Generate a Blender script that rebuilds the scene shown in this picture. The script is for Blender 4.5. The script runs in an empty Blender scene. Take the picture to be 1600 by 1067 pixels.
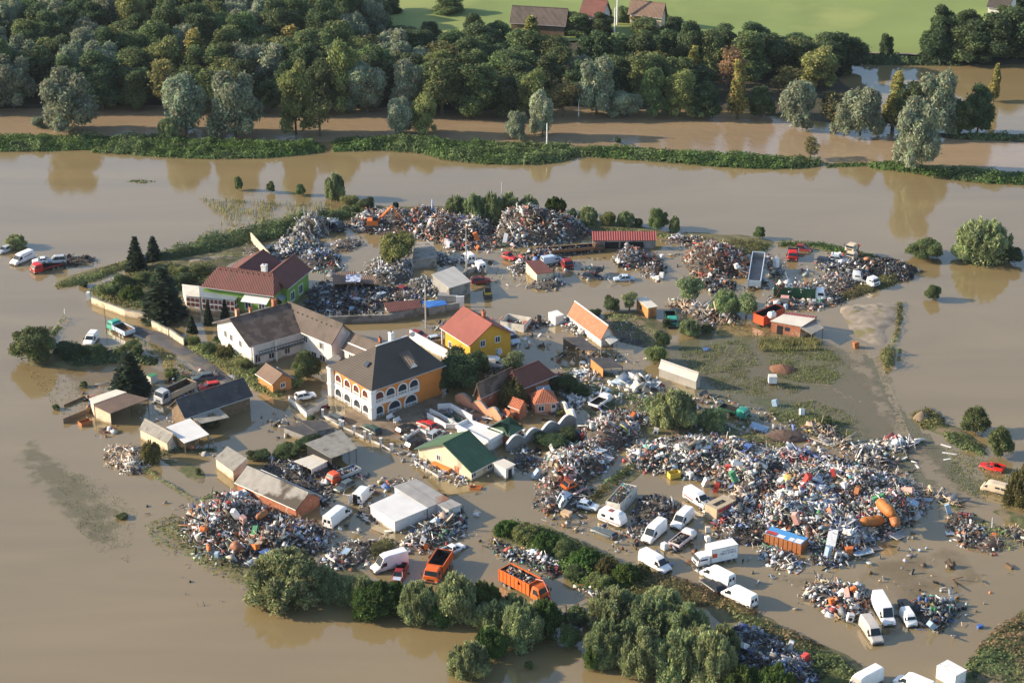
import bpy, math, random
import numpy as np
from math import sin, cos, pi, radians, atan2, hypot
from mathutils import Vector, Matrix

# ---------------------------------------------------------------- camera, sky, sun, exposure
CAM_H = 166.0
PITCH = radians(24.6)          # below the horizon
FPX = 3200.0                   # focal length in pixels of the 1600 px wide photograph
SC = bpy.context.scene
C = SC.collection
cd = bpy.data.cameras.new('camera'); cam = bpy.data.objects.new('camera', cd); C.objects.link(cam)
cam.location = (0, 0, CAM_H); cam.rotation_euler = (pi/2 - PITCH, 0, 0)
cd.sensor_width = 36; cd.lens = 36*FPX/1600; cd.clip_start = 1; cd.clip_end = 6000
SC.camera = cam

SUN_EL = radians(21); SUN_DIR = Vector((-1.0, 0.07, 0)).normalized()      # where the sun stands (horizontal)
W = bpy.data.worlds.new('World'); SC.world = W; W.use_nodes = True
nt = W.node_tree; bg = nt.nodes['Background']
sky = nt.nodes.new('ShaderNodeTexSky'); sky.sky_type = 'NISHITA'; sky.sun_disc = False
sky.sun_elevation = SUN_EL; sky.sun_rotation = atan2(SUN_DIR.x, SUN_DIR.y)
sky.air_density = 1.0; sky.dust_density = 1.0; sky.altitude = 300
nt.links.new(sky.outputs[0], bg.inputs[0]); bg.inputs[1].default_value = 0.14
sl = bpy.data.lights.new('sun', 'SUN'); so = bpy.data.objects.new('sun', sl); C.objects.link(so)
sl.energy = 5.0; sl.angle = radians(0.6); sl.color = (1.0, 0.82, 0.60)
_d = -(SUN_DIR*cos(SUN_EL) + Vector((0, 0, sin(SUN_EL))))
so.rotation_euler = _d.to_track_quat('-Z', 'Y').to_euler()
SC.view_settings.view_transform = 'Standard'; SC.view_settings.look = 'None'
SC.view_settings.exposure = 0.86; SC.view_settings.gamma = 1.0
SC.render.engine = 'CYCLES'
SC.cycles.max_bounces = 5; SC.cycles.diffuse_bounces = 2; SC.cycles.glossy_bounces = 2
SC.cycles.transparent_max_bounces = 6; SC.cycles.transmission_bounces = 2

# ---------------------------------------------------------------- photograph pixel -> point on the plane z = h
def gp(px, py, h=0.0):
    dx = (px-800)/FPX; dy = (533.5-py)/FPX
    y = cos(PITCH) + dy*sin(PITCH); z = -sin(PITCH) + dy*cos(PITCH)
    t = (h-CAM_H)/z
    return Vector((dx*t, y*t, h))
def pxm(y):                     # pixels per metre (horizontal) at row y on the ground
    return FPX*(( y-533.5)/FPX*cos(PITCH)+sin(PITCH))/CAM_H
def heading(px, py, vec, h=0.8):
    a = gp(px-vec[0]*.2, py-vec[1]*.2, h); b = gp(px+vec[0]*.2, py+vec[1]*.2, h)
    return atan2(b.y-a.y, b.x-a.x)

# ---------------------------------------------------------------- materials
_mc = {}
def srgb(h):
    if isinstance(h, str):
        h = [int(h[i:i+2], 16)/255 for i in (0, 2, 4)]
        return tuple((c/12.92 if c <= .04045 else ((c+.055)/1.055)**2.4) for c in h)
    return tuple(h)
def mat(name, col=(.5, .5, .5), rough=.7, var=.25, scale=1.5, metal=0.0, bump=0.0, spec=.5, attr=False, pattern=None,
        pscale=3.0, stain=None, stain_s=.25, stain_t=.5, obj_var=0.0, trans=0.0, coords='Object', pdir='X', tide=0.0):
    if name in _mc: return _mc[name]
    col = srgb(col)
    m = bpy.data.materials.new(name); m.use_nodes = True; n = m.node_tree; L = n.links
    b = n.nodes['Principled BSDF']; b.inputs['Roughness'].default_value = rough; b.inputs['Metallic'].default_value = metal
    b.inputs['Specular IOR Level'].default_value = spec
    tc = n.nodes.new('ShaderNodeTexCoord'); out = tc.outputs[coords]
    if attr:
        a = n.nodes.new('ShaderNodeVertexColor'); a.layer_name = 'Col'; base = a.outputs['Color']
        if col != (1, 1, 1):
            mm = n.nodes.new('ShaderNodeMix'); mm.data_type = 'RGBA'; mm.blend_type = 'MULTIPLY'; mm.inputs[0].default_value = 1
            L.new(base, mm.inputs[6]); mm.inputs[7].default_value = (*col, 1); base = mm.outputs[2]
    else:
        r = n.nodes.new('ShaderNodeRGB'); r.outputs[0].default_value = (*col, 1); base = r.outputs[0]
    if var > 0:
        nz = n.nodes.new('ShaderNodeTexNoise'); nz.inputs['Scale'].default_value = scale; nz.inputs['Detail'].default_value = 5
        L.new(out, nz.inputs['Vector'])
        mr = n.nodes.new('ShaderNodeMapRange'); mr.inputs[1].default_value = .3; mr.inputs[2].default_value = .7
        mr.inputs[3].default_value = 1-var; mr.inputs[4].default_value = 1+var
        L.new(nz.outputs[0], mr.inputs[0])
        mx = n.nodes.new('ShaderNodeVectorMath'); mx.operation = 'SCALE'
        L.new(base, mx.inputs[0]); L.new(mr.outputs[0], mx.inputs['Scale']); base = mx.outputs[0]
    if stain is not None:
        nz = n.nodes.new('ShaderNodeTexNoise'); nz.inputs['Scale'].default_value = stain_s; nz.inputs['Detail'].default_value = 6
        L.new(out, nz.inputs['Vector'])
        mr = n.nodes.new('ShaderNodeMapRange'); mr.inputs[1].default_value = stain_t; mr.inputs[2].default_value = stain_t+.06
        L.new(nz.outputs[0], mr.inputs[0])
        mm = n.nodes.new('ShaderNodeMix'); mm.data_type = 'RGBA'; L.new(mr.outputs[0], mm.inputs[0])
        L.new(base, mm.inputs[6]); mm.inputs[7].default_value = (*srgb(stain), 1); base = mm.outputs[2]
    if obj_var > 0:
        oi = n.nodes.new('ShaderNodeObjectInfo'); hs = n.nodes.new('ShaderNodeHueSaturation')
        mr = n.nodes.new('ShaderNodeMapRange'); mr.inputs[3].default_value = 1-obj_var; mr.inputs[4].default_value = 1+obj_var
        L.new(oi.outputs['Random'], mr.inputs[0]); L.new(mr.outputs[0], hs.inputs['Value'])
        mr2 = n.nodes.new('ShaderNodeMapRange'); mr2.inputs[3].default_value = .475; mr2.inputs[4].default_value = .52
        mu = n.nodes.new('ShaderNodeMath'); mu.operation = 'FRACT'; mu2 = n.nodes.new('ShaderNodeMath'); mu2.operation = 'MULTIPLY'
        mu2.inputs[1].default_value = 7.3; L.new(oi.outputs['Random'], mu2.inputs[0]); L.new(mu2.outputs[0], mu.inputs[0])
        L.new(mu.outputs[0], mr2.inputs[0]); L.new(mr2.outputs[0], hs.inputs['Hue'])
        L.new(base, hs.inputs['Color']); base = hs.outputs[0]
    hgt = None
    if pattern:
        sep = n.nodes.new('ShaderNodeSeparateXYZ'); L.new(out, sep.inputs[0])
        wv = n.nodes.new('ShaderNodeMath'); wv.operation = 'MULTIPLY'; wv.inputs[1].default_value = pscale
        L.new(sep.outputs[pdir], wv.inputs[0])
        if pattern == 'wave':
            s = n.nodes.new('ShaderNodeMath'); s.operation = 'SINE'; L.new(wv.outputs[0], s.inputs[0]); hgt = s.outputs[0]
        else:
            s = n.nodes.new('ShaderNodeMath'); s.operation = 'FRACT'; L.new(wv.outputs[0], s.inputs[0]); hgt = s.outputs[0]
            mr = n.nodes.new('ShaderNodeMapRange'); mr.inputs[1].default_value = 0; mr.inputs[2].default_value = .12
            mr.inputs[3].default_value = .72; mr.inputs[4].default_value = 1
            L.new(hgt, mr.inputs[0]); mx = n.nodes.new('ShaderNodeVectorMath'); mx.operation = 'SCALE'
            L.new(base, mx.inputs[0]); L.new(mr.outputs[0], mx.inputs['Scale']); base = mx.outputs[0]
    if tide:        # dried mud left by the flood just above the water
        ge = n.nodes.new('ShaderNodeNewGeometry'); sp = n.nodes.new('ShaderNodeSeparateXYZ'); L.new(ge.outputs['Position'], sp.inputs[0])
        nz = n.nodes.new('ShaderNodeTexNoise'); nz.inputs['Scale'].default_value = 1.1; L.new(ge.outputs['Position'], nz.inputs['Vector'])
        ad = n.nodes.new('ShaderNodeMath'); ad.operation = 'ADD'; L.new(sp.outputs['Z'], ad.inputs[0]); L.new(nz.outputs[0], ad.inputs[1])
        mr = n.nodes.new('ShaderNodeMapRange'); mr.inputs[1].default_value = .72; mr.inputs[2].default_value = .98; mr.inputs[3].default_value = tide; mr.inputs[4].default_value = 0
        L.new(ad.outputs[0], mr.inputs[0]); mm = n.nodes.new('ShaderNodeMix'); mm.data_type = 'RGBA'; L.new(mr.outputs[0], mm.inputs[0])
        L.new(base, mm.inputs[6]); mm.inputs[7].default_value = (.20, .15, .085, 1); base = mm.outputs[2]
    L.new(base, b.inputs['Base Color'])
    if bump > 0:
        bp = n.nodes.new('ShaderNodeBump'); bp.inputs['Strength'].default_value = 1; bp.inputs['Distance'].default_value = bump
        if hgt is None:
            nz = n.nodes.new('ShaderNodeTexNoise'); nz.inputs['Scale'].default_value = scale*6; L.new(out, nz.inputs['Vector']); hgt = nz.outputs[0]
        L.new(hgt, bp.inputs['Height']); L.new(bp.outputs[0], b.inputs['Normal'])
    if trans > 0:
        tr = n.nodes.new('ShaderNodeBsdfTranslucent'); ms = n.nodes.new('ShaderNodeMixShader'); ms.inputs[0].default_value = trans
        L.new(base, tr.inputs[0]); L.new(b.outputs[0], ms.inputs[1]); L.new(tr.outputs[0], ms.inputs[2])
        L.new(ms.outputs[0], n.nodes['Material Output'].inputs['Surface'])
    _mc[name] = m; return m

PAL = dict(white=(.74, .74, .72), offwhite=(.60, .58, .52), lgrey=(.42, .43, .43), grey=(.22, .23, .24), dgrey=(.09, .095, .10), black=(.025, .026, .028),
           brown=(.12, .075, .045), rust=(.22, .085, .03), red=(.45, .045, .035), blue=(.06, .13, .36), lblue=(.30, .42, .55), green=(.05, .22, .10),
           teal=(.05, .33, .28), orange=(.62, .16, .03), yellow=(.58, .42, .06), beige=(.45, .36, .24), timber=(.56, .40, .25), pink=(.60, .33, .28),
           steel=(.33, .35, .38), olive=(.13, .14, .06))

# ---------------------------------------------------------------- mesh builder
class MB:
    def __init__(s): s.v = []; s.f = []; s.m = []
    def poly(s, pts, m=0):
        k = len(s.v); s.v += [tuple(p) for p in pts]; s.f.append(list(range(k, k+len(pts)))); s.m.append(m); return s
    def hexa(s, p, m=0):        # 8 points: bottom ring then top ring
        k = len(s.v); s.v += [tuple(q) for q in p]
        for f in ((3, 2, 1, 0), (4, 5, 6, 7), (0, 1, 5, 4), (1, 2, 6, 5), (2, 3, 7, 6), (3, 0, 4, 7)):
            s.f.append([k+i for i in f]); s.m.append(m)
        return s
    def box(s, x0, x1, y0, y1, z0, z1, m=0):
        return s.hexa([(x0, y0, z0), (x1, y0, z0), (x1, y1, z0), (x0, y1, z0), (x0, y0, z1), (x1, y0, z1), (x1, y1, z1), (x0, y1, z1)], m)
    def slab(s, pts, t, m=0):   # polygon thickened along its normal, downwards
        P = [Vector(p) for p in pts]; nrm = Vector((0, 0, 0))
        for i in range(len(P)):
            a, b = P[i], P[(i+1) % len(P)]; nrm += a.cross(b)
        nrm.normalize()
        if nrm.z < 0: nrm = -nrm; P = P[::-1]
        k = len(s.v); n = len(P); s.v += [tuple(p) for p in P] + [tuple(p-nrm*t) for p in P]
        s.f.append(list(range(k, k+n))); s.m.append(m); s.f.append([k+n+i for i in range(n)][::-1]); s.m.append(m)
        for i in range(n):
            j = (i+1) % n; s.f.append([k+j, k+i, k+n+i, k+n+j]); s.m.append(m)
        return s
    def bar(s, a, b, r, m=0, n=6, r2=None, caps=True):
        a = Vector(a); b = Vector(b); d = (b-a)
        if d.length < 1e-6: return s
        q = d.to_track_quat('Z', 'Y'); r2 = r if r2 is None else r2; k = len(s.v)
        for (c, rr) in ((a, r), (b, r2)):
            for i in range(n):
                t = 2*pi*i/n; s.v.append(tuple(c + q @ Vector((rr*cos(t), rr*sin(t), 0))))
        for i in range(n):
            j = (i+1) % n; s.f.append([k+i, k+j, k+n+j, k+n+i]); s.m.append(m)
        if caps:
            s.f.append([k+i for i in range(n)][::-1]); s.m.append(m); s.f.append([k+n+i for i in range(n)]); s.m.append(m)
        return s
    def loft(s, rings, m=0, cap=True):
        k = len(s.v); n = len(rings[0])
        for r in rings: s.v += [tuple(p) for p in r]
        for a in range(len(rings)-1):
            for i in range(n):
                j = (i+1) % n; s.f.append([k+a*n+i, k+a*n+j, k+(a+1)*n+j, k+(a+1)*n+i]); s.m.append(m)
        if cap:
            s.f.append([k+i for i in range(n)][::-1]); s.m.append(m); s.f.append([k+(len(rings)-1)*n+i for i in range(n)]); s.m.append(m)
        return s
    def build(s, name, mats, parent=None, smooth=None, props=None):
        me = bpy.data.meshes.new(name); me.from_pydata(s.v, [], s.f)
        if not isinstance(mats, (list, tuple)): mats = [mats]
        for q in mats: me.materials.append(q)
        me.polygons.foreach_set('material_index', s.m)
        import bmesh
        bm = bmesh.new(); bm.from_mesh(me); bmesh.ops.recalc_face_normals(bm, faces=bm.faces); bm.to_mesh(me); bm.free()
        if smooth is not None:
            me.polygons.foreach_set('use_smooth', [True]*len(me.polygons)); me.set_sharp_from_angle(angle=radians(smooth))
        me.update()
        o = bpy.data.objects.new(name, me); C.objects.link(o)
        if parent is not None: o.parent = parent
        if props: 
            for k_, v_ in props.items(): o[k_] = v_
        return o

def tag(o, label=None, cat=None, group=None, kind=None):
    if label: o['label'] = label
    if cat: o['category'] = cat
    if group: o['group'] = group
    if kind: o['kind'] = kind
    return o
def empty(name, loc, rz=0.0, label=None, cat=None, group=None):
    o = bpy.data.objects.new(name, None); C.objects.link(o); o.empty_display_size = .5
    o.location = loc; o.rotation_euler = (0, 0, rz); return tag(o, label, cat, group)
def copy_tree(o, parent=None):
    c = o.copy(); C.objects.link(c)
    if parent is not None: c.parent = parent
    for ch in list(o.children): copy_tree(ch, c)
    return c

# raw numpy mesh: verts (N,3), quads (M,4), per-face colour (M,3)
def np_mesh(name, V, F, mats, col=None, midx=None, parent=None, smooth=False):
    me = bpy.data.meshes.new(name); V = np.asarray(V, np.float32); F = np.asarray(F, np.int32)
    k = F.shape[1]; me.vertices.add(len(V)); me.vertices.foreach_set('co', V.ravel())
    me.loops.add(F.size); me.loops.foreach_set('vertex_index', F.ravel())
    me.polygons.add(len(F)); me.polygons.foreach_set('loop_start', np.arange(0, F.size, k, dtype=np.int32))
    if not isinstance(mats, (list, tuple)): mats = [mats]
    for q in mats: me.materials.append(q)
    if midx is not None: me.polygons.foreach_set('material_index', np.asarray(midx, np.int32))
    if smooth: me.polygons.foreach_set('use_smooth', np.ones(len(F), bool))
    me.update(calc_edges=True)
    if col is not None:
        ca = me.color_attributes.new('Col', 'FLOAT_COLOR', 'CORNER')
        cc = np.ones((len(F), k, 4), np.float32); cc[:, :, :3] = np.asarray(col, np.float32)[:, None, :]
        ca.data.foreach_set('color', cc.ravel())
    me.validate()
    o = bpy.data.objects.new(name, me); C.objects.link(o)
    if parent is not None: o.parent = parent
    return o

# value noise on numpy arrays
def vnoise(x, y, seed=0):
    def h(i, j): 
        a = (i.astype(np.int64)*374761393 + j.astype(np.int64)*668265263 + seed*974711) & 0x7fffffff
        a = ((a ^ (a >> 13))*1274126177) & 0x7fffffff
        return ((a ^ (a >> 16)) & 0xffff)/65535.0
    i = np.floor(x); j = np.floor(y); fx = x-i; fy = y-j; fx = fx*fx*(3-2*fx); fy = fy*fy*(3-2*fy)
    return (h(i, j)*(1-fx)+h(i+1, j)*fx)*(1-fy) + (h(i, j+1)*(1-fx)+h(i+1, j+1)*fx)*fy
def fbm(x, y, seed=0, o=4):
    s = 0; a = .5
    for k in range(o): s = s+a*vnoise(x*2**k, y*2**k, seed+k*17); a *= .5
    return s/.9375
def inpoly(P, x, y):
    r = np.zeros(x.shape, bool); n = len(P)
    for i in range(n):
        x0, y0 = P[i]; x1, y1 = P[(i+1) % n]
        c = ((y0 > y) != (y1 > y)); 
        with np.errstate(divide='ignore', invalid='ignore'):
            r ^= c & (x < (x1-x0)*(y-y0)/((y1-y0) if y1 != y0 else 1e-9)+x0)
    return r
def edist(P, x, y):
    d = np.full(x.shape, 1e9); n = len(P)
    for i in range(n):
        x0, y0 = P[i]; x1, y1 = P[(i+1) % n]; dx = x1-x0; dy = y1-y0; l = dx*dx+dy*dy+1e-9
        t = np.clip(((x-x0)*dx+(y-y0)*dy)/l, 0, 1); d = np.minimum(d, np.hypot(x-x0-t*dx, y-y0-t*dy))
    return d
def gpoly(pp): return [tuple(gp(a, b)[:2]) for a, b in pp]
# ---------------------------------------------------------------- flood water and land
def water_mat(name, col, rough, b1, s1, b2, s2, col2=None, spec=.75, stretch=(1, 1, 1)):
    m = bpy.data.materials.new(name); m.use_nodes = True; n = m.node_tree; L = n.links; b = n.nodes['Principled BSDF']
    b.inputs['Roughness'].default_value = rough; b.inputs['IOR'].default_value = 1.6; b.inputs['Specular IOR Level'].default_value = spec
    tc = n.nodes.new('ShaderNodeTexCoord'); mp = n.nodes.new('ShaderNodeMapping'); mp.inputs['Scale'].default_value = stretch
    L.new(tc.outputs['Object'], mp.inputs[0])
    nz = n.nodes.new('ShaderNodeTexNoise'); nz.inputs['Scale'].default_value = .02; nz.inputs['Detail'].default_value = 4; L.new(mp.outputs[0], nz.inputs['Vector'])
    mx = n.nodes.new('ShaderNodeMix'); mx.data_type = 'RGBA'; L.new(nz.outputs[0], mx.inputs[0])
    mx.inputs[6].default_value = (*srgb(col), 1); mx.inputs[7].default_value = (*srgb(col2 or col), 1); L.new(mx.outputs[2], b.inputs['Base Color'])
    m2 = n.nodes.new('ShaderNodeMapping'); m2.inputs['Scale'].default_value = (.012, .05, 1); m2.inputs['Rotation'].default_value = (0, 0, .5); L.new(tc.outputs['Object'], m2.inputs[0])
    n2 = n.nodes.new('ShaderNodeTexNoise'); n2.inputs['Detail'].default_value = 6; n2.inputs['Distortion'].default_value = 1.5; n2.inputs['Scale'].default_value = 1; L.new(m2.outputs[0], n2.inputs['Vector'])
    r2 = n.nodes.new('ShaderNodeMapRange'); r2.inputs[1].default_value = .3; r2.inputs[2].default_value = .7; r2.inputs[3].default_value = .90; r2.inputs[4].default_value = 1.10; L.new(n2.outputs[0], r2.inputs[0])
    v2 = n.nodes.new('ShaderNodeVectorMath'); v2.operation = 'SCALE'; L.new(mx.outputs[2], v2.inputs[0]); L.new(r2.outputs[0], v2.inputs['Scale']); L.new(v2.outputs[0], b.inputs['Base Color'])
    a = n.nodes.new('ShaderNodeTexNoise'); a.inputs['Scale'].default_value = s1; a.inputs['Detail'].default_value = 3; L.new(mp.outputs[0], a.inputs['Vector'])
    c = n.nodes.new('ShaderNodeTexNoise'); c.inputs['Scale'].default_value = s2; c.inputs['Detail'].default_value = 2; L.new(mp.outputs[0], c.inputs['Vector'])
    p1 = n.nodes.new('ShaderNodeBump'); p1.inputs['Distance'].default_value = b1; L.new(a.outputs[0], p1.inputs['Height'])
    p2 = n.nodes.new('ShaderNodeBump'); p2.inputs['Distance'].default_value = b2; L.new(c.outputs[0], p2.inputs['Height']); L.new(p1.outputs[0], p2.inputs['Normal'])
    L.new(p2.outputs[0], b.inputs['Normal']); return m
M_water = water_mat('muddy_water', (.222, .167, .081), .05, .012, 1.2, .02, .15, (.240, .182, .090))
M_river = water_mat('rippled_water', (.29, .215, .130), .12, .06, .9, .09, .35, (.32, .235, .145), stretch=(.8, 1.3, 1))
def sheet(name, pts, z, m):
    o = MB().poly([(x, y, z) for x, y in pts]).build(name, m); o['kind'] = 'structure'; return o
sheet('flood_water', [(-900, 120), (900, 120), (900, 1500), (-900, 1500)], 0.0, M_water)
river = gpoly([(-500, 212), (0, 215), (500, 222), (900, 228), (1290, 252), (1420, 258), (1620, 270), (2100, 290), (2100, 235), (1620, 222), (1500, 216), (1380, 212), (1280, 205),
               (1200, 182), (1050, 172), (900, 165), (700, 165), (500, 160), (0, 160), (-500, 150)])
sheet('river', river, 0.012, M_river)

# earth: grid terrain inside a polygon, rising from below the water at the edge
def land(name, pp, h, mats, step=1.0, edge=4.0, rough=.5, seed=1, mat_fn=None, world=False, dip=.25, noise_s=.12):
    P = pp if world else gpoly(pp); xs = [p[0] for p in P]; ys = [p[1] for p in P]
    nx = int((max(xs)-min(xs))/step)+2; ny = int((max(ys)-min(ys))/step)+2
    X, Y = np.meshgrid(min(xs)+np.arange(nx)*step, min(ys)+np.arange(ny)*step, indexing='ij')
    ins = inpoly(P, X, Y); d = edist(P, X, Y); d = np.where(ins, d, -d)
    nz = fbm(X*noise_s, Y*noise_s, seed); nf = fbm(X*.5, Y*.5, seed+5)
    Z = -dip + (h+dip)*np.clip(d/edge+.35*(nz-.5)*2, -1, 1) + rough*(nz-.5)*h*1.2 + .25*h*(nf-.5)
    Z = np.where(d < -edge*.6, -1.0, Z)
    keep = (Z[:-1, :-1] > -.15) | (Z[1:, :-1] > -.15) | (Z[:-1, 1:] > -.15) | (Z[1:, 1:] > -.15)
    idx = np.arange(nx*ny).reshape(nx, ny); I, J = np.nonzero(keep)
    F = np.stack([idx[I, J], idx[I+1, J], idx[I+1, J+1], idx[I, J+1]], 1)
    V = np.stack([X.ravel(), Y.ravel(), Z.ravel()], 1)
    used, inv = np.unique(F, return_inverse=True); V = V[used]; F = inv.reshape(F.shape)
    o = np_mesh(name, V, F, mats, smooth=True); o['kind'] = 'structure'; return o
M_forest = mat('forest_floor', (.045, .04, .022), .95, .4, .3)
M_field = mat('field_grass', (.175, .235, .062), .95, .14, .03, stain=(.25, .29, .085), stain_s=.012, stain_t=.50)
M_soil = mat('bare_soil', (.20, .15, .10), .95, .3, .4, bump=.05)
M_gravel = mat('pale_gravel', (.255, .215, .165), .95, .3, .6, bump=.05, stain=(.18, .16, .07), stain_s=.2, stain_t=.55)
M_grassy = mat('wet_grass', (.085, .095, .035), .95, .5, .9, bump=.08, stain=(.17, .135, .08), stain_s=.3, stain_t=.48)
M_mudweed = mat('muddy_weeds', (.12, .11, .05), .9, .4, .4, bump=.06)
M_asphalt = mat('asphalt', (.075, .075, .08), .85, .2, .5, stain=(.13, .11, .08), stain_s=.3, stain_t=.55)
M_turned = mat('tilled_soil', (.16, .12, .10), .95, .2, .3)

# far bank: forest floor, meadows behind it
far = [(-500, 152), (0, 172), (300, 172), (500, 174), (700, 176), (900, 178), (1050, 178), (1180, 178), (1290, 200), (1390, 206), (1400, 190), (1340, 160),
       (1330, 112), (1338, 100), (1480, 103), (1620, 106), (2200, 110), (2200, -200), (-700, -200)]
land('far_bank', far, .5, M_forest, step=4, edge=8, seed=3)
fieldp = gpoly([(560, -40), (590, 30), (640, 62), (760, 72), (880, 70), (960, 66), (1060, 66), (1200, 80), (1340, 88), (1500, 94), (1700, 96), (2300, 100), (2300, -260), (300, -260)])
o = MB().poly([(x, y, .95) for x, y in fieldp]).build('meadow', M_field); o['kind'] = 'structure'
rp = [(770, 4), (835, 0), (845, -30), (760, -30)]
for i in range(7):
    a = i/7; b = a+.06
    lerp = lambda p, q, t: (p[0]+(q[0]-p[0])*t, p[1]+(q[1]-p[1])*t)
    q = [lerp(rp[0], rp[1], a), lerp(rp[0], rp[1], b), lerp(rp[3], rp[2], b), lerp(rp[3], rp[2], a)]
    sheet('tilled_strip', gpoly(q), 1.0, M_turned)
sheet('field_path', gpoly([(1340, 86), (1480, 91), (1480, 93), (1340, 88)]), 1.0, M_gravel)
# the long right bank across the far lake
land('lake_bank', [(1400, 205), (1500, 208), (1620, 210), (1800, 214), (1800, 226), (1620, 226), (1500, 220), (1400, 212)], .5, M_forest, step=1.5, edge=3)

# emergent ground on the near side
LANDS = [
 ('garden_ground', [(128, 448), (200, 425), (250, 395), (330, 372), (400, 350), (470, 332), (560, 322), (600, 330), (470, 352), (420, 385), (360, 420), (300, 445), (310, 500), (250, 505), (150, 470)], .5, 'M_mudweed', 4),
 ('left_spit', [(80, 436), (140, 420), (200, 404), (215, 412), (150, 432), (100, 446)], .5, 'M_mudweed', 2.5),
 ('road', [(205, 505), (262, 520), (330, 560), (385, 600), (368, 612), (300, 575), (245, 540), (200, 520)], .22, 'M_asphalt', 1.5),
 ('verge', [(262, 512), (330, 545), (420, 590), (440, 620), (395, 610), (330, 568), (262, 530)], .6, 'M_grassy', 2.5),
 ('sand_track', [(280, 408), (330, 402), (420, 392), (420, 400), (340, 412), (290, 418)], .75, 'M_gravel', 2),
 ('gravel_spit', [(1310, 492), (1330, 474), (1380, 468), (1412, 470), (1410, 500), (1402, 535), (1394, 552), (1350, 540), (1325, 515)], .42, 'M_gravel', 4),
 ('east_bank', [(1200, 376), (1290, 378), (1370, 396), (1420, 418), (1430, 434), (1380, 445), (1300, 470), (1200, 478), (1190, 468), (1290, 440), (1370, 420), (1300, 400), (1210, 388)], .35, 'M_mudweed', 4),
 ('north_bank', [(560, 318), (700, 318), (900, 335), (1060, 358), (1180, 366), (1240, 378), (1200, 392), (1060, 380), (900, 366), (700, 350), (560, 345)], .4, 'M_mudweed', 4),
 ('small_bank', [(1368, 545), (1392, 535), (1400, 560), (1392, 582), (1376, 580), (1370, 562)], .5, 'M_mudweed', 2),
 ('weedy_mound', [(1412, 636), (1450, 632), (1480, 655), (1530, 680), (1545, 706), (1490, 692), (1430, 672)], .4, 'M_grassy', 4),
 ('east_verge', [(1440, 760), (1500, 785), (1600, 830), (1660, 860), (1660, 820), (1560, 790), (1470, 768)], .35, 'M_grassy', 3),
 ('yard_ground', [(850, 560), (920, 560), (1020, 590), (1130, 650), (1260, 690), (1300, 730), (1100, 700), (960, 690), (880, 640), (850, 600)], .25, 'M_grassy', 5),
 ('central_verge', [(750, 820), (850, 815), (1000, 880), (1150, 930), (1330, 1020), (1400, 1090), (1250, 1100), (1080, 960), (960, 930), (850, 880), (770, 850)], .35, 'M_mudweed', 4),
 ('south_bank', [(215, 820), (300, 800), (400, 870), (560, 880), (620, 930), (480, 930), (380, 925), (290, 880)], .35, 'M_mudweed', 4),
 ('corner_bank', [(1500, 1040), (1540, 990), (1600, 945), (1700, 900), (1700, 1120), (1500, 1120)], .6, 'M_grassy', 4),
 ('hedge_ground', [(900, 790), (960, 760), (1030, 690), (1050, 700), (960, 785), (910, 810)], .4, 'M_mudweed', 2.5),
 ('cabin_ground', [(925, 500), (950, 478), (1000, 478), (1040, 500), (1060, 530), (1040, 560), (990, 540), (950, 520)], .4, 'M_grassy', 4),
 ('west_bank', [(15, 545), (60, 510), (102, 492), (108, 500), (70, 540), (150, 560), (200, 545), (200, 560), (120, 580), (40, 575)], .3, 'M_mudweed', 3),
 ('left_edge_bank', [(-60, 400), (40, 378), (50, 390), (-60, 420)], .4, 'M_mudweed', 3),
 ('plot_ground', [(215, 715), (240, 700), (330, 720), (345, 790), (300, 765)], .12, 'M_grassy', 3),
 ('courtyard', [(505, 648), (600, 610), (690, 610), (790, 650), (720, 690), (640, 700), (560, 690)], .12, 'M_soil', 3),
]
for nm, pp, h, mm, e in LANDS: land(nm, pp, h, globals()[mm], step=.9, edge=e, seed=hash(nm) % 97 if False else len(nm)*7+int(pp[0][0]) % 13)
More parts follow.
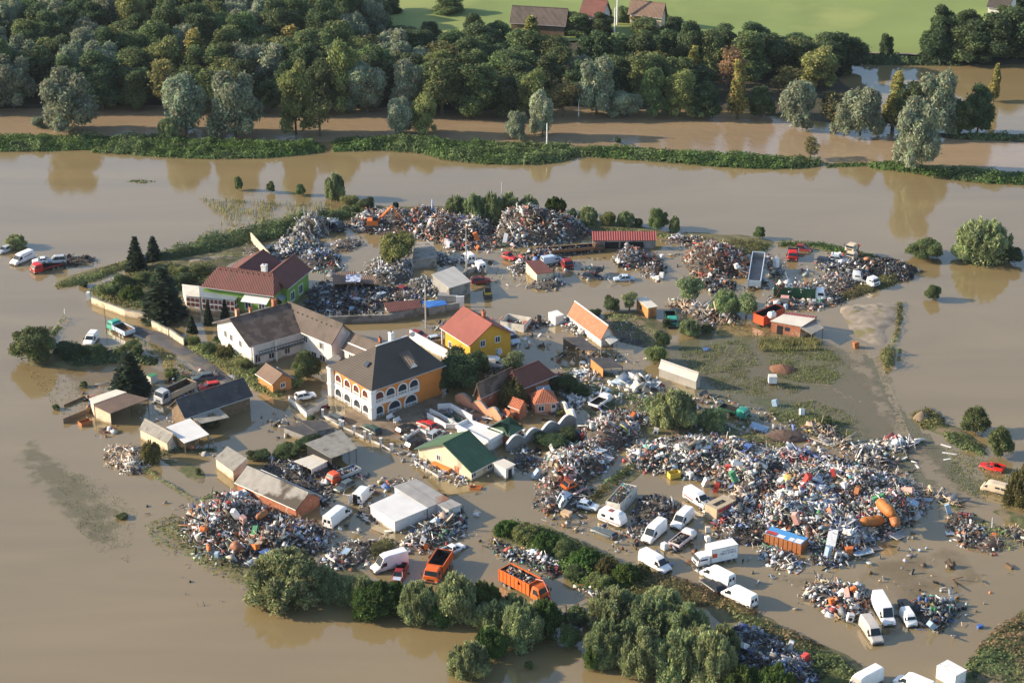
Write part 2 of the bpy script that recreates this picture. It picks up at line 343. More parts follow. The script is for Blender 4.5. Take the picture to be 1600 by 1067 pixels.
# drowned farm track and meadow: pale mud just under the surface
def shallows(name, pp, col, thr, sc, seed, z=.006, op=.8, rough=.08):
    m = bpy.data.materials.new(name); m.use_nodes = True; n = m.node_tree; L = n.links; b = n.nodes['Principled BSDF']
    b.inputs['Base Color'].default_value = (*col, 1); b.inputs['Roughness'].default_value = rough; b.inputs['IOR'].default_value = 1.33
    tc = n.nodes.new('ShaderNodeTexCoord'); nz = n.nodes.new('ShaderNodeTexNoise'); nz.inputs['Scale'].default_value = sc; nz.inputs['Detail'].default_value = 7; nz.inputs['Roughness'].default_value = .65
    mp = n.nodes.new('ShaderNodeMapping'); mp.inputs['Location'].default_value = (seed*13, seed*7, 0); L.new(tc.outputs['Object'], mp.inputs[0]); L.new(mp.outputs[0], nz.inputs['Vector'])
    at = n.nodes.new('ShaderNodeVertexColor'); at.layer_name = 'Col'
    ad = n.nodes.new('ShaderNodeMath'); ad.operation = 'ADD'; L.new(nz.outputs[0], ad.inputs[0])
    s2 = n.nodes.new('ShaderNodeSeparateColor'); L.new(at.outputs[0], s2.inputs[0]); L.new(s2.outputs[0], ad.inputs[1])
    mr = n.nodes.new('ShaderNodeMapRange'); mr.inputs[1].default_value = thr; mr.inputs[2].default_value = thr+.18; mr.inputs[4].default_value = op; L.new(ad.outputs[0], mr.inputs[0])
    tr = n.nodes.new('ShaderNodeBsdfTransparent'); ms = n.nodes.new('ShaderNodeMixShader'); L.new(mr.outputs[0], ms.inputs[0]); L.new(tr.outputs[0], ms.inputs[1]); L.new(b.outputs[0], ms.inputs[2])
    L.new(ms.outputs[0], n.nodes['Material Output'].inputs['Surface'])
    P = gpoly(pp); xs = [p[0] for p in P]; ys = [p[1] for p in P]; st = 1.5
    nx = int((max(xs)-min(xs))/st)+2; ny = int((max(ys)-min(ys))/st)+2
    X, Y = np.meshgrid(min(xs)+np.arange(nx)*st, min(ys)+np.arange(ny)*st, indexing='ij')
    ins = inpoly(P, X, Y); d = np.where(ins, edist(P, X, Y), 0); w = np.clip(d/5, 0, 1)*.5
    keep = ins[:-1, :-1] & ins[1:, 1:]; I, J = np.nonzero(keep); idx = np.arange(nx*ny).reshape(nx, ny)
    F = np.stack([idx[I, J], idx[I+1, J], idx[I+1, J+1], idx[I, J+1]], 1)
    wc = (w[I, J]+w[I+1, J+1])/2
    V = np.stack([X.ravel(), Y.ravel(), np.full(X.size, z)], 1)
    o = np_mesh(name, V, F, m)
    ca = o.data.color_attributes.new('Col', 'FLOAT_COLOR', 'POINT'); cc = np.ones((len(V), 4), np.float32); cc[:, 0] = w.ravel(); ca.data.foreach_set('color', cc.ravel())
    o['kind'] = 'structure'; return o
shallows('flooded_meadow', [(1000, 545), (1100, 520), (1250, 520), (1380, 560), (1420, 640), (1500, 720), (1560, 780), (1440, 760), (1330, 700), (1200, 650), (1080, 620)], (.150, .145, .085), .50, .16, 3, op=.75, rough=.22)
shallows('mud_flat', [(1010, 560), (1120, 535), (1290, 525), (1370, 560), (1400, 630), (1480, 700), (1540, 770), (1430, 740), (1340, 690), (1230, 640), (1100, 610)], (.19, .17, .115), .70, .45, 31, z=.018, op=.6, rough=.5)
shallows('flooded_track', [(1290, 535), (1345, 520), (1390, 600), (1430, 680), (1500, 740), (1560, 800), (1500, 800), (1420, 740), (1370, 660), (1330, 590)], (.27, .225, .155), .62, .3, 5, .022, op=.75, rough=.35)
shallows('flooded_track', [(1330, 535), (1350, 530), (1378, 560), (1405, 610), (1420, 660), (1440, 700), (1425, 705), (1400, 670), (1385, 620), (1360, 570)], (.32, .265, .18), .42, .8, 6, .026, op=.7, rough=.5)
shallows('flooded_track', [(1200, 560), (1300, 600), (1400, 650), (1400, 658), (1290, 612), (1190, 570)], (.28, .23, .16), .5, .8, 7, .026, op=.6, rough=.5)
shallows('green_shallows', [(1180, 548), (1240, 535), (1310, 545), (1350, 580), (1310, 615), (1240, 612), (1190, 595)], (.125, .155, .055), .60, .22, 21, .014)
shallows('green_shallows', [(1140, 615), (1230, 618), (1330, 638), (1385, 670), (1350, 695), (1260, 680), (1200, 655)], (.115, .13, .055), .66, .25, 23, .014)
shallows('flooded_weeds', [(20, 660), (90, 690), (160, 740), (215, 800), (210, 890), (120, 860), (40, 780), (0, 720)], (.12, .125, .065), .80, .35, 9, op=.33)
shallows('flooded_lawn', [(60, 575), (220, 540), (320, 590), (300, 640), (200, 600), (120, 640)], (.21, .155, .075), .78, .15, 11)
shallows('muddy_yard', [(800, 800), (960, 840), (1180, 930), (1400, 1040), (1600, 900), (1480, 830), (1300, 880), (1000, 860)], (.20, .155, .085), .95, .1, 15, op=.4)
# ---------------------------------------------------------------- foliage
M_bark = mat('bark', (.10, .08, .055), .95, .3, 4)
def leafmat(name, tint=(1, 1, 1), ov=.2, tr=.35): return mat(name, tint, .75, .35, .35, attr=True, obj_var=ov, trans=tr, spec=.25)
M_leaf = leafmat('leaf'); M_leafs = leafmat('leaf_plain', (.99, 1, 1), 0.0)
GREENS = dict(dark=(.078, .118, .052), mid=(.128, .175, .068), light=(.205, .240, .085), willow=(.255, .300, .200), yellow=(.25, .235, .07), autumn=(.22, .15, .08),
              knot=(.092, .158, .040), spruce=(.040, .068, .040), olive=(.165, .160, .060), bushw=(.265, .325, .155), red=(.16, .05, .025), grass=(.22, .27, .10), straw=(.30, .24, .12))
def quads(P, N, sz, asp, rng, hang=0.0, axis=None):
    n = len(P); N = N/np.maximum(np.linalg.norm(N, axis=1, keepdims=True), 1e-6)
    R = rng.normal(size=(n, 3)); 
    if axis is not None: R = axis + R*.3
    R[:, 2] -= hang
    U = R-(R*N).sum(1, keepdims=True)*N; U /= np.maximum(np.linalg.norm(U, axis=1, keepdims=True), 1e-6); Wd = np.cross(N, U)
    s = (sz*(.6+.8*rng.random(n)))[:, None]*.5 if np.ndim(sz) == 0 else (sz[:, None]*.5)
    a = U*s*asp; b = Wd*s
    V = np.stack([P-a*.9-b*.6, P+a*.2-b, P+a, P-a*.1+b], 1).reshape(-1, 3)
    F = np.arange(4*n).reshape(n, 4); return V, F
def ico(cx, cy, cz, rx, ry, rz, rng, k=10, m=7):
    V = []; F = []
    for i in range(m+1):
        ph = pi*i/m
        for j in range(k):
            th = 2*pi*j/k; r = 1+.12*(rng.random()-.5)
            V.append((cx+rx*r*sin(ph)*cos(th), cy+ry*r*sin(ph)*sin(th), cz+rz*r*cos(ph)))
    for i in range(m):
        for j in range(k): F.append((i*k+j, (i+1)*k+j, (i+1)*k+(j+1) % k, i*k+(j+1) % k))
    return np.array(V), np.array(F)
def crown(lobes, n, leaf, asp, base, cvar, rng, hang=0.0, core=.72, low=-.5, up=0.0):
    L = np.array(lobes, float); A = (L[:, 3]*L[:, 4]+L[:, 4]*L[:, 5]+L[:, 3]*L[:, 5]); A[-1] *= .45; A /= A.sum()
    k = rng.choice(len(L), size=n*2, p=A); D = rng.normal(size=(n*2, 3)); D /= np.linalg.norm(D, axis=1, keepdims=True)
    D = D[:, :]; ok = D[:, 2] > low-.3*rng.random(n*2); k = k[ok]; D = D[ok]
    rr = .70+.34*rng.random(len(k))+.28*rng.random(len(k))**4
    P = L[k, :3]+L[k, 3:6]*D*rr[:, None]; keep = np.ones(len(k), bool)
    P = P+(rng.normal(size=P.shape)*.10*L[k, 3:4])
    for q in range(len(L)):
        e = (((P-L[q, :3])/L[q, 3:6])**2).sum(1); keep &= ~((e < .55) & (k != q))
    P = P[keep][:n]; D = D[keep][:n]; k = k[keep][:n]
    N = D/L[k, 3:6]; N /= np.linalg.norm(N, axis=1, keepdims=True); N = N+rng.normal(size=N.shape)*.85; N[:, 2] += up+.15
    if hang < 0:            # twigs fanning up and out from the foot
        ax = P-np.array([0, 0, -.25*L[:, 2].max()]); ax /= np.linalg.norm(ax, axis=1, keepdims=True); ax = ax+rng.normal(size=ax.shape)*.30
        N = N-(N*ax).sum(1, keepdims=True)*ax*.8; V, F = quads(P, N, leaf, asp, rng, 0, ax*1.5)
    else: V, F = quads(P, N, leaf, asp, rng, hang)
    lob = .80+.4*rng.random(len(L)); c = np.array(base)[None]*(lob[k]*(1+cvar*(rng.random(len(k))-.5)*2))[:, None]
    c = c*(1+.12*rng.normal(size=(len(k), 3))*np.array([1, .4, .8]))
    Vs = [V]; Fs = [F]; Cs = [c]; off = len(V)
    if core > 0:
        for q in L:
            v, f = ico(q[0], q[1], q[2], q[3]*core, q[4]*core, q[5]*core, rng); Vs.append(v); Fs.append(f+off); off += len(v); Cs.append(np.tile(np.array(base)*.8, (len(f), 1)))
    return np.concatenate(Vs), np.concatenate(Fs), np.clip(np.concatenate(Cs), .004, 1)
def lobes_for(kind, rng, R, H):
    Ls = []
    if kind == 'broad':
        z0 = H*.06; n = 32
        for i in range(n):
            a = rng.random()*2*pi; t = rng.random(); r = R*.78*(rng.random()**.5)*(1-.55*t**1.5); z = z0+(H-z0)*(.10+.80*t)
            s = R*(.18+.22*rng.random()); Ls.append((r*cos(a), r*sin(a), z, s, s, s*.9))
        Ls.append((0, 0, H*.52, R*.56, R*.56, H*.30))
    elif kind == 'willow':
        for i in range(30):
            a = rng.random()*2*pi; t = rng.random(); r = R*.80*rng.random()**.5*(1-.45*t); z = H*(.20+.66*t)
            s = R*(.16+.17*rng.random()); Ls.append((r*cos(a), r*sin(a), z, s, s, s*1.35))
        Ls.append((0, 0, H*.48, R*.58, R*.58, H*.36))
    elif kind == 'poplar':
        for i in range(10):
            a = rng.random()*2*pi; t = i/9; r = R*.35*rng.random(); s = R*(.62-.35*t)
            Ls.append((r*cos(a), r*sin(a), H*(.22+.70*t), s, s, H*.10+s*.4))
    elif kind == 'slim':
        for i in range(9):
            a = rng.random()*2*pi; t = i/8; r = R*.6*rng.random(); s = R*(.45+.15*rng.random())
            Ls.append((r*cos(a), r*sin(a), H*(.35+.5*t), s, s, s*.8))
    elif kind == 'bush':        # many upright stems fanning out from the ground
        for i in range(34):
            a = rng.random()*2*pi; r = R*.84*rng.random()**.5; q = rng.random(); z = H*(.14+.70*q)*(1-.42*(r/R)**1.5)
            s = R*(.15+.15*rng.random()); Ls.append((r*cos(a), r*sin(a), z, s, s, H*(.12+.10*rng.random())))
        for i in range(46):
            a = rng.random()*2*pi; r = R*.88*rng.random()**.5; z = H*(.36+.55*(1-(r/R)**2)*(.55+.45*rng.random())); s = R*(.045+.05*rng.random()); Ls.append((r*cos(a), r*sin(a), z, s, s, H*(.09+.09*rng.random())))
        Ls.append((0, 0, H*.30, R*.72, R*.72, H*.38))
    elif kind == 'round':
        for i in range(24):
            a = rng.random()*2*pi; r = R*.78*rng.random()**.5; s = R*(.18+.18*rng.random()); Ls.append((r*cos(a), r*sin(a), H*(.25+.55*rng.random())*(1-.3*(r/R)**2), s, s, s*.9))
        Ls.append((0, 0, H*.42, R*.66, R*.66, H*.36))
    return Ls
_protos = {}
def proto(kind, col, seed, leafn, R, H, leaf, asp=1.3, hang=0.0, core=.72, low=-.5):
    """hidden-free prototype: first use moves it, later uses copy it"""
    key = (kind, col, seed)
    if key in _protos: return _protos[key]
    rng = np.random.default_rng(seed*101+len(kind)); base = GREENS[col]
    if kind == 'spruce':
        Vs = []; Fs = []; Cs = []; off = 0
        for lv in range(26):
            t = lv/25; z = H*(.06+.93*t); r = R*(1-t)**.85+.12
            nb = int(9+16*(1-t)); a = rng.random(nb)*2*pi
            for k in range(5):
                f = (k+.6)/5; P = np.stack([r*f*np.cos(a), r*f*np.sin(a), z-.28*r*f+rng.normal(size=nb)*.08+0*a], 1)
                ax = np.stack([np.cos(a), np.sin(a), -.3+0*a], 1); N = np.stack([-.25*np.cos(a), -.25*np.sin(a), 1+0*a], 1)+rng.normal(size=(nb, 3))*.3
                V, F = quads(P, N, R*.16+.22, 1.8, rng, 0, ax); Vs.append(V); Fs.append(F+off); off += len(V)
                Cs.append(np.array(base)[None]*(.7+.6*rng.random(nb))[:, None])
        V, F, cl = np.concatenate(Vs), np.concatenate(Fs), np.concatenate(Cs)
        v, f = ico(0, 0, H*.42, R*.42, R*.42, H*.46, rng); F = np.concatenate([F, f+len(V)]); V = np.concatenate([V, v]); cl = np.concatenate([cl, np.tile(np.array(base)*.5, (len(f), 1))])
    else:
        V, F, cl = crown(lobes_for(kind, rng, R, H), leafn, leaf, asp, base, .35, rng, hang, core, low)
    me = np_mesh('crown', V, F, M_leaf, cl); C.objects.unlink(me)
    tb = MB(); th = H*(.55 if kind != 'bush' else .3)
    if kind == 'bush':
        for i in range(7):
            a = i*.9; tb.bar((.1*cos(a), .1*sin(a), -.4), (R*.45*cos(a), R*.45*sin(a), H*.45), .07, 0, 5, .03)
    else:
        r0 = .018*H+.08; tb.bar((0, 0, -.5), (.1, 0, th*.5), r0, 0, 7, r0*.75).bar((.1, 0, th*.5), (0, .1, th), r0*.75, 0, 7, r0*.4)
        if kind != 'spruce':
            for i in range(5):
                a = i*1.26; tb.bar((.05, 0, th*(.4+.08*i)), (R*.5*cos(a), R*.5*sin(a), th*(.9+.12*i)), r0*.4, 0, 5, r0*.12)
    tr = tb.build('trunk' if kind != 'bush' else 'stem', M_bark); C.objects.unlink(tr)
    _protos[key] = (me.data, tr.data, R, H); return _protos[key]
PR = {}
def defproto(nm, *a, **k): PR[nm] = (a, k)
# far trees: 0.5 m leaves; near shrubs: finer
for i in range(2):
    defproto('fdark%d' % i, 'broad', 'dark', 1+i, 9000, 5.2, 14, .38, low=-.9); defproto('fmid%d' % i, 'broad', 'mid', 3+i, 9000, 5.0, 14, .38, low=-.9)
    defproto('fwil%d' % i, 'willow', 'willow', 5+i, 12000, 5.4, 12, .28, 2.6, 1.4, .68, -.95)
    defproto('fbush%d' % i, 'bush', 'bushw', 7+i, 15000, 3.2, 5.2, .135, 3.2, -1.6, .62, -.8)
defproto('flight0', 'broad', 'light', 21, 6500, 4.6, 12, .36, core=.55, low=-.9); defproto('fyel0', 'poplar', 'yellow', 23, 2600, 2.4, 13, .42); defproto('faut0', 'slim', 'autumn', 25, 1500, 2.6, 10, .38, core=0)
defproto('fpop0', 'poplar', 'mid', 27, 3000, 2.8, 13, .45); defproto('fthin0', 'slim', 'olive', 29, 1400, 2.8, 10, .36, core=0)
defproto('spr0', 'spruce', 'spruce', 31, 0, 3.0, 10, .3); defproto('spr1', 'spruce', 'spruce', 33, 0, 2.4, 10, .3)
defproto('rnd0', 'round', 'mid', 35, 10000, 2.6, 4.4, .16); defproto('rnd1', 'round', 'dark', 37, 10000, 2.6, 4.4, .16); defproto('rnd2', 'round', 'light', 39, 8000, 2.4, 4.0, .17)
defproto('ybush0', 'bush', 'olive', 41, 12000, 3.0, 4.8, .14, 2.6, -1.2); defproto('gbush0', 'bush', 'knot', 43, 11000, 3.0, 4.2, .17, 1.8, -.6)
defproto('thinb0', 'slim', 'bushw', 45, 3600, 1.5, 4.5, .13, 2.4, core=0)
_tcount = [0]
def tree(nm, px, py, wpx, hpx, label, cat='tree', name='tree', group=None, rz=None, z=0.0):
    """(px,py): where its foot stands in the photograph; wpx,hpx: crown width and overall height there"""
    a, k = PR[nm]; cr, tr, R, H = proto(*a, **k)
    s = pxm(py); w = wpx/s; base = gp(px, py, z); _tcount[0] += 1
    base.y += w*.12
    h = max(.6, (hpx-.26*wpx*.9)/(s*cos(radians(26))))
    root = empty(name, base, 0, label, cat, group)
    for nme, d in (('crown', cr), ('trunk' if a[0] != 'bush' else 'stem', tr)):
        o = bpy.data.objects.new(nme, d); C.objects.link(o); o.parent = root
        sx = w/(2*R*1.02); o.scale = (sx, sx, h/H); o.rotation_euler = (0, 0, rz if rz is not None else _tcount[0]*2.399)
    return root

# uncountable growth: leaf-covered lumps over a strip or patch
def growth(name, pp, h, col, label, dens=9.0, leaf=.32, col2=None, kind='stuff', lump=1.6, seed=1, mix=.5, world=False, asp=1.2, up=.25, z=0.0, edge=2.0, fill=1.0, cat='plants'):
    rng = np.random.default_rng(seed); P = pp if world else gpoly(pp); xs = [p[0] for p in P]; ys = [p[1] for p in P]
    A = (max(xs)-min(xs))*(max(ys)-min(ys)); n = int(A*dens)
    X = rng.uniform(min(xs), max(xs), n); Y = rng.uniform(min(ys), max(ys), n); ok = inpoly(P, X, Y); X = X[ok]; Y = Y[ok]; d = edist(P, X, Y)
    f = lambda x, y: (1-np.abs(2*vnoise(x/lump, y/lump, seed)-1))*.45+vnoise(x/lump/2.7, y/lump/2.7, seed+9)*.55
    q = f(X, Y); e = .15; gx = (f(X+e, Y)-q)/e; gy = (f(X, Y+e)-q)/e
    prof = np.clip(d/edge, 0, 1)**.6; Z = z+h*prof*(.45+.75*q)*(.55+.75*vnoise(X*.45, Y*.45, seed+70))*(.80+.30*rng.random(len(X)))
    if fill < 1: ok = (vnoise(X*.35, Y*.35, seed+3)*.7+.3*rng.random(len(X))) < fill; X, Y, Z, gx, gy, q, d = [t[ok] for t in (X, Y, Z, gx, gy, q, d)]
    # sides
    N = np.stack([-gx*h*1.1, -gy*h*1.1, np.full(len(X), .55+up)], 1)
    pr = np.clip(1-d/edge, 0, 1); e = .3
    cx, cy = edge_dir(P, X, Y); N[:, 0] += cx*pr*1.4; N[:, 1] += cy*pr*1.4
    N += rng.normal(size=N.shape)*.35; drop = rng.random(len(X))**2*pr; Z = Z*(1-.7*drop)
    V, F = quads(np.stack([X, Y, Z], 1), N, leaf, asp, rng)
    t = np.clip((vnoise(X*.16, Y*.16, seed+21)-.5)*3+mix, 0, 1)[:, None]*(1 if col2 else 0)
    c = np.array(GREENS[col])[None]*(1-t)+np.array(GREENS[col2 or col])[None]*t
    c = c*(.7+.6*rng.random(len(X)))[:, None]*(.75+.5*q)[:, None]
    Vs = [V]; Fs = [F]; Cs = [c]
    # body under the leaves so that water never shows through the middle
    if fill >= 1:
        st = max(.5, min(1.0, lump*.5)); nx = int((max(xs)-min(xs))/st)+2; ny = int((max(ys)-min(ys))/st)+2
        GX, GY = np.meshgrid(min(xs)+np.arange(nx)*st, min(ys)+np.arange(ny)*st, indexing='ij'); ins = inpoly(P, GX, GY); dd = np.where(ins, edist(P, GX, GY), 0)
        GZ = z-.15+h*.8*np.clip(dd/edge, 0, 1)**.6*(.40+.72*f(GX, GY))*(.55+.75*vnoise(GX*.45, GY*.45, seed+70)); I, J = np.nonzero(ins[:-1, :-1] & ins[1:, 1:] & ins[1:, :-1] & ins[:-1, 1:])
        idx = np.arange(nx*ny).reshape(nx, ny); G = np.stack([idx[I, J], idx[I+1, J], idx[I+1, J+1], idx[I, J+1]], 1)
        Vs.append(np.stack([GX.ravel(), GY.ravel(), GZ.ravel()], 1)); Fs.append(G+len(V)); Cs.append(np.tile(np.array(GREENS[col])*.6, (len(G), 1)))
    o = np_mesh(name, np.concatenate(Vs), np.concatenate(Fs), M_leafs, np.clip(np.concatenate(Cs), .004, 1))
    return tag(o, label, cat, None, kind)
def edge_dir(P, x, y):
    d = np.full(x.shape, 1e9); ox = np.zeros_like(x); oy = np.zeros_like(x); n = len(P)
    for i in range(n):
        x0, y0 = P[i]; x1, y1 = P[(i+1) % n]; dx = x1-x0; dy = y1-y0; l = dx*dx+dy*dy+1e-9
        t = np.clip(((x-x0)*dx+(y-y0)*dy)/l, 0, 1); qx = x0+t*dx-x; qy = y0+t*dy-y; q = np.hypot(qx, qy); m = q < d
        d = np.where(m, q, d); ox = np.where(m, qx/np.maximum(q, 1e-6), ox); oy = np.where(m, qy/np.maximum(q, 1e-6), oy)
    return ox, oy
def blades(name, pp, n, h, col, label, seed=1, col2=None, w=.07, lean=.35, z=-.05, cat='grass'):
    rng = np.random.default_rng(seed); P = gpoly(pp); xs = [p[0] for p in P]; ys = [p[1] for p in P]
    X = rng.uniform(min(xs), max(xs), n*4); Y = rng.uniform(min(ys), max(ys), n*4); ok = inpoly(P, X, Y) & (vnoise(X*.4, Y*.4, seed)+.5*rng.random(n*4) > .6); X = X[ok][:n]; Y = Y[ok][:n]; n = len(X)
    H = h*(.4+.8*rng.random(n)); a = rng.random(n)*2*pi; l = lean*rng.random(n)*H; b = rng.random(n)*2*pi
    dx = np.cos(a)*l; dy = np.sin(a)*l; wx = np.cos(b)*w; wy = np.sin(b)*w; Z = np.full(n, z)
    V = np.stack([np.stack([X-wx, Y-wy, Z], 1), np.stack([X+wx, Y+wy, Z], 1), np.stack([X+dx+wx*.5, Y+dy+wy*.5, H], 1), np.stack([X+dx-wx*.5, Y+dy-wy*.5, H], 1)], 1).reshape(-1, 3)
    t = rng.random(n)[:, None]*(1 if col2 else 0); c = (np.array(GREENS[col])*(1-t)+np.array(GREENS[col2 or col])*t)*(.7+.6*rng.random(n))[:, None]
    o = np_mesh(name, V, np.arange(4*n).reshape(n, 4), M_leafs, c); return tag(o, label, cat, None, 'stuff')
ORD = ['first', 'second', 'third', 'fourth', 'fifth', 'sixth', 'seventh', 'eighth', 'ninth', 'tenth', 'eleventh', 'twelfth', 'thirteenth', 'fourteenth', 'fifteenth', 'sixteenth', 'seventeenth', 'eighteenth',
       'nineteenth', 'twentieth'] + ['%d%s' % (i, 'st' if i % 10 == 1 else 'nd' if i % 10 == 2 else 'rd' if i % 10 == 3 else 'th') for i in range(21, 70)]
# knotweed-covered river banks
growth('knotweed_bank', [(-60, 214), (60, 214), (150, 216), (240, 214), (300, 220), (400, 224), (500, 224), (513, 234), (500, 240), (420, 248), (340, 250), (260, 247), (200, 243), (145, 240), (140, 235), (60, 238), (-60, 238)],
       1.9, 'knot', 'dark green knotweed bank along the river at left with big willows', 9, .40, 'mid', seed=2, lump=2.2, mix=.35)
growth('knotweed_bank', [(516, 224), (540, 218), (620, 218), (700, 222), (800, 225), (880, 228), (905, 233), (960, 231), (1060, 239), (1140, 243), (1250, 249), (1285, 253), (1293, 258), (1260, 264), (1200, 266), (1120, 262),
        (1030, 254), (960, 249), (905, 245), (880, 253), (840, 259), (760, 258), (690, 251), (660, 241), (600, 237), (520, 238)], 1.9, 'knot', 'long leafy knotweed bank in the middle with a white pole on it', 9, .40, 'mid', seed=3, lump=2.2, mix=.35)
growth('low_weeds', [(1290, 256), (1352, 255), (1352, 261), (1290, 263)], .5, 'knot', 'thin weedy neck of bank joining the middle and right river banks', 9, .35, seed=4, edge=1.0)
growth('knotweed_bank', [(1350, 256), (1400, 254), (1440, 264), (1480, 265), (1540, 269), (1660, 276), (1660, 294), (1600, 290), (1540, 288), (1480, 281), (1420, 271), (1360, 264)], 1.9, 'knot', 'leafy knotweed bank at the right edge under a tall willow', 9, .40, 'mid', seed=5, lump=2.2, mix=.3)
growth('hedge', [(1480, 210), (1600, 213), (1680, 215), (1680, 223), (1600, 222), (1490, 219)], 1.6, 'mid', 'low dark hedge on the strip between the river and the far right lake', 7, .45, seed=6)
growth('hedge', [(1345, 90), (1500, 94), (1500, 104), (1340, 102)], 2.5, 'dark', 'dark hedge between the bright field and the far right lake', 5, .55, seed=7, lump=3)

# tall trees standing on the banks and in front
FW = 'willows and trees on the river bank'
tree('fwil0', 105, 213, 104, 112, 'big grey willow standing alone on the bank near the left edge', group=FW)
tree('fwil1', 58, 200, 30, 22, 'small low willow sprig at the left foot of the lone big willow', group=FW)
tree('fwil1', 290, 214, 92, 108, 'left willow of the silvery pair on the left bank', group=FW)
tree('fwil0', 368, 218, 96, 112, 'right willow of the silvery pair on the left bank', group=FW)
tree('fbush0', 262, 220, 36, 42, 'low silvery shrub at the foot of the left willow of the pair', group=FW)
tree('flight0', 462, 212, 62, 122, 'tall pale green poplar on the bank right of the silvery willow pair', group=FW)
tree('fthin0', 500, 215, 46, 70, 'thin bare-stemmed tree right of the tall pale poplar on the bank', group=FW)
tree('fwil1', 625, 216, 56, 70, 'grey willow, left one of two joined on the middle bank', group=FW)
tree('flight0', 660, 213, 50, 72, 'olive green tree joined to the grey willow on the middle bank', group=FW)
tree('fwil0', 808, 219, 42, 50, 'small bushy silver willow on the bank left of the thin-stemmed round tree', group=FW)
tree('fwil1', 848, 216, 50, 80, 'round silver tree on a bare thin stem on the middle bank', group=FW)
tree('rnd1', 965, 225, 14, 14, 'tiny dark bush on the bank right of the white pole', group=FW)
tree('fthin0', 1266, 249, 30, 40, 'small sparse young tree at the right tip of the middle bank', group=FW)
tree('fwil0', 1428, 272, 84, 120, 'huge drooping willow on the right bank reaching over the river', group=FW)

# the riverside wood: individually placed front trees, then rows behind
FG = 'trees of the wood across the river'
front = [(20, 172, 80, 90, 'fwil0'), (0, 160, 60, 110, 'fmid0'), (160, 174, 66, 74, 'fdark0'), (210, 172, 50, 66, 'fmid1'), (420, 178, 48, 60, 'fdark1'), (540, 176, 60, 120, 'flight0'), (575, 178, 80, 92, 'fwil1'), (640, 178, 70, 90, 'fwil0'),
         (690, 182, 90, 108, 'fmid0'), (745, 184, 80, 96, 'fmid1'), (790, 183, 64, 70, 'fdark0'), (830, 184, 60, 84, 'flight0'), (880, 185, 56, 70, 'fthin0'), (932, 183, 74, 100, 'fwil0'), (980, 184, 66, 52, 'fwil1'), (1020, 184, 50, 90, 'fmid0'),
         (1062, 184, 60, 84, 'flight0'), (1100, 186, 60, 64, 'fdark1'), (1152, 188, 40, 94, 'fyel0'), (1190, 186, 52, 60, 'fdark0'), (1243, 200, 74, 86, 'fwil1'), (1300, 205, 60, 70, 'fthin0'),
         (1320, 214, 50, 56, 'fwil0'), (1345, 216, 78, 90, 'fwil1'), (1395, 206, 50, 96, 'fyel0'), (1420, 210, 60, 90, 'fdark0'), (1462, 214, 80, 110, 'fwil0'), (1500, 213, 54, 66, 'fmid1'), (1528, 212, 52, 84, 'fdark1'), (1552, 160, 26, 60, 'fyel0'),
         (-40, 174, 80, 100, 'fdark0'), (110, 172, 60, 90, 'fdark1'), (330, 176, 60, 80, 'fmid0'), (380, 177, 60, 90, 'fdark0'), (500, 178, 60, 90, 'fdark1'), (255, 174, 60, 90, 'fthin0')]
KN = {'fdark': 'dark green', 'fmid': 'mid green', 'fwil': 'silvery willow', 'flight': 'light green', 'fyel': 'yellowing poplar', 'faut': 'rusty autumn', 'fpop': 'slender', 'fthin': 'sparse olive'}
def kname(nm): return KN[nm.rstrip('01')]
front.sort(key=lambda t: t[0])
rngf = random.Random(5); cnt = 0
for (x, y, w, h, nm) in front:
    if x < -10: lab = '%s tree cut by the left picture edge at the waterside of the wood' % kname(nm)
    else:
        cnt += 1; lab = '%s tree at the waterside of the wood, %s from the left' % (kname(nm), ORD[cnt-1])
    tree(nm, x, y, w, h, lab, group=FG)
ROWS = [(158, -60, 1130, 46, 84), (140, -60, 1060, 44, 84), (120, -50, 1060, 44, 86), (102, -50, 1330, 42, 80), (84, -50, 720, 40, 82), (66, -50, 640, 42, 80), (46, -50, 590, 42, 80), (26, -50, 560, 42, 76), (8, -50, 540, 40, 72)]
kinds = ['fdark0', 'fdark1', 'fmid0', 'fmid1', 'fwil0', 'fwil1', 'flight0', 'fyel0', 'faut0', 'fpop0', 'fthin0']
wts = [7, 7, 8, 8, 5, 5, 4, 1, 0, 2, 3]
for r, (y, x0, x1, st, hh) in enumerate(ROWS):
    x = x0; i = 0
    while x < x1:
        px = x+rngf.uniform(-.3, .3)*st; py = y+rngf.uniform(-5, 5); nm = rngf.choices(kinds, wts)[0]; x += st
        if 1030 < px < 1150 and y in (140, 120): continue
        if y == 158 and 40 < px < 460 and rngf.random() < .15: continue
        if y == 84 and 600 < px < 800 and rngf.random() < .5: continue
        hgt = hh*rngf.uniform(.78, 1.12)*(.9 if px > 620 else 1.0); i += 1
        if nm == 'faut0' or nm == 'fthin0': hgt *= .85
        if px > 590 and y in (84, 66): hgt *= .6
        if y == 102 and px > 1050: nm = rngf.choice(['fdark0', 'fdark1', 'fmid0', 'fdark1']); hgt *= .95
        if y == 102 and 780 < px < 1010: hgt *= .62
        tree(nm, px, py, st*1.62*rngf.uniform(.85, 1.15), hgt, '%s tree, %s from left in wood row %s back from the river' % (kname(nm), ORD[i-1], ['one', 'two', 'three', 'four', 'five', 'six', 'seven', 'eight', 'nine'][r]), group=FG)
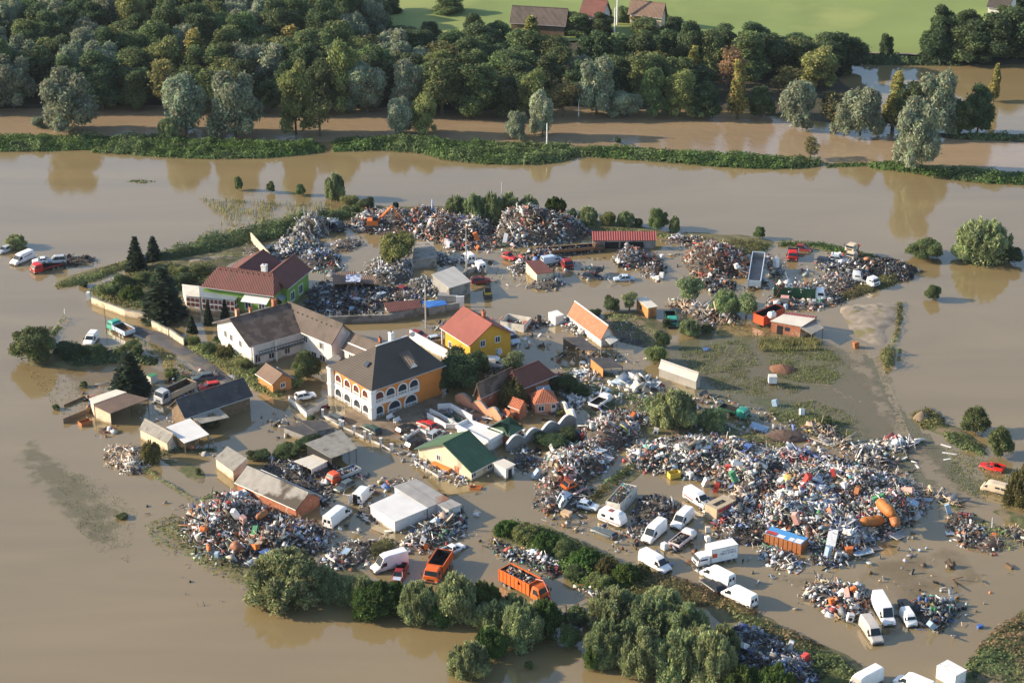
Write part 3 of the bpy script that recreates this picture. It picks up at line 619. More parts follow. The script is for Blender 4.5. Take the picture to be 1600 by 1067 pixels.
for i, (x, y, w, h, nm) in enumerate([(1075, 118, 60, 90, 'fdark0'), (1110, 122, 62, 86, 'fmid0'), (1165, 128, 90, 90, 'fmid1'), (1200, 122, 80, 80, 'fdark1'), (1250, 118, 80, 74, 'fmid0'), (1300, 116, 84, 76, 'fdark0'), (1330, 112, 60, 62, 'fdark1'),
                      (1085, 138, 40, 66, 'fyel0'), (1140, 150, 46, 84, 'faut0'), (1276, 140, 70, 76, 'flight0'), (1230, 150, 50, 54, 'fthin0')]):
    tree(nm, x, y, w, h, '%s tree beside the brown backwater of the wood, %s from the left' % (kname(nm), ORD[sorted([1075, 1110, 1165, 1200, 1250, 1300, 1330, 1085, 1140, 1276, 1230]).index(x)]), group=FG)
RG = 'trees between the bright field and the far right lake'
for i, (x, y, w, h, nm) in enumerate([(1384, 94, 26, 44, 'fdark0'), (1462, 96, 60, 60, 'fdark0'), (1472, 88, 56, 84, 'fdark1'), (1508, 98, 90, 76, 'fmid0'), (1545, 98, 90, 90, 'fdark0'), (1590, 96, 90, 96, 'fdark1'), (1575, 60, 60, 60, 'fmid1'), (1630, 90, 90, 96, 'fmid0'), (1512, 62, 50, 54, 'fdark1')]):
    tree(nm, x, y, w, h, '%s tree on the shore behind the far right lake, %s from the left' % (kname(nm), ORD[sorted([1384, 1462, 1472, 1508, 1545, 1590, 1575, 1630, 1512]).index(x)]), group=RG)
VG = 'trees around the far farm'
for x, y, w, h, nm, lab in [(905, 60, 50, 50, 'fmid0', 'rounded tree in front of the red farmhouse at the top'), (940, 62, 44, 48, 'fdark1', 'dark tree right of the red farmhouse at the top'), (975, 40, 30, 34, 'fmid1', 'small tree between the farm mast and the long barn'),
                            (1010, 66, 60, 50, 'fmid0', 'wide tree in front of the far right barn'), (828, 66, 40, 46, 'fyel0', 'pale leaning tree in front of the long grey farm roof'), (700, 26, 60, 44, 'fmid1', 'tree at the left end of the tilled strips'),
                            (668, 62, 44, 34, 'fdark0', 'dark tree on the meadow edge left of the tilled strips'), (1590, 16, 40, 30, 'fdark1', 'dark tree at the top right corner'), (612, 26, 34, 34, 'fdark1', 'tree near the top beside the white far house'),
                            (740, 76, 50, 60, 'fdark0', 'dark tree under the left end of the long farm roof'), (780, 74, 50, 50, 'fmid0', 'green tree below the tilled strips')]:
    tree(nm, x, y, w, h, lab, group=VG)

FT = 'small trees in front of the far farm buildings'
for i, (x, y, w, h, nm) in enumerate([(812, 48, 34, 30, 'fmid0'), (850, 46, 36, 26, 'fdark1'), (872, 50, 40, 34, 'fdark0'), (893, 44, 30, 30, 'fmid1'), (925, 40, 34, 26, 'fdark0'), (948, 38, 30, 30, 'fmid0'), (990, 36, 34, 24, 'fdark1'), (1030, 40, 40, 26, 'fmid1'), (1050, 60, 46, 40, 'fdark0'), (1000, 50, 36, 30, 'fthin0')]):
    tree(nm, x, y, w, h, '%s tree hiding the foot of the far farm buildings, %s from the left' % (kname(nm), ORD[sorted([812, 850, 872, 893, 925, 948, 990, 1030, 1050, 1000]).index(x)]), group=FT)
# bushes and trees in the flood, far part
for nm, x, y, w, h, lab in [
    ('rnd0', 373, 298, 15, 26, 'small bush standing in the water, left of three in a line'), ('rnd0', 423, 302, 15, 22, 'small bush standing in the water, middle of three in a line'),
    ('rnd0', 470, 306, 17, 22, 'small bush standing in the water, right of three in a line'), ('fbush0', 523, 312, 34, 48, 'grey-green upright bush beside the north end of the embankment'),
    ('rnd2', 545, 325, 34, 26, 'yellow-green low bush under the upright grey-green bush'), ('rnd1', 571, 333, 34, 32, 'dark rounded bush left of the far scrap heaps'),
    ('rnd1', 619, 328, 10, 16, 'tiny dark bush behind the far scrap heaps'),
    ('fbush1', 712, 345, 36, 46, 'willow shrub behind the far heaps, first from the left of the thicket'), ('fbush0', 740, 347, 40, 52, 'willow shrub behind the far heaps, second from the left of the thicket'),
    ('fbush1', 768, 348, 36, 54, 'willow shrub left of the light pole behind the far heaps'), ('fbush0', 797, 346, 36, 52, 'willow shrub right of the light pole behind the far heaps'), ('fbush1', 826, 345, 36, 46, 'willow shrub at the right end of the far thicket'),
    ('gbush0', 868, 336, 36, 34, 'bright green bush right of the peaked far heap'), ('rnd1', 893, 350, 26, 30, 'dark green bush just right of the bright bush by the far heap'), ('fbush0', 918, 352, 34, 36, 'grey willow shrub left of the long red-roofed shed'),
    ('rnd2', 950, 356, 26, 30, 'bright yellow-green bush behind the long red-roofed shed'), ('fbush1', 978, 355, 30, 30, 'grey shrub behind the right end of the red-roofed shed'), ('rnd1', 998, 356, 20, 20, 'small dark bush behind the right end of the red-roofed shed'),
    ('rnd0', 1028, 360, 36, 42, 'rounded grey-green tree just right of the red-roofed shed'), ('fbush1', 1054, 362, 18, 28, 'slim shrub right of the rounded tree by the red-roofed shed'), ('rnd0', 1187, 374, 20, 24, 'round bush on the narrow north bank near the tipper trailer'),
    ('rnd2', 624, 414, 60, 62, 'big yellow-green bush in the middle of the far scrap yard'),
    ('rnd0', 1446, 406, 64, 44, 'wide dome-shaped bush in the right lake'), ('fbush1', 1538, 412, 96, 84, 'large grey-green willow clump in the right lake'), ('rnd1', 1578, 414, 44, 40, 'dark low bush at the right foot of the large willow clump'),
    ('rnd0', 1458, 470, 28, 30, 'small round bush alone in the right lake'),
    ('thinb0', 1078, 478, 42, 50, 'pale sparse willow left of two near the rust heap'), ('fbush1', 1133, 492, 48, 48, 'pale round willow right of two near the timber pile'), ('thinb0', 1166, 500, 34, 46, 'very thin pale tree left of the red container'),
    ('rnd1', 955, 490, 32, 36, 'dark round bush left of the orange cabin'), ('thinb0', 983, 486, 24, 34, 'slim bush between the dark round bush and the orange cabin'), ('rnd1', 925, 497, 32, 20, 'low dark shrub right of the tiled barn ridge'),
    ('rnd1', 1035, 545, 26, 34, 'dark upright shrub near the drowned pasture'), ('rnd2', 1022, 570, 38, 36, 'bright green bush left of the pale greenhouse'), ('fbush0', 1078, 524, 36, 32, 'pale bush on the waterlogged plot below the timber pile'),
    ('rnd1', 1045, 512, 24, 22, 'dark shrub right of the tiled barn'), ('rnd0', 1105, 520, 24, 18, 'low shrub on the waterlogged plot'),
    ('fbush0', 1052, 668, 80, 74, 'big dark willow bush below the pale greenhouse'), ('fbush1', 1112, 672, 44, 42, 'grey shrub left of the teal truck in the weeds'), ('thinb0', 1020, 655, 30, 40, 'sparse shrub left of the big dark willow bush'),
    ('rnd1', 882, 614, 50, 40, 'dark rounded bush right of the brown tiled house'), ('rnd1', 905, 620, 34, 28, 'low dark bush beside white scrap at the yard edge'),
    ('rnd1', 718, 610, 84, 84, 'large dark garden tree in front of the yellow house'), ('rnd0', 742, 588, 56, 50, 'leafy lower tree joined to the large dark garden tree'), ('rnd1', 700, 615, 40, 60, 'dark tree beside the corner of the orange house'),
    ('ybush0', 800, 635, 48, 52, 'yellow-green tree between the brown roof and the small red hut'), ('thinb0', 800, 590, 40, 46, 'brownish sparse tree behind the yellow-green garden tree'), ('rnd1', 832, 600, 40, 40, 'dark tree against the brown tiled roof'),
    ('rnd0', 1290, 665, 24, 20, 'reddish green bush on the small grassy island'), ('rnd0', 1525, 678, 50, 52, 'round tree on the weedy bank at right, the upper of two'), ('rnd0', 1561, 714, 44, 60, 'round tree on the weedy bank at right, the lower of two'),
    ('ybush0', 1606, 790, 70, 76, 'olive green bush at the right edge beside the beige camper van'), ('thinb0', 1405, 555, 8, 12, 'little dead shrub on the gravel spit')]:
    tree(nm, x, y, w, h, lab, 'bush' if nm[:3] in ('rnd', 'fbu', 'ybu', 'gbu', 'thi') and h < 60 else 'tree', 'bush' if h < 60 else 'small_tree')
# near left
for nm, x, y, w, h, lab in [
    ('spr0', 213, 424, 36, 58, 'taller dark spruce of the pair at the bend of the left spit'), ('spr1', 240, 408, 28, 42, 'smaller dark spruce of the pair at the bend of the left spit'), ('spr0', 256, 500, 74, 92, 'big dark spruce left of the white conservatory'),
    ('spr1', 232, 498, 26, 40, 'small spruce at the left foot of the big dark spruce'), ('spr0', 202, 616, 66, 76, 'dark spruce behind the brown open shed'), ('spr1', 326, 508, 16, 40, 'narrow dark conifer in front of the conservatory'), ('spr1', 352, 500, 16, 34, 'second narrow dark conifer in front of the conservatory, further right'),
    ('spr1', 300, 520, 18, 30, 'narrow dark conifer by the garden wall near the conservatory')]:
    tree(nm, x, y, w, h, lab, name='spruce')
for nm, x, y, w, h, lab in [
    ('rnd0', 50, 568, 78, 74, 'large green tree at the left edge of the drowned garden'), ('rnd1', 108, 562, 56, 42, 'dark bush right of the large green tree at left'), ('rnd0', 150, 560, 40, 30, 'bush beside the small white van in the hedge'),
    ('rnd0', 205, 558, 44, 34, 'green bush in front of the teal tipper truck'), ('rnd0', 480, 592, 50, 54, 'round courtyard tree in front of the white house'), ('rnd2', 462, 604, 26, 22, 'light green bush at the foot of the round courtyard tree'),
    ('rnd1', 130, 448, 1+20, 14, 'small bush at the tip of the left garden wall'), ('ybush0', 330, 668, 24, 28, 'yellowish bush between the white roof and the dark barn'), ('ybush0', 236, 722, 34, 40, 'yellowish bush right of the firewood pile'),
    ('rnd0', 131, 605, 14, 12, 'small potted shrub left of the brown open shed'), ('rnd0', 87, 640, 14, 12, 'tiny round shrub at the corner of the sunken fence'), ('rnd0', 448, 715, 50, 30, 'dark bush between the small grey shed and the flat roofs'), ('rnd1', 480, 700, 46, 28, 'dark hedge bush left of the grey lean-to shed'),
    ('rnd1', 405, 720, 40, 26, 'dark bush behind the long grey barn'), ('rnd0', 487, 660, 14, 14, 'small bush by the fence near the walled enclosure'),
    ('rnd0', 310, 742, 10, 14, 'small shrub on the flooded plot'), ('rnd0', 190, 810, 22, 12, 'low weed clump alone in the muddy water at left'), ('fbush0', 25, 388, 34, 28, 'spiky grey bush beside the vans at the left edge'),
    ('rnd1', 862, 700, 60, 34, 'dark shrub in the shade under the scalloped wall'), ('rnd1', 890, 688, 40, 30, 'dark shrub right of the shaded one under the scalloped wall'), ('rnd2', 875, 650, 14, 14, 'light green shrub beside the red-walled hut')]:
    tree(nm, x, y, w, h, lab, 'bush', 'bush')
# willow thicket along the near shore
NG = 'willow bushes along the near shore'
near = [('fbush0', 447, 942, 140, 104, 'largest pale willow bush at the left end of the near shore thicket'), ('fbush1', 540, 944, 60, 52, 'smaller willow bush right of the largest one on the near shore'), ('gbush0', 588, 962, 84, 66, 'fresh green willow bush below the dark pickup'),
        ('fbush1', 505, 935, 60, 60, 'willow bush tucked against the right side of the largest one'), ('fbush0', 655, 972, 66, 80, 'willow bush below the orange tipper truck on the near shore'), ('fbush1', 712, 972, 76, 92, 'tall willow bush in the middle of the near shore'), ('gbush0', 755, 962, 60, 66, 'green willow bush left of the loaded orange truck'),
        ('fbush0', 772, 985, 66, 60, 'willow bush behind the jutting clump'), ('fbush1', 815, 1010, 72, 84, 'willow bush below the loaded orange truck'), ('gbush0', 852, 1000, 56, 76, 'green willow bush right below the loaded orange truck'), ('fbush0', 732, 1058, 72, 70, 'willow clump jutting furthest into the water at bottom'),
        ('gbush0', 765, 1030, 56, 60, 'green willow just above the jutting clump'), ('rnd0', 890, 1010, 40, 44, 'dark bush left of the big bottom thicket'), ('rnd0', 826, 1045, 16, 18, 'small sprig in shade below the thicket'),
        ('fbush0', 960, 985, 90, 84, 'upper left willow of the big bottom thicket'), ('fbush1', 948, 1038, 70, 84, 'lower left willow of the big bottom thicket at the water'), ('gbush0', 925, 1046, 34, 44, 'yellow-green shrub at the lower left foot of the big bottom thicket'),
        ('fbush1', 1015, 1000, 86, 84, 'willow in the upper middle of the big bottom thicket'), ('fbush0', 1005, 1056, 84, 94, 'willow in the lower middle of the big bottom thicket'), ('fbush0', 1070, 1010, 84, 84, 'upper right willow of the big bottom thicket'),
        ('fbush1', 1062, 1066, 90, 98, 'willow at the bottom edge right of the middle'), ('fbush0', 1112, 1075, 80, 110, 'tall willow at the bottom edge beside the dark heap'), ('gbush0', 1160, 1095, 66, 70, 'green willow cut by the bottom edge under the dark heap'), ('gbush0', 1212, 1100, 70, 76, 'green willow cut by the bottom edge right of the dark heap foot'),
        ('gbush0', 620, 955, 54, 56, 'green willow bush between the two bushes below the pickup'), ('fbush1', 567, 948, 50, 58, 'pale willow bush right of the smaller one on the near shore'), ('gbush0', 688, 975, 44, 48, 'green willow bush at the water between two tall ones'),
        ('fbush0', 800, 972, 56, 56, 'pale willow bush left of the one under the orange truck'), ('fbush0', 840, 985, 54, 60, 'pale willow bush directly under the orange truck cab'), ('rnd0', 412, 938, 50, 44, 'low round bush at the left foot of the largest willow bush'), ('fbush1', 1035, 968, 76, 60, 'willow at the back of the big bottom thicket near the red leaves'),
        ('fbush1', 985, 1030, 70, 76, 'willow in the centre left of the big bottom thicket'), ('fbush0', 1092, 1045, 76, 84, 'willow in the centre right of the big bottom thicket'), ('fbush1', 1130, 1030, 60, 66, 'willow at the right flank of the big bottom thicket'),
        ('fbush1', 900, 975, 40, 36, 'small willow above the left of the big bottom thicket')]
for nm, x, y, w, h, lab in near: tree(nm, x, y, w, h, lab, 'bush', 'willow_bush', NG)

BG = 'shrubs on the central weed bank'
for i, (nm, x, y, w, h) in enumerate([('gbush0', 792, 838, 44, 32), ('rnd2', 822, 846, 44, 34), ('gbush0', 852, 862, 50, 38), ('rnd0', 884, 872, 46, 36), ('gbush0', 915, 890, 54, 42), ('ybush0', 950, 902, 48, 40), ('gbush0', 978, 912, 48, 40), ('rnd2', 935, 920, 40, 32), ('rnd0', 900, 905, 40, 30), ('ybush0', 1000, 905, 40, 30)]):
    tree(nm, x, y, w, h, 'leafy shrub on the green bank below the central lane, %s from the left' % ORD[sorted([792, 822, 852, 884, 915, 950, 978, 935, 900, 1000]).index(x)], 'bush', 'bush', BG)
GG = 'shrubs in the overgrown garden'
for i, (nm, x, y, w, h) in enumerate([('rnd2', 165, 462, 34, 24), ('rnd0', 190, 450, 36, 28), ('gbush0', 205, 470, 40, 30), ('rnd0', 222, 445, 34, 26), ('rnd1', 248, 452, 40, 34), ('rnd2', 275, 432, 30, 22), ('rnd1', 290, 448, 40, 32), ('rnd0', 310, 432, 34, 26)]):
    tree(nm, x, y, w, h, 'shrub in the overgrown garden beyond the cream wall, %s from the left' % ORD[i], 'bush', 'bush', GG)
HG = 'shrubs along the white house verge'
for i, (nm, x, y, w, h) in enumerate([('rnd2', 300, 540, 26, 20), ('rnd0', 325, 552, 28, 22), ('ybush0', 350, 560, 28, 24), ('rnd2', 378, 578, 28, 22), ('rnd0', 398, 590, 24, 20), ('rnd0', 345, 538, 26, 24), ('ybush0', 368, 552, 26, 24), ('rnd2', 268, 590, 26, 18), ('rnd0', 288, 600, 22, 16)]):
    tree(nm, x, y, w, h, 'small shrub by the road verge near the white house, %s from the left' % ORD[sorted([300, 325, 350, 378, 398, 345, 368, 268, 288]).index(x)], 'bush', 'bush', HG)
# hedges and weeds: nobody could count them
growth('embankment_grass', [(80, 446), (140, 428), (205, 405), (218, 412), (150, 440), (88, 452)], 1.1, 'grass', 'grassy spit running into the water at upper left', 9, .3, 'olive', seed=11, edge=1.2)
growth('embankment_grass', [(225, 408), (262, 393), (330, 373), (400, 357), (470, 341), (565, 321), (590, 330), (480, 361), (410, 380), (340, 397), (270, 412)], 2.5, 'mid', 'dark grassy embankment behind the red-roofed house', 7, .35, 'dark', seed=12, edge=2)
growth('reeds', [(262, 388), (290, 368), (330, 350), (420, 352), (480, 335), (480, 342), (400, 362), (330, 377)], .5, 'light', 'pale reeds in the water along the outer side of the embankment', 2, .3, 'straw', seed=13, fill=.55, edge=1)
growth('garden_plants', [(132, 456), (200, 430), (262, 408), (290, 420), (330, 412), (345, 425), (300, 445), (235, 450), (232, 490), (180, 478)], 1.3, 'olive', 'overgrown garden left of the big spruce', 8, .3, 'mid', seed=14, lump=2.2, edge=1.5)
growth('garden_plants', [(225, 432), (268, 428), (300, 440), (296, 462), (240, 455)], 1.9, 'mid', 'dark green garden growth behind the big spruce', 7, .32, 'dark', seed=15, lump=2.5)
growth('hedge', [(300, 452), (325, 432), (332, 436), (308, 462)], 2.0, 'dark', 'dark hedge at the left end of the red-roofed house', 9, .3, seed=16)
growth('weeds', [(280, 415), (360, 398), (405, 396), (400, 402), (350, 412), (300, 424)], .9, 'light', 'light green weeds along the sandy track behind the house', 7, .28, 'olive', seed=17, edge=1.2, fill=.8)
growth('hedge', [(60, 540), (100, 496), (106, 499), (84, 530), (70, 556)], 1.5, 'mid', 'hedge running up to the pole at the left waterside', 9, .3, 'light', seed=18, edge=1)
growth('hedge', [(85, 560), (130, 548), (200, 548), (250, 560), (245, 572), (180, 568), (110, 576)], 1.6, 'dark', 'dark hedge along the flooded garden at left', 8, .3, 'mid', seed=19, edge=1.5)
growth('verge_weeds', [(275, 520), (330, 544), (400, 575), (450, 610), (440, 625), (400, 612), (350, 580), (290, 545)], 1.1, 'light', 'bright verge of tall weeds beside the road by the white house', 9, .28, 'olive', seed=20, edge=1.5)
growth('verge_weeds', [(210, 525), (250, 545), (310, 585), (300, 598), (262, 590), (252, 560), (205, 540)], .9, 'light', 'yellowish weeds on the left side of the road', 8, .28, 'olive', seed=21, edge=1.2, fill=.75)
growth('hedge', [(330, 532), (380, 560), (408, 575), (402, 584), (372, 572), (330, 545)], 1.7, 'olive', 'flowering hedge along the white house front', 9, .28, 'mid', seed=22, edge=1)
growth('fence_hedge', [(216, 722), (250, 745), (300, 775), (310, 786), (300, 784), (255, 756), (222, 735)], .9, 'grass', 'narrow green hedge along the edge of the flooded plot', 12, .26, 'mid', seed=23, edge=.8)
growth('fence_hedge', [(310, 780), (345, 768), (352, 774), (320, 788)], .9, 'mid', 'short hedge at the lower corner of the flooded plot', 12, .26, seed=24, edge=.8)
growth('fence_hedge', [(232, 712), (268, 700), (340, 700), (340, 706), (270, 708), (236, 722)], 1.0, 'mid', 'hedge behind the flooded plot below the white roof', 10, .26, 'dark', seed=25, edge=.9)
growth('shore_weeds', [(222, 822), (270, 803), (300, 812), (330, 850), (390, 885), (380, 915), (340, 905), (290, 868), (240, 850)], 1.2, 'olive', 'brownish weeds along the shore left of the large scrap heap', 6, .3, 'mid', seed=26, lump=2.4, fill=.7)
growth('shore_weeds', [(240, 845), (300, 850), (340, 880), (380, 905), (370, 918), (310, 900), (262, 870)], .3, 'olive', 'sparse drowned weeds at the foot of the shore', 4, .26, 'straw', seed=27, fill=.45)
growth('weed_bank', [(765, 832), (800, 815), (850, 826), (905, 846), (960, 872), (1000, 902), (1000, 925), (955, 932), (900, 920), (860, 880), (815, 855)], 1.9, 'knot', 'thick green weed bank below the central lane', 9, .32, 'olive', seed=28, lump=2.6, mix=.3)
growth('weed_bank', [(960, 905), (1010, 888), (1070, 905), (1110, 920), (1150, 938), (1190, 955), (1175, 975), (1110, 950), (1050, 945), (985, 935)], 1.4, 'olive', 'reddish brown weeds below the parked white vans', 9, .3, 'autumn', seed=29, lump=2.2, mix=.6)
growth('weed_bank', [(1110, 945), (1180, 965), (1240, 985), (1290, 1010), (1345, 1050), (1330, 1085), (1260, 1070), (1220, 1010), (1150, 975)], 1.4, 'mid', 'weed bank with red leaves beside the dark bottom heap', 9, .3, 'autumn', seed=30, lump=2.2, mix=.25)
growth('weed_bank', [(1255, 1010), (1310, 1025), (1350, 1060), (1345, 1090), (1270, 1090), (1262, 1040)], 1.8, 'light', 'bright green weeds between the dark heap and the bottom vans', 9, .3, 'mid', seed=31, lump=2.2)
growth('olive_hedge', [(905, 790), (925, 770), (960, 740), (1010, 706), (1035, 698), (1036, 708), (1000, 730), (960, 762), (925, 790), (905, 805)], 2.0, 'olive', 'olive brown hedge strip between the central scrap heaps', 10, .3, 'mid', seed=32, lump=2)
growth('weed_bank', [(1505, 1040), (1530, 1005), (1560, 975), (1640, 935), (1660, 1100), (1520, 1090)], 1.1, 'mid', 'green and rusty weeds in the bottom right corner', 9, .32, 'autumn', seed=33, lump=2.6, mix=.3)
growth('weeds', [(575, 858), (600, 842), (620, 845), (618, 862), (595, 872), (572, 875)], 1.6, 'olive', 'dry weed clump in front of the white metal shed', 12, .26, 'straw', seed=34, edge=1)
growth('weeds', [(1140, 690), (1180, 680), (1240, 700), (1246, 712), (1190, 702), (1140, 700)], 1.3, 'light', 'tall green weeds along the brown mound beyond the main heap', 9, .28, 'olive', seed=35, edge=1, fill=.8)
growth('weeds', [(930, 610), (1000, 612), (1040, 640), (1030, 662), (970, 650), (930, 640)], 1.2, 'mid', 'scrub between the white flatbed and the big willow bush', 8, .3, 'olive', seed=36, fill=.7)
growth('weeds', [(860, 585), (910, 585), (930, 602), (920, 612), (870, 605)], 1.0, 'mid', 'green scrub below the tumbledown shed', 8, .3, 'olive', seed=37, fill=.75)
growth('weeds', [(1060, 545+90), (1140, 640), (1200, 655), (1180, 668), (1100, 668)], 1.0, 'mid', 'scrub left of the teal truck', 7, .3, 'olive', seed=38, fill=.6)
growth('weeds', [(1418, 648), (1450, 636), (1476, 652), (1482, 672), (1440, 672)], 1.5, 'olive', 'weedy dome on the right bank', 9, .28, 'light', seed=39)
growth('weeds', [(1472, 672), (1510, 680), (1545, 700), (1540, 716), (1500, 702), (1475, 690)], 1.2, 'mid', 'weeds under the two round trees at right', 8, .3, 'olive', seed=40)
growth('weeds', [(1370, 560), (1385, 540), (1400, 548), (1398, 575), (1382, 584)], 1.8, 'light', 'bright bush clump at the foot of the gravel spit', 10, .28, 'olive', seed=41, edge=1)
growth('weeds', [(1398, 475), (1412, 472), (1412, 500), (1404, 530), (1396, 545), (1390, 540), (1398, 510)], .8, 'olive', 'narrow weed fringe on the right edge of the gravel spit', 10, .26, 'grass', seed=42, edge=.8)
growth('weeds', [(1215, 378), (1290, 380), (1365, 398), (1410, 412), (1400, 420), (1340, 402), (1270, 388), (1215, 386)], .7, 'knot', 'green strip along the outer side of the north-east bank', 9, .28, 'olive', seed=43, edge=.9)
growth('weeds', [(1100, 384), (1150, 372), (1190, 378), (1212, 384), (1190, 400), (1140, 398)], 1.2, 'olive', 'brownish scrub behind the rusty heap', 8, .28, 'grass', seed=44)
growth('weeds', [(690, 346), (860, 346), (1060, 368), (1060, 374), (860, 356), (690, 354)], .8, 'mid', 'low green strip along the north bank behind the heaps', 6, .3, 'light', seed=45, edge=1)
growth('weeds', [(1300, 462), (1340, 440), (1390, 428), (1425, 430), (1400, 446), (1340, 466), (1310, 474)], 1.0, 'olive', 'brown scrub at the tip of the east bank', 8, .28, 'autumn', seed=46, mix=.3)
growth('weeds', [(1145, 500), (1215, 500), (1220, 520), (1180, 528), (1100, 520), (1110, 508)], .8, 'grass', 'weeds around the red container', 7, .26, 'olive', seed=47, fill=.6)
growth('weeds', [(940, 490), (1000, 490), (1040, 520), (1030, 540), (970, 520)], .7, 'grass', 'wet grass and weeds below the orange cabin', 6, .28, 'olive', seed=48, fill=.6)
growth('weeds', [(1510, 800), (1580, 830), (1600, 850), (1580, 862), (1530, 840)], .8, 'grass', 'green weeds near the small right-hand heap', 8, .26, 'olive', seed=49, fill=.8)
growth('weeds', [(1468, 775), (1510, 790), (1500, 800), (1462, 785)], .7, 'mid', 'weeds behind the right end of the main heap', 8, .26, seed=50)
growth('weeds', [(1260, 655), (1285, 648), (1320, 662), (1300, 672)], .7, 'grass', 'grass on the small island by the timber stack', 8, .26, 'olive', seed=51, fill=.7)
growth('floating_weeds', [(196, 284), (215, 280), (245, 284), (225, 288)], .3, 'mid', 'dark floating weed patch in the upper left lake', 8, .3, seed=52, edge=.8)
blades('grass', [(1200, 552), (1240, 540), (1300, 548), (1328, 575), (1300, 600), (1250, 598), (1205, 588)], 3200, .32, 'grass', 'bright green grass standing in shallow water below the white-roofed hut', 3, 'olive')
blades('grass', [(1150, 570), (1190, 590), (1260, 605), (1220, 625), (1120, 610), (1100, 590)], 1500, .3, 'light', 'scattered grass in the drowned pasture', 4, 'olive')
blades('grass', [(1200, 640), (1270, 625), (1340, 650), (1330, 690), (1270, 680), (1215, 660)], 2200, .32, 'grass', 'grass around the small island by the timber stack', 5, 'olive')
blades('grass', [(1180, 530), (1280, 532), (1290, 548), (1190, 550)], 2500, .8, 'grass', 'tall grass in front of the white-roofed hut', 6, 'straw')
blades('grass', [(1060, 545), (1160, 530), (1190, 570), (1080, 590)], 1500, .4, 'olive', 'thin grass in the drowned pasture beside the greenhouse', 7, 'grass')
blades('grass', [(90, 730), (160, 750), (215, 800), (200, 880), (150, 860), (90, 790)], 1300, .12, 'olive', 'drowned weed tips in the muddy water at lower left', 8, 'mid')
blades('grass', [(310, 310), (350, 345), (300, 380), (420, 350), (520, 325), (540, 300), (480, 320)], 1500, .9, 'light', 'reeds standing in the water beyond the embankment', 9, 'straw')
blades('grass', [(1480, 700), (1600, 740), (1580, 800), (1480, 760)], 1200, .3, 'grass', 'sparse grass in shallow water near the red pickup', 10, 'olive')
blades('grass', [(40, 575), (120, 600), (160, 640), (100, 650), (60, 610)], 300, .3, 'olive', 'stray stalks in the water left of the brown shed', 11, 'straw')
# ---------------------------------------------------------------- buildings
M_white = mat('white_plaster', tide=.75, col=(.66, .64, .60), rough=.9, var=.08, scale=.8, stain=(.50, .47, .41), stain_s=.5, stain_t=.62)
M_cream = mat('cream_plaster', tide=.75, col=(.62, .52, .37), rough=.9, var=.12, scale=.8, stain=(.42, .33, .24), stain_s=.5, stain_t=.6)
M_trim = mat('white_trim', tide=.75, col=(.72, .71, .69), rough=.6, var=.04, scale=1)
M_orange = mat('orange_plaster', tide=.75, col=(.60, .215, .045), rough=.9, var=.08, scale=.6)
M_yellow = mat('yellow_plaster', tide=.75, col=(.66, .34, .035), rough=.9, var=.07, scale=.6)
M_lime = mat('lime_plaster', tide=.75, col=(.15, .28, .055), rough=.9, var=.08, scale=.6)
M_pink = mat('pink_plaster', tide=.75, col=(.60, .27, .16), rough=.9, var=.12, scale=.6)
M_brick = mat('red_brick', tide=.75, col=(.36, .13, .07), rough=.9, var=.25, scale=1.5, stain=(.45, .30, .2), stain_s=.6, stain_t=.58)
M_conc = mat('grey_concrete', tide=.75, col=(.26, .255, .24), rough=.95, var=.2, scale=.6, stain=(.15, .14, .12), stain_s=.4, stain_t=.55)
M_wood = mat('weathered_wood', (.17, .12, .075), .9, .3, 1.5, pattern='plank', pscale=5)
M_woodo = mat('orange_wood', tide=.75, col=(.48, .21, .065), rough=.8, var=.12, scale=1.2, pattern='plank', pscale=4, pdir='Z')
M_metalw = mat('white_sheet_metal', tide=.75, col=(.60, .61, .60), rough=.55, var=.08, scale=.5, pattern='wave', pscale=16, bump=.02, stain=(.42, .38, .32), stain_s=.4, stain_t=.64)
M_dark = mat('dark_opening', (.012, .012, .013), .9, .1)
M_glass = mat('window_glass', (.035, .045, .06), .08, .1, .5, spec=.8)
M_glassr = mat('painted_reflection_glass', (.13, .045, .035), .15, .2, .5)  # dark panes with a warm orange reflection painted into their colour
R_brown = mat('brown_tiles', (.088, .062, .048), .85, .22, .25, pattern='wave', pscale=18, bump=.03, stain=(.15, .108, .085), stain_s=.5, stain_t=.5)
R_grey = mat('grey_brown_tiles', (.122, .096, .080), .85, .16, .5, pattern='wave', pscale=18, bump=.03, stain=(.092, .078, .060), stain_s=.35, stain_t=.56)
R_dark = mat('dark_slate', (.066, .055, .046), .8, .12, .3, pattern='wave', pscale=18, bump=.02)
R_maroon = mat('maroon_tiles', (.138, .048, .040), .8, .14, .5, pattern='wave', pscale=18, bump=.03, stain=(.112, .050, .040), stain_s=.3, stain_t=.56)
R_red = mat('bright_red_tiles', (.265, .080, .060), .75, .12, .3, pattern='wave', pscale=18, bump=.03, stain=(.235, .075, .055), stain_s=.28, stain_t=.57)
R_terra = mat('terracotta_tiles', (.46, .19, .105), .85, .15, 1.2, pattern='wave', pscale=20, bump=.05)
R_terra2 = mat('orange_red_tiles', (.38, .12, .06), .85, .15, 1.2, pattern='wave', pscale=20, bump=.05)
R_green = mat('green_felt', (.055, .112, .060), .85, .18, .4, pattern='plank', pscale=1.0)
R_eternit = mat('grey_fibre_cement', (.29, .28, .25), .9, .18, .8, pattern='wave', pscale=22, bump=.05, stain=(.17, .15, .13), stain_s=.45, stain_t=.56)
R_patch = mat('patched_grey_sheets', (.33, .315, .29), .9, .15, .8, pattern='wave', pscale=22, bump=.05, stain=(.085, .07, .055), stain_s=.15, stain_t=.50)
R_black = mat('tar_paper', (.055, .055, .06), .9, .3, .5, stain=(.10, .085, .07), stain_s=.4, stain_t=.56)
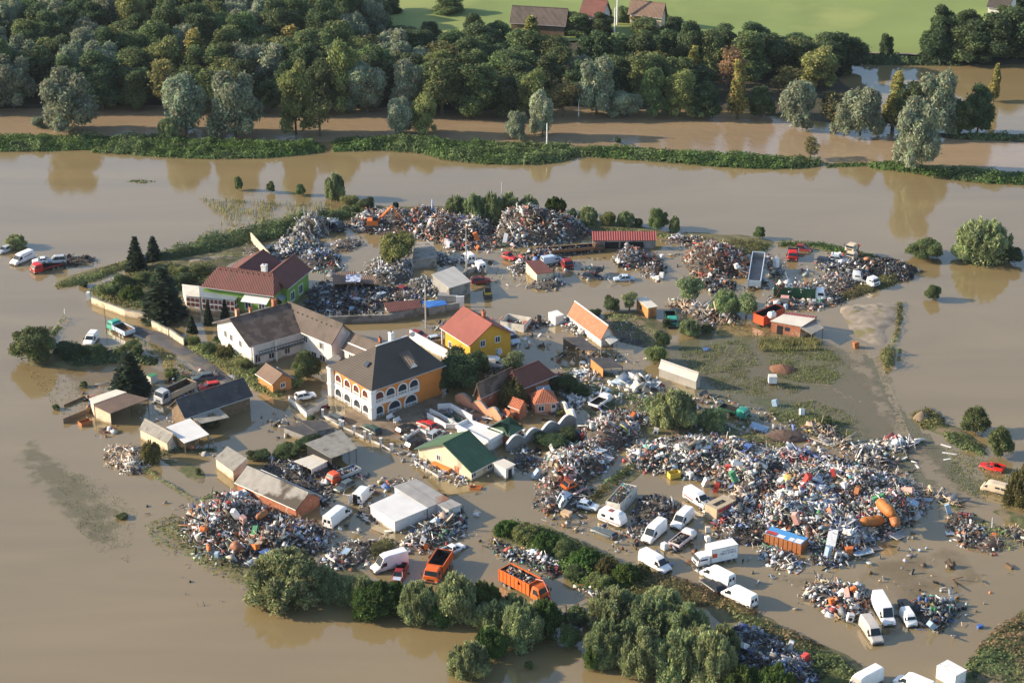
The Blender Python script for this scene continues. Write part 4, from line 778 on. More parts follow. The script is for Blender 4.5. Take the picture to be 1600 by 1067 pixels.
R_white = mat('white_sheet_roof', (.66, .66, .64), .6, .08, .4, stain=(.42, .41, .38), stain_s=.3, stain_t=.64)
R_cream = mat('cream_roof', (.62, .58, .50), .8, .12, .4, stain=(.45, .40, .33), stain_s=.4, stain_t=.6)
R_umber = mat('umber_sheets', (.20, .135, .10), .9, .15, .5, pattern='wave', pscale=16, bump=.03)
R_blue = mat('blue_tarpaulin', (.05, .19, .55), .55, .12, .6, bump=.03)
R_metal = mat('grey_metal_roof', (.42, .41, .38), .6, .10, .3, pattern='plank', pscale=.5)
R_rust = mat('rust_striped_sheets', (.33, .32, .30), .6, .15, .5, pattern='plank', pscale=.35, stain=(.26, .12, .06), stain_s=.12, stain_t=.56)
R_redsheet = mat('red_sheet_roof', (.29, .07, .06), .6, .07, .5, pattern='wave', pscale=12, bump=.04)
R_bluegrey = mat('blue_grey_sheet', (.20, .25, .29), .6, .1, .4)
M_iron = mat('dark_iron', (.05, .05, .055), .6, .2)
M_steel = mat('galvanised_steel', (.45, .45, .44), .5, .1, metal=.3)

def win(root, side, a, z, w, h, wp, arch=False, glass=None, name='window', frame=None, sill=True):
    """side: 'S','N','E','W' of the wall box wp=(x0,x1,y0,y1); a: position along the wall"""
    x0, x1, y0, y1 = wp
    def T(u, v, d):
        if side == 'S': return (a+u, y0-d, z+v)
        if side == 'N': return (a-u, y1+d, z+v)
        if side == 'E': return (x1+d, a+u, z+v)
        return (x0-d, a-u, z+v)
    f = MB(); t = .24 if arch else .13
    def bx(u0, u1, v0, v1, d0, d1):
        f.hexa([T(u0, v0, d1), T(u1, v0, d1), T(u1, v0, d0), T(u0, v0, d0), T(u0, v1, d1), T(u1, v1, d1), T(u1, v1, d0), T(u0, v1, d0)])
    if arch:
        pts = [(-w/2, 0), (w/2, 0)]+[(w/2*cos(q), h-w/2+w/2*sin(q)) for q in [pi*i/10 for i in range(11)]]
        p = MB().poly([T(u, v, .03) for u, v in pts]); r = w/2
        bx(-w/2-t, -w/2, 0, h-r, 0, .16); bx(w/2, w/2+t, 0, h-r, 0, .16)
        for i in range(10):
            q0 = pi*i/10; q1 = pi*(i+1)/10
            P = [(r*cos(q0), r*sin(q0)), ((r+t)*cos(q0), (r+t)*sin(q0)), ((r+t)*cos(q1), (r+t)*sin(q1)), (r*cos(q1), r*sin(q1))]
            f.hexa([T(u, h-r+v, 0) for u, v in P]+[T(u, h-r+v, .16) for u, v in P])
        bx(-w/2, w/2, .62, .74, .05, .2); bx(-w/2, w/2, 0, .12, .05, .2)       # balustrade
        k = max(2, int(w/.3))
        for i in range(k): u = -w/2+w*(i+.5)/k; bx(u-.06, u+.06, .12, .62, .08, .16)
    else:
        p = MB().poly([T(-w/2, 0, .035), T(w/2, 0, .035), T(w/2, h, .035), T(-w/2, h, .035)])
        bx(-w/2-t, -w/2, -t, h+t, 0, .08); bx(w/2, w/2+t, -t, h+t, 0, .08); bx(-w/2, w/2, h, h+t, 0, .08); bx(-w/2, w/2, -t, 0, 0, .14 if sill else .08); bx(-.035, .035, 0, h, .04, .07)
    fr = f.build(name, frame or M_trim, root); p.build('pane', glass or M_glass, fr); return fr

def roof_house(name, label, cat, O, ang, l, w, he, hr, ov, wall, roofm, hipW=0.0, hipE=0.0, group=None, base=-.9, ridge=True, ridge_m=None, dx=0.0):
    """l,w: half sizes of the eaves rectangle; ridge along local x; -y is the near side"""
    root = empty(name, (O.x, O.y, 0), ang, label, cat, group)
    sl = (hr-he)/w; t = .16
    r = MB(); x0, x1 = -l+hipW, l-hipE
    r.slab([(-l, -w, he), (l, -w, he), (x1, 0, hr), (x0, 0, hr)], t); r.slab([(l, w, he), (-l, w, he), (x0, 0, hr), (x1, 0, hr)], t)
    if hipW: r.slab([(-l, w, he), (-l, -w, he), (x0, 0, hr)], t)
    if hipE: r.slab([(l, -w, he), (l, w, he), (x1, 0, hr)], t)
    ro = r.build('roof', roofm, root)
    if ridge: MB().bar((x0, 0, hr+.02), (x1, 0, hr+.02), .13).build('ridge_cap', ridge_m or roofm, ro)
    g = MB(); g.bar((-l, -w-.06, he-.02), (l, -w-.06, he-.02), .07).bar((-l, w+.06, he-.02), (l, w+.06, he-.02), .07).build('gutter', M_steel, ro)
    a0, a1, b = -l+ov, l-ov, w-ov; hw = he+ov*sl-t-.08; hwx = min(hw, he+.0) if (hipW or hipE) else hw
    m = MB()
    def end(x, hip):
        if hip: m.poly([(x, -b, base), (x, b, base), (x, b, he-.1), (x, -b, he-.1)])
        else: m.poly([(x, -b, base), (x, b, base), (x, b, hw), (x, 0, hr-t-.1), (x, -b, hw)])
    end(a0, hipW > 0); end(a1, hipE > 0)
    m.poly([(a0, -b, base), (a1, -b, base), (a1, -b, hw), (a0, -b, hw)]); m.poly([(a0, b, base), (a1, b, base), (a1, b, hw), (a0, b, hw)])
    m.build('wall', wall, root)
    root['_l'] = l
    del root['_l']
    return root, (a0, a1, -b, b)
def gable(name, label, cat, R1, R2, E, he, hr, ov, wall, roofm, **k):
    P1, P2, Ep = gp(*R1, hr), gp(*R2, hr), gp(*E, he); u = (P2-P1); u.z = 0; L_ = u.length; u.normalize(); n = Vector((-u.y, u.x, 0))
    d = Ep-P1; d.z = 0; w = d.dot(n)
    if w > 0: u = -u; n = -n
    w = abs(w); mid = (P1+P2)/2; hW, hE = k.get('hipW', 0), k.get('hipE', 0)
    l = L_/2+(hW+hE)/2; O = mid + u*(hE-hW)/2
    return roof_house(name, label, cat, O, atan2(u.y, u.x), l, w, he, hr, ov, wall, roofm, **k)+(l, w)
def rect_house(name, label, cat, A, B, Cc, he, hr, ov, wall, roofm, along='AB', **k):
    a, b, c = gp(*A, he), gp(*B, he), gp(*Cc, he); u = (b-a); u.z = 0; L_ = u.length; u.normalize(); n = Vector((-u.y, u.x, 0)); w = (c-a).dot(n)
    O = a+u*L_/2+n*w/2; ang = atan2(u.y, u.x)
    if along == 'AB': return roof_house(name, label, cat, O, ang, L_/2, abs(w)/2, he, hr, ov, wall, roofm, **k)+(L_/2, abs(w)/2)
    return roof_house(name, label, cat, O, ang+pi/2, abs(w)/2, L_/2, he, hr, ov, wall, roofm, **k)+(abs(w)/2, L_/2)

def shed(name, label, cat, corners, hs, roofm, wall=None, walls='0123', t=.10, posts=True, inset=.18, base=-.6, group=None, post_m=None, door=None, wmats=None):
    """four roof corners in the photograph with their heights; edge i runs from corner i to i+1"""
    P = [gp(c[0], c[1], h) for c, h in zip(corners, hs)]; cen = sum(P, Vector())/4; u = P[1]-P[0]; ang = atan2(u.y, u.x)
    root = empty(name, (cen.x, cen.y, 0), ang, label, cat, group); R = Matrix.Rotation(-ang, 3, 'Z')
    Q = [R @ (p-Vector((cen.x, cen.y, 0))) for p in P]
    MB().slab(Q, t).build('roof', roofm, root)
    I = [Vector((q.x*(1-inset/max(abs(q.x), .6)), q.y*(1-inset/max(abs(q.y), .6)), q.z-t-.03)) for q in Q]
    if walls:
        m = MB()
        for ch in walls:
            i = int(ch); a, b = I[i], I[(i+1) % 4]
            nn = Vector((b.y-a.y, a.x-b.x, 0)).normalized()*.06
            cc = (a+b)/2
            if nn.dot(cc) < 0: nn = -nn
            m.hexa([(a.x, a.y, base), (b.x, b.y, base), (b.x-nn.x, b.y-nn.y, base), (a.x-nn.x, a.y-nn.y, base), a, b, (b.x-nn.x, b.y-nn.y, b.z), (a.x-nn.x, a.y-nn.y, a.z)])
        m.build('wall', wall or M_wood, root)
    if posts:
        for i, q in enumerate(I):
            if str(i) in walls or str((i-1) % 4) in walls: continue
            MB().bar((q.x, q.y, base), (q.x, q.y, q.z), .09, 0, 5).build('post', post_m or M_wood, root)
        for i in range(4):
            if str(i) not in walls:
                a, b = I[i], I[(i+1) % 4]; L_ = (b-a).length
                for k in range(1, int(L_/3.2)):
                    q = a.lerp(b, k/int(L_/3.2)); MB().bar((q.x, q.y, base), (q.x, q.y, q.z), .08, 0, 5).build('post', post_m or M_wood, root)
    if door:
        for (i, f, w_, z0, z1, mm) in door:
            a, b = I[i], I[(i+1) % 4]; c = a.lerp(b, f); d = (b-a); d.z = 0; d.normalize(); nn = Vector((d.y, -d.x, 0)); 
            if nn.dot(Vector((c.x, c.y, 0))) < 0: nn = -nn
            q = [c-d*w_/2+nn*.03, c+d*w_/2+nn*.03]
            q = [Vector((v.x, v.y, 0)) for v in q]
            MB().hexa([(q[0].x, q[0].y, z0), (q[1].x, q[1].y, z0), (q[1].x-nn.x*.02, q[1].y-nn.y*.02, z0), (q[0].x-nn.x*.02, q[0].y-nn.y*.02, z0),
                       (q[0].x, q[0].y, z1), (q[1].x, q[1].y, z1), (q[1].x-nn.x*.02, q[1].y-nn.y*.02, z1), (q[0].x-nn.x*.02, q[0].y-nn.y*.02, z1)]).build('door' if z0 < .3 else 'window', mm, root)
    return root, Q, I
def chimney(root, x, y, z0, z1, m, s=.35, pot=True):
    mb = MB().box(x-s, x+s, y-s, y+s, z0, z1-.12); mb.box(x-s-.08, x+s+.08, y-s-.08, y+s+.08, z1-.12, z1)
    c = mb.build('chimney', m, root)
    if pot: MB().bar((x, y, z1), (x, y, z1+.35), .13, 0, 6).build('chimney_pot', M_dark, c)
    return c

# --- white L-shaped house
h1, wp, l, w = gable('white_house', 'white house with mottled brown tiled roof and gable toward the road', 'house', (358.7, 498.8), (449.7, 473.5), (430, 531.5), 4.6, 7.9, .7, M_white, R_brown)
for a in (-1.5, 2.0, 4.2): win(h1, 'W', a-1, 2.9, .9, 1.2, wp)
win(h1, 'W', 1.0, .4, .9, 1.2, wp)
for a in (-l+2.0, -l+5, -l+8.5): win(h1, 'S', a, .8, 1.1, 1.6, wp, glass=M_glass)
chimney(h1, -l+3.1, w*.35, 5.5, 8.3, M_brick); chimney(h1, l-2.0, w*.25, 6.0, 8.6, M_brick, .4); chimney(h1, -l*.1, w*.3, 6, 8.1, M_brick, .25)
mb = MB().box(-l+1.8, l-.4, -w-.2, -w+.62, 2.25, 2.42); mb.build('balcony', M_conc, h1)
mb = MB()
for i in range(16): x = -l+2+i*(2*l-2.6)/16; mb.box(x, x+.06, -w-.18, -w-.12, 2.4, 3.25)
mb.box(-l+1.8, l-.4, -w-.2, -w-.1, 3.2, 3.32); mb.build('balcony_railing', M_iron, h1)
for x in (-l+.9, -l+5.8): MB().bar((x, -w+.1, -.6), (x, -w+.1, 4.5), .2, 0, 8).build('column', M_trim, h1)
h2, wp2, l2, w2 = gable('house_wing', 'white house wing with plain grey-brown roof, joined right of the mottled roof', 'house', (449.5, 471.2), (536.6, 506.5), (490, 528), 4.6, 7.9, .5, M_white, R_grey)
for a in (-l2+5.2, -l2+8.0, l2-3.4): win(h2, 'S', a, 2.7, .9, 1.2, wp2)
for a in (l2-5.6, l2-3.2): win(h2, 'S', a, .2, 1.4, 1.1, wp2, glass=M_dark)
mb = MB()
for i in range(9): x = -l2+2.4+i*1.35; mb.box(x, x+.22, -w2*.28-.1, -w2*.28+.1, 7.9-(3.3*.28)+.0, 7.9-(3.3*.28)+.16)
mb.build('roof_vents', M_dark, h2)
h3, wp3, l3, w3 = gable('low_house_wing', 'low white wing with skylight strips between the white house and orange house', 'house', (549, 519), (599.5, 539.7), (537, 547), 3.7, 6.2, .5, M_white, R_grey)
for a in (-l3+2.2, -l3+5.6): win(h3, 'S', a, 1.9, .9, 1.1, wp3)
MB().slab([(-l3+.6, -w3*.62, 3.7+2.5*.38+.1), (-l3+5.8, -w3*.62, 3.7+2.5*.38+.1), (-l3+5.8, -w3*.56, 3.7+2.5*.44+.1), (-l3+.6, -w3*.56, 3.7+2.5*.44+.1)], .06).build('skylight', M_trim, h3)
chimney(h3, 2.5, w3*.3, 4.8, 6.9, M_brick, .25)
shed('terrace_roof', 'pale flat terrace between the white wing and the orange house', 'terrace', [(515, 573), (533, 560), (528, 552), (510, 563)], [2.4]*4, M_conc, M_white, '0123')

# --- orange villa with arcades
A, B, Cn = (580.5, 611.5), (697, 571), (503, 575)
oh, wpo, lo, wo = rect_house('orange_villa', 'large orange villa with white arcades and dark hipped roof', 'house', A, B, Cn, 6.0, 10.6, .55, M_orange, R_dark, hipW=6.2, hipE=3.6, ridge_m=M_trim)
x0, x1, y0, y1 = wpo
for i, f in enumerate((.09, .25, .42, .585)): win(oh, 'S', x0+(x1-x0)*f, 3.0, 1.9, 2.1, wpo, arch=True, name='arch', glass=M_glassr if i in (0,) else M_glass)
for i, (f, ww) in enumerate(((.085, 1.7), (.30, 2.6), (.535, 2.6))): win(oh, 'S', x0+(x1-x0)*f, .1, ww, 2.2, wpo, arch=True, name='arch')
wpw = (x0-.1, x1, y0, y1)
for f in (.16, .38, .60, .82): win(oh, 'W', y0+(y1-y0)*f, 3.0, 1.7, 2.1, wpo, arch=True, name='arch', glass=M_glassr)
for f in (.14, .36, .60, .82): win(oh, 'W', y0+(y1-y0)*f, .1, 1.9, 2.2, wpw, arch=True, name='arch')
mb = MB(); mb.box(x0-.12, x1-(x1-x0)*.34, y0-.14, y0, 2.5, 3.0); mb.box(x0-.14, x0, y0-.1, y1+.1, 2.5, 3.0); mb.box(x0-.12, x0+(x1-x0)*.68, y0-.10, y0, .0-.6, .12); mb.box(x0-.10, x0, y0, y1, -.9, 2.5); mb.build('white_band', M_trim, oh)
for yy in (y0, y1):
    mb = MB(); mb.bar((x0-.1, yy, -.6), (x0-.1, yy, 5.9), .75, 0, 8); mb.bar((x0-.1, yy, 2.5), (x0-.1, yy, 2.8), .9, 0, 8); mb.bar((x0-.1, yy, 5.7), (x0-.1, yy, 5.95), .9, 0, 8)
    tw = mb.build('corner_turret', M_trim, oh)
chimney(oh, 1.8, .8, 9.5, 11.9, M_trim, .4)
dz = lambda y: 6+4.6*(1-abs(y)/wo)
rd = MB(); yd = -wo*.58; rd.slab([(1.0, yd-1.6, 7.0), (1.0, yd+1.6, 9.1), (2.2, yd+1.6, 9.1+.0), (2.2, yd-1.6, 8.3)], .1); rd.slab([(3.4, yd-1.6, 7.0), (3.4, yd+1.6, 9.1), (2.2, yd+1.6, 9.1), (2.2, yd-1.6, 8.3)], .1)
dm = rd.build('dormer', R_grey, oh); MB().poly([(1.2, yd-1.4, 6.9), (3.2, yd-1.4, 6.9), (2.2, yd-1.4, 8.1)]).build('dormer_gable', M_trim, dm)
MB().slab([(-5.9, -1.9, 8.25), (-5.9, -1.0, 8.25), (-5.1, -1.0, 8.95), (-5.1, -1.9, 8.95)], .1).build('skylight', M_glass, oh)
ds = MB().bar((5.6, -.5, 10.3), (5.6, -.5, 11.2), .04, 0, 5).build('aerial_mast', M_steel, oh)
MB().bar((5.45, -.75, 11.0), (5.62, -.52, 11.05), .55, 0, 12, .5).build('satellite_dish', M_trim, oh)

# --- yellow house
yh, wpy, ly, wy = gable('yellow_house', 'yellow house with bright red tiled roof beside the flooded street', 'house', (723, 478.4), (769, 506.6), (704, 523), 4.6, 7.9, .6, M_yellow, R_red)
x0, x1, y0, y1 = wpy
for a, z in ((-1.8, 3.6), (1.6, 3.6), (1.8, .9)): win(yh, 'E', a, z, 1.0, 1.1, wpy)
win(yh, 'S', x0+2.0, 1.4, .9, 1.1, wpy); win(yh, 'S', x0+5, 1.4, .9, 1.1, wpy)
for x in (-ly+.4,): MB().bar((x, -wy+.2, -.6), (x, -wy+.2, 4.6), .15, 0, 6).build('column', M_trim, yh)
chimney(yh, 1.0, .8, 7, 8.9, M_brick, .3)
MB().bar((x1+.1, y1-2.6, 1.4), (x1+.4, y1-2.8, 1.5), .55, 0, 12, .5).build('satellite_dish', M_trim, yh)

# --- red-roofed house with lime green walls
gh, wpg, lg, wg = gable('lime_green_house', 'long house with maroon hipped roof, lime green walls and white awnings', 'house', (340, 416.5), (427, 427.8), (370, 456), 4.4, 7.9, .5, M_lime, R_maroon, hipW=2.6, hipE=1.4)
chimney(gh, lg-3.6, .6, 6.8, 9.3, M_trim, .5)
MB().slab([(lg-6.6, wpg[2]-2.2, 3.2), (lg-1.0, wpg[2]-2.2, 3.2), (lg-1.0, wpg[2], 3.9), (lg-6.6, wpg[2], 3.9)], .06).build('awning', M_trim, gh)
for a in (lg-6, lg-3): win(gh, 'S', a, .8, 1.2, 1.4, wpg)
mb = MB()
for i in range(10): x = -lg+3.2+i*1.2; mb.box(x, x+.22, -wg*.12-.1, -wg*.12+.1, 7.9-3.5*.12, 7.9-3.5*.12+.15)
mb.build('roof_vents', M_dark, gh)
g2, wpg2, lg2, wg2 = gable('green_house_wing', 'tall right wing of the lime green house with brown-red gabled roof', 'house', (460, 397.5), (421.6, 428), (480, 427.5), 4.6, 7.4, .6, M_lime, R_maroon)
for a in (-2.5, 1.2): win(g2, 'S', a, 1.0, 1.6, 1.8, wpg2, glass=M_glass); 
g3, wpg3, lg3, wg3 = gable('green_house_annex', 'rear annex of the lime green house with dark and red roof slopes', 'house', (412.2, 389.6), (373.4, 417.7), (378, 404.5), 4.6, 7.2, .5, M_cream, R_maroon)
shed('balcony_roof', 'blue-grey sheet roof stepping down beside the maroon roof', 'roof', [(440.7, 470), (461, 452), (447.5, 441.8), (428.3, 463.2)], [2.6, 2.6, 3.6, 3.6], R_bluegrey, M_lime, '01')
cs, Q, I = shed('conservatory', 'white glazed conservatory with grey sheet roof in front of the maroon roof', 'conservatory', [(313, 464), (366.7, 469), (377, 459), (311, 446.5)], [3.0, 3.0, 3.2, 3.6], R_bluegrey, M_trim, '013', post_m=M_trim)
def glazing(root, a, b, z0, z1, n, rows=2, glass=None):
    a = Vector((a.x, a.y, 0)); b = Vector((b.x, b.y, 0)); d = (b-a)/n; nn = Vector((d.y, -d.x, 0)).normalized()
    if nn.dot((a+b)/2) < 0: nn = -nn
    for i in range(n):
        for r in range(rows):
            p, q = a+d*(i+.14)+nn*.05, a+d*(i+.86)+nn*.05; h = (z1-z0)/rows; u, v = z0+h*(r+.12), z0+h*(r+.88)
            MB().poly([(p.x, p.y, u), (q.x, q.y, u), (q.x, q.y, v), (p.x, p.y, v)]).build('pane', glass or M_glassr, root)
glazing(cs, I[0], I[1], .4, 2.7, 8); glazing(cs, I[1], I[2], .4, 2.8, 3, 2, M_glass)
c2, Q, I = shed('porch', 'small white glazed porch with pale roof left of the conservatory', 'porch', [(289, 462), (312, 464), (311, 447), (284, 444)], [2.8, 2.9, 3.0, 2.6], R_cream, M_trim, '03', post_m=M_trim)
glazing(c2, I[0], I[1], .5, 2.5, 3)

# --- brown tiled house behind the garden trees
b5, wpb, lb, wb = gable('brown_roofed_house', 'house with dark brown tiled roof half hidden by garden trees', 'house', (745, 600), (800, 574), (792, 603), 3.2, 5.8, .5, M_brick, R_brown)
b6, wpb6, lb6, wb6 = gable('red_hipped_house', 'house with red hipped roof beside the dark bush right of the garden trees', 'house', (800, 580), (842, 563.5), (846, 596), 3.2, 6.2, .5, M_brick, R_maroon, hipE=2.5)
shed('glass_lean_to', 'small blue-grey lean-to between the brown roof and the red-walled hut', 'shed', [(839, 612), (862, 611), (858, 601), (837, 604)], [2.4, 2.4, 3, 3], R_bluegrey, M_white, '01')
# --- red hut and playhouse in the walled garden
rh, wpr, lr, wr = rect_house('red_garden_hut', 'red-walled hut with terracotta hipped roof and white door inside the scalloped wall', 'hut', (834.4, 632), (873, 628.5), (825, 615), 2.3, 4.2, .3, M_pink, R_terra2, hipW=2.2, hipE=2.2, ridge_m=M_trim)
win(rh, 'S', -.9, .8, 1.0, .9, wpr); 
MB().box(.9, 1.9, wpr[2]-.06, wpr[2], -.3, 1.9).build('door', M_trim, rh); MB().box(1.05, 1.75, wpr[2]-.08, wpr[2]-.065, 1.15, 1.8).build('door_window', M_glass, rh)
ph, wpp, lp, wpq = rect_house('playhouse', 'small red playhouse with orange tiled roof left of the red-walled hut', 'playhouse', (812, 641), (826, 633.5), (796, 633), 2.3, 3.6, .25, M_brick, R_terra2, along='AC')
dh, wpd, ld, wd = rect_house('dog_kennel', 'tiny orange kennel with white-edged gable beside the green pavilion', 'kennel', (793, 651), (803, 648), (786, 645), 1.4, 2.1, .12, M_orange, R_terra2, along='AC')
MB().poly([(wpd[0]-.03, -.3, -.2), (wpd[0]-.03, .3, -.2), (wpd[0]-.03, .3, .6), (wpd[0]-.03, 0, .9), (wpd[0]-.03, -.3, .6)]).build('doorway', M_dark, dh)
# --- green hall and its outhouse
gr, wpr2, lr2, wr2 = gable('green_roofed_hall', 'green felt roofed hall with orange and white walls standing in the water', 'hall', (691.8, 693.2), (733.5, 672), (760, 727.5), 1.9, 5.2, .5, M_cream, R_green)
for a in (-2.5, 1.6): win(gr, 'S', a, .7, 1.0, .7, wpr2)
win(gr, 'W', 1.5, 1.4, .8, .9, wpr2); MB().box(wpr2[0]-.05, wpr2[0], -3.2, -2.2, -.4, 1.6).build('door', M_brick, gr)
MB().box(wpr2[0]-.9, wpr2[0]-.1, -1.6, 2.4, -.4, .9).build('porch_box', M_orange, gr)
shed('outhouse', 'small white box hut with flat pale roof at the corner of the green hall', 'hut', [(790.5, 733), (805.7, 725), (787.3, 716.3), (769.8, 722.7)], [2.2]*4, R_cream, M_white, '0123', t=.16, door=[(0, .5, .9, -.3, 1.7, M_dark)])
gv = rect_house('garden_pavilion', 'green pyramid-roofed pavilion behind the white terrace', 'pavilion', (796, 682), (819.2, 668.5), (767.4, 665.3), 2.3, 4.1, .35, M_brick, R_green, hipW=3.4, hipE=3.4, ridge=False)
# --- white terrace building with parapets
tb, Q, I = shed('terrace_block', 'white flat-roofed terrace with pale parapet between the hall and the pavilion', 'terrace', [(763, 694), (788, 680), (731, 659), (712, 668)], [1.9]*4, M_trim, M_white, '0123', t=.12)
mb = MB()
for i in range(4):
    a, b = Q[i], Q[(i+1) % 4]; d = (b-a).normalized(); nn = Vector((d.y, -d.x, 0)); 
    if nn.dot(a) > 0: nn = -nn
    mb.hexa([(a.x, a.y, 1.9), (b.x, b.y, 1.9), (b.x+nn.x*.2, b.y+nn.y*.2, 1.9), (a.x+nn.x*.2, a.y+nn.y*.2, 1.9), (a.x, a.y, 2.6), (b.x, b.y, 2.6), (b.x+nn.x*.2, b.y+nn.y*.2, 2.6), (a.x+nn.x*.2, a.y+nn.y*.2, 2.6)])
mb.build('parapet', M_trim, tb)

def wallrun(name, label, pts, h, m, t=.2, cat='wall', cap=None, posts=None, post_h=None, arches=0, base=-.6, z0=0, rail=None):
    P = [gp(x, y, 0) for x, y in pts]; O = P[0]; root = empty(name, (O.x, O.y, 0), 0, label, cat); P = [p-O for p in P]; mb = MB(); cp = MB()
    for si, (a, b) in enumerate(zip(P[:-1], P[1:])):
        if not isinstance(h, (list, tuple)): h = h+.004*(si > 0)
        d = (b-a).normalized(); nn = Vector((-d.y, d.x, 0))*t/2; L_ = (b-a).length
        if arches:
            k = arches; 
            for q in range(k):
                n = 10
                for i in range(n):
                    f0, f1 = (q+i/n)/k, (q+(i+1)/n)/k; h0 = h*(.55+.45*sin(pi*i/n)); h1_ = h*(.55+.45*sin(pi*(i+1)/n)); p0, p1 = a.lerp(b, f0), a.lerp(b, f1)
                    mb.hexa([(p0.x-nn.x, p0.y-nn.y, base), (p1.x-nn.x, p1.y-nn.y, base), (p1.x+nn.x, p1.y+nn.y, base), (p0.x+nn.x, p0.y+nn.y, base),
                             (p0.x-nn.x, p0.y-nn.y, h0), (p1.x-nn.x, p1.y-nn.y, h1_), (p1.x+nn.x, p1.y+nn.y, h1_), (p0.x+nn.x, p0.y+nn.y, h0)])
                    cp.hexa([(p0.x-nn.x*1.5, p0.y-nn.y*1.5, h0+.01), (p1.x-nn.x*1.5, p1.y-nn.y*1.5, h1_+.01), (p1.x+nn.x*1.5, p1.y+nn.y*1.5, h1_+.01), (p0.x+nn.x*1.5, p0.y+nn.y*1.5, h0+.01),
                             (p0.x-nn.x*1.5, p0.y-nn.y*1.5, h0+.13), (p1.x-nn.x*1.5, p1.y-nn.y*1.5, h1_+.13), (p1.x+nn.x*1.5, p1.y+nn.y*1.5, h1_+.13), (p0.x+nn.x*1.5, p0.y+nn.y*1.5, h0+.13)])
        else:
            h0 = h if not isinstance(h, (list, tuple)) else h[0]; h1_ = h if not isinstance(h, (list, tuple)) else h[1]
            mb.hexa([(a.x-nn.x, a.y-nn.y, base), (b.x-nn.x, b.y-nn.y, base), (b.x+nn.x, b.y+nn.y, base), (a.x+nn.x, a.y+nn.y, base), (a.x-nn.x, a.y-nn.y, h0), (b.x-nn.x, b.y-nn.y, h1_), (b.x+nn.x, b.y+nn.y, h1_), (a.x+nn.x, a.y+nn.y, h0)])
            if cap: cp.hexa([(a.x-nn.x*1.6, a.y-nn.y*1.6, h0+.01), (b.x-nn.x*1.6, b.y-nn.y*1.6, h1_+.01), (b.x+nn.x*1.6, b.y+nn.y*1.6, h1_+.01), (a.x+nn.x*1.6, a.y+nn.y*1.6, h0+.01),
                             (a.x-nn.x*1.6, a.y-nn.y*1.6, h0+.09), (b.x-nn.x*1.6, b.y-nn.y*1.6, h1_+.09), (b.x+nn.x*1.6, b.y+nn.y*1.6, h1_+.09), (a.x+nn.x*1.6, a.y+nn.y*1.6, h0+.09)])
        if posts:
            for i in range(posts+1 if b is P[-1] else posts):
                p = a.lerp(b, i/posts); q = MB().box(p.x-.2, p.x+.2, p.y-.2, p.y+.2, base, post_h); q.box(p.x-.27, p.x+.27, p.y-.27, p.y+.27, post_h, post_h+.12); q.build('post', M_trim, root)
        if rail:
            r = MB(); r.bar((a.x, a.y, rail), (b.x, b.y, rail), .05, 0, 5)
            k = int(L_/.35)
            for i in range(k): p = a.lerp(b, (i+.5)/k); r.bar((p.x, p.y, h if not isinstance(h, (list, tuple)) else h[0]), (p.x, p.y, rail), .025, 0, 4)
            r.build('railing', M_iron if rail > 1.2 else M_trim, root)
    mb.build('wall_panel', m, root)
    if cp.v: cp.build('coping', cap or M_trim, root)
    return root
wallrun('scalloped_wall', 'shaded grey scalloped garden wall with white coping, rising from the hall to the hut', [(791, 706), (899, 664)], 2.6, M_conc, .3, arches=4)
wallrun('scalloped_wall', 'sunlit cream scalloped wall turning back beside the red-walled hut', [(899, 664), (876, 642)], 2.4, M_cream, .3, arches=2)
wallrun('scalloped_wall', 'pink scalloped wall with grey coping behind the swimming pool', [(712, 628), (738, 640), (762, 650), (784, 662)], 2.4, M_pink, .3, arches=1, cap=M_conc)
wallrun('cream_wall', 'long cream garden wall beside the water below the overgrown garden', [(144, 475), (196, 495), (232, 501)], 1.5, M_cream, .25, cap=M_conc)
wallrun('cream_wall', 'cream wall with dark coping along the road near the big spruce', [(238, 512), (264, 525)], 1.5, M_cream, .25, cap=M_conc)
wallrun('cream_wall', 'short cream wall panel ending in a white pier by the road', [(266, 526), (288, 541)], 1.6, M_cream, .25, cap=M_conc)
wallrun('leaning_panel', 'tall narrow cream wall tapering down behind the maroon roofs', [(393, 381), (427, 410)], [2.6, 1.2], M_cream, .2, base=-.2)
wallrun('yard_wall', 'long concrete yard wall with a pipe rail below the wrecking yard', [(514, 506), (606, 503), (655, 493), (718, 484)], 1.5, M_conc, .25, cap=M_conc)
wallrun('yard_wall', 'grey wall corner behind the hut with the pale metal roof', [(690, 452), (742, 425), (760, 428)], 1.3, M_conc, .25)
wallrun('white_fence', 'white villa fence with square posts and iron railings, left part to the gate', [(504.5, 652), (531.5, 668)], .45, M_trim, .2, 'fence', posts=1, post_h=1.5, rail=1.3)
wallrun('white_fence', 'white villa fence with square posts and iron railings beside the gate, middle part', [(536, 670), (554, 678), (570, 686)], .45, M_trim, .2, 'fence', posts=1, post_h=1.5, rail=1.3)
wallrun('white_fence', 'white villa fence with square posts and iron railings, right end near the hall', [(578.8, 690), (595, 697), (611.8, 706)], .45, M_trim, .2, 'fence', posts=1, post_h=1.5, rail=1.3)
wallrun('white_fence', 'white fence with posts in front of the green-roofed hall', [(646.4, 722), (664, 734), (687, 748)], .45, M_trim, .2, 'fence', posts=1, post_h=1.4, rail=1.25)
wallrun('white_balustrade', 'white balustrade by the cars below the villa', [(634, 690), (655, 676), (680, 686)], .9, M_trim, .12, 'fence', posts=2, post_h=1.3)
wallrun('villa_wall', 'white wall closing the bathing terrace beside the red car', [(668, 655), (697, 672), (716, 672)], 1.2, M_trim, .2, cap=M_trim)
wallrun('villa_wall', 'long white retaining wall in light and shade running down from the villa corner', [(641, 533), (700, 565)], 2.4, M_trim, .25)
wallrun('enclosure_wall', 'low white wall, left side of the enclosure with the wrecked white car', [(452, 628), (480, 654)], 1.3, M_white, .22, cap=M_conc)
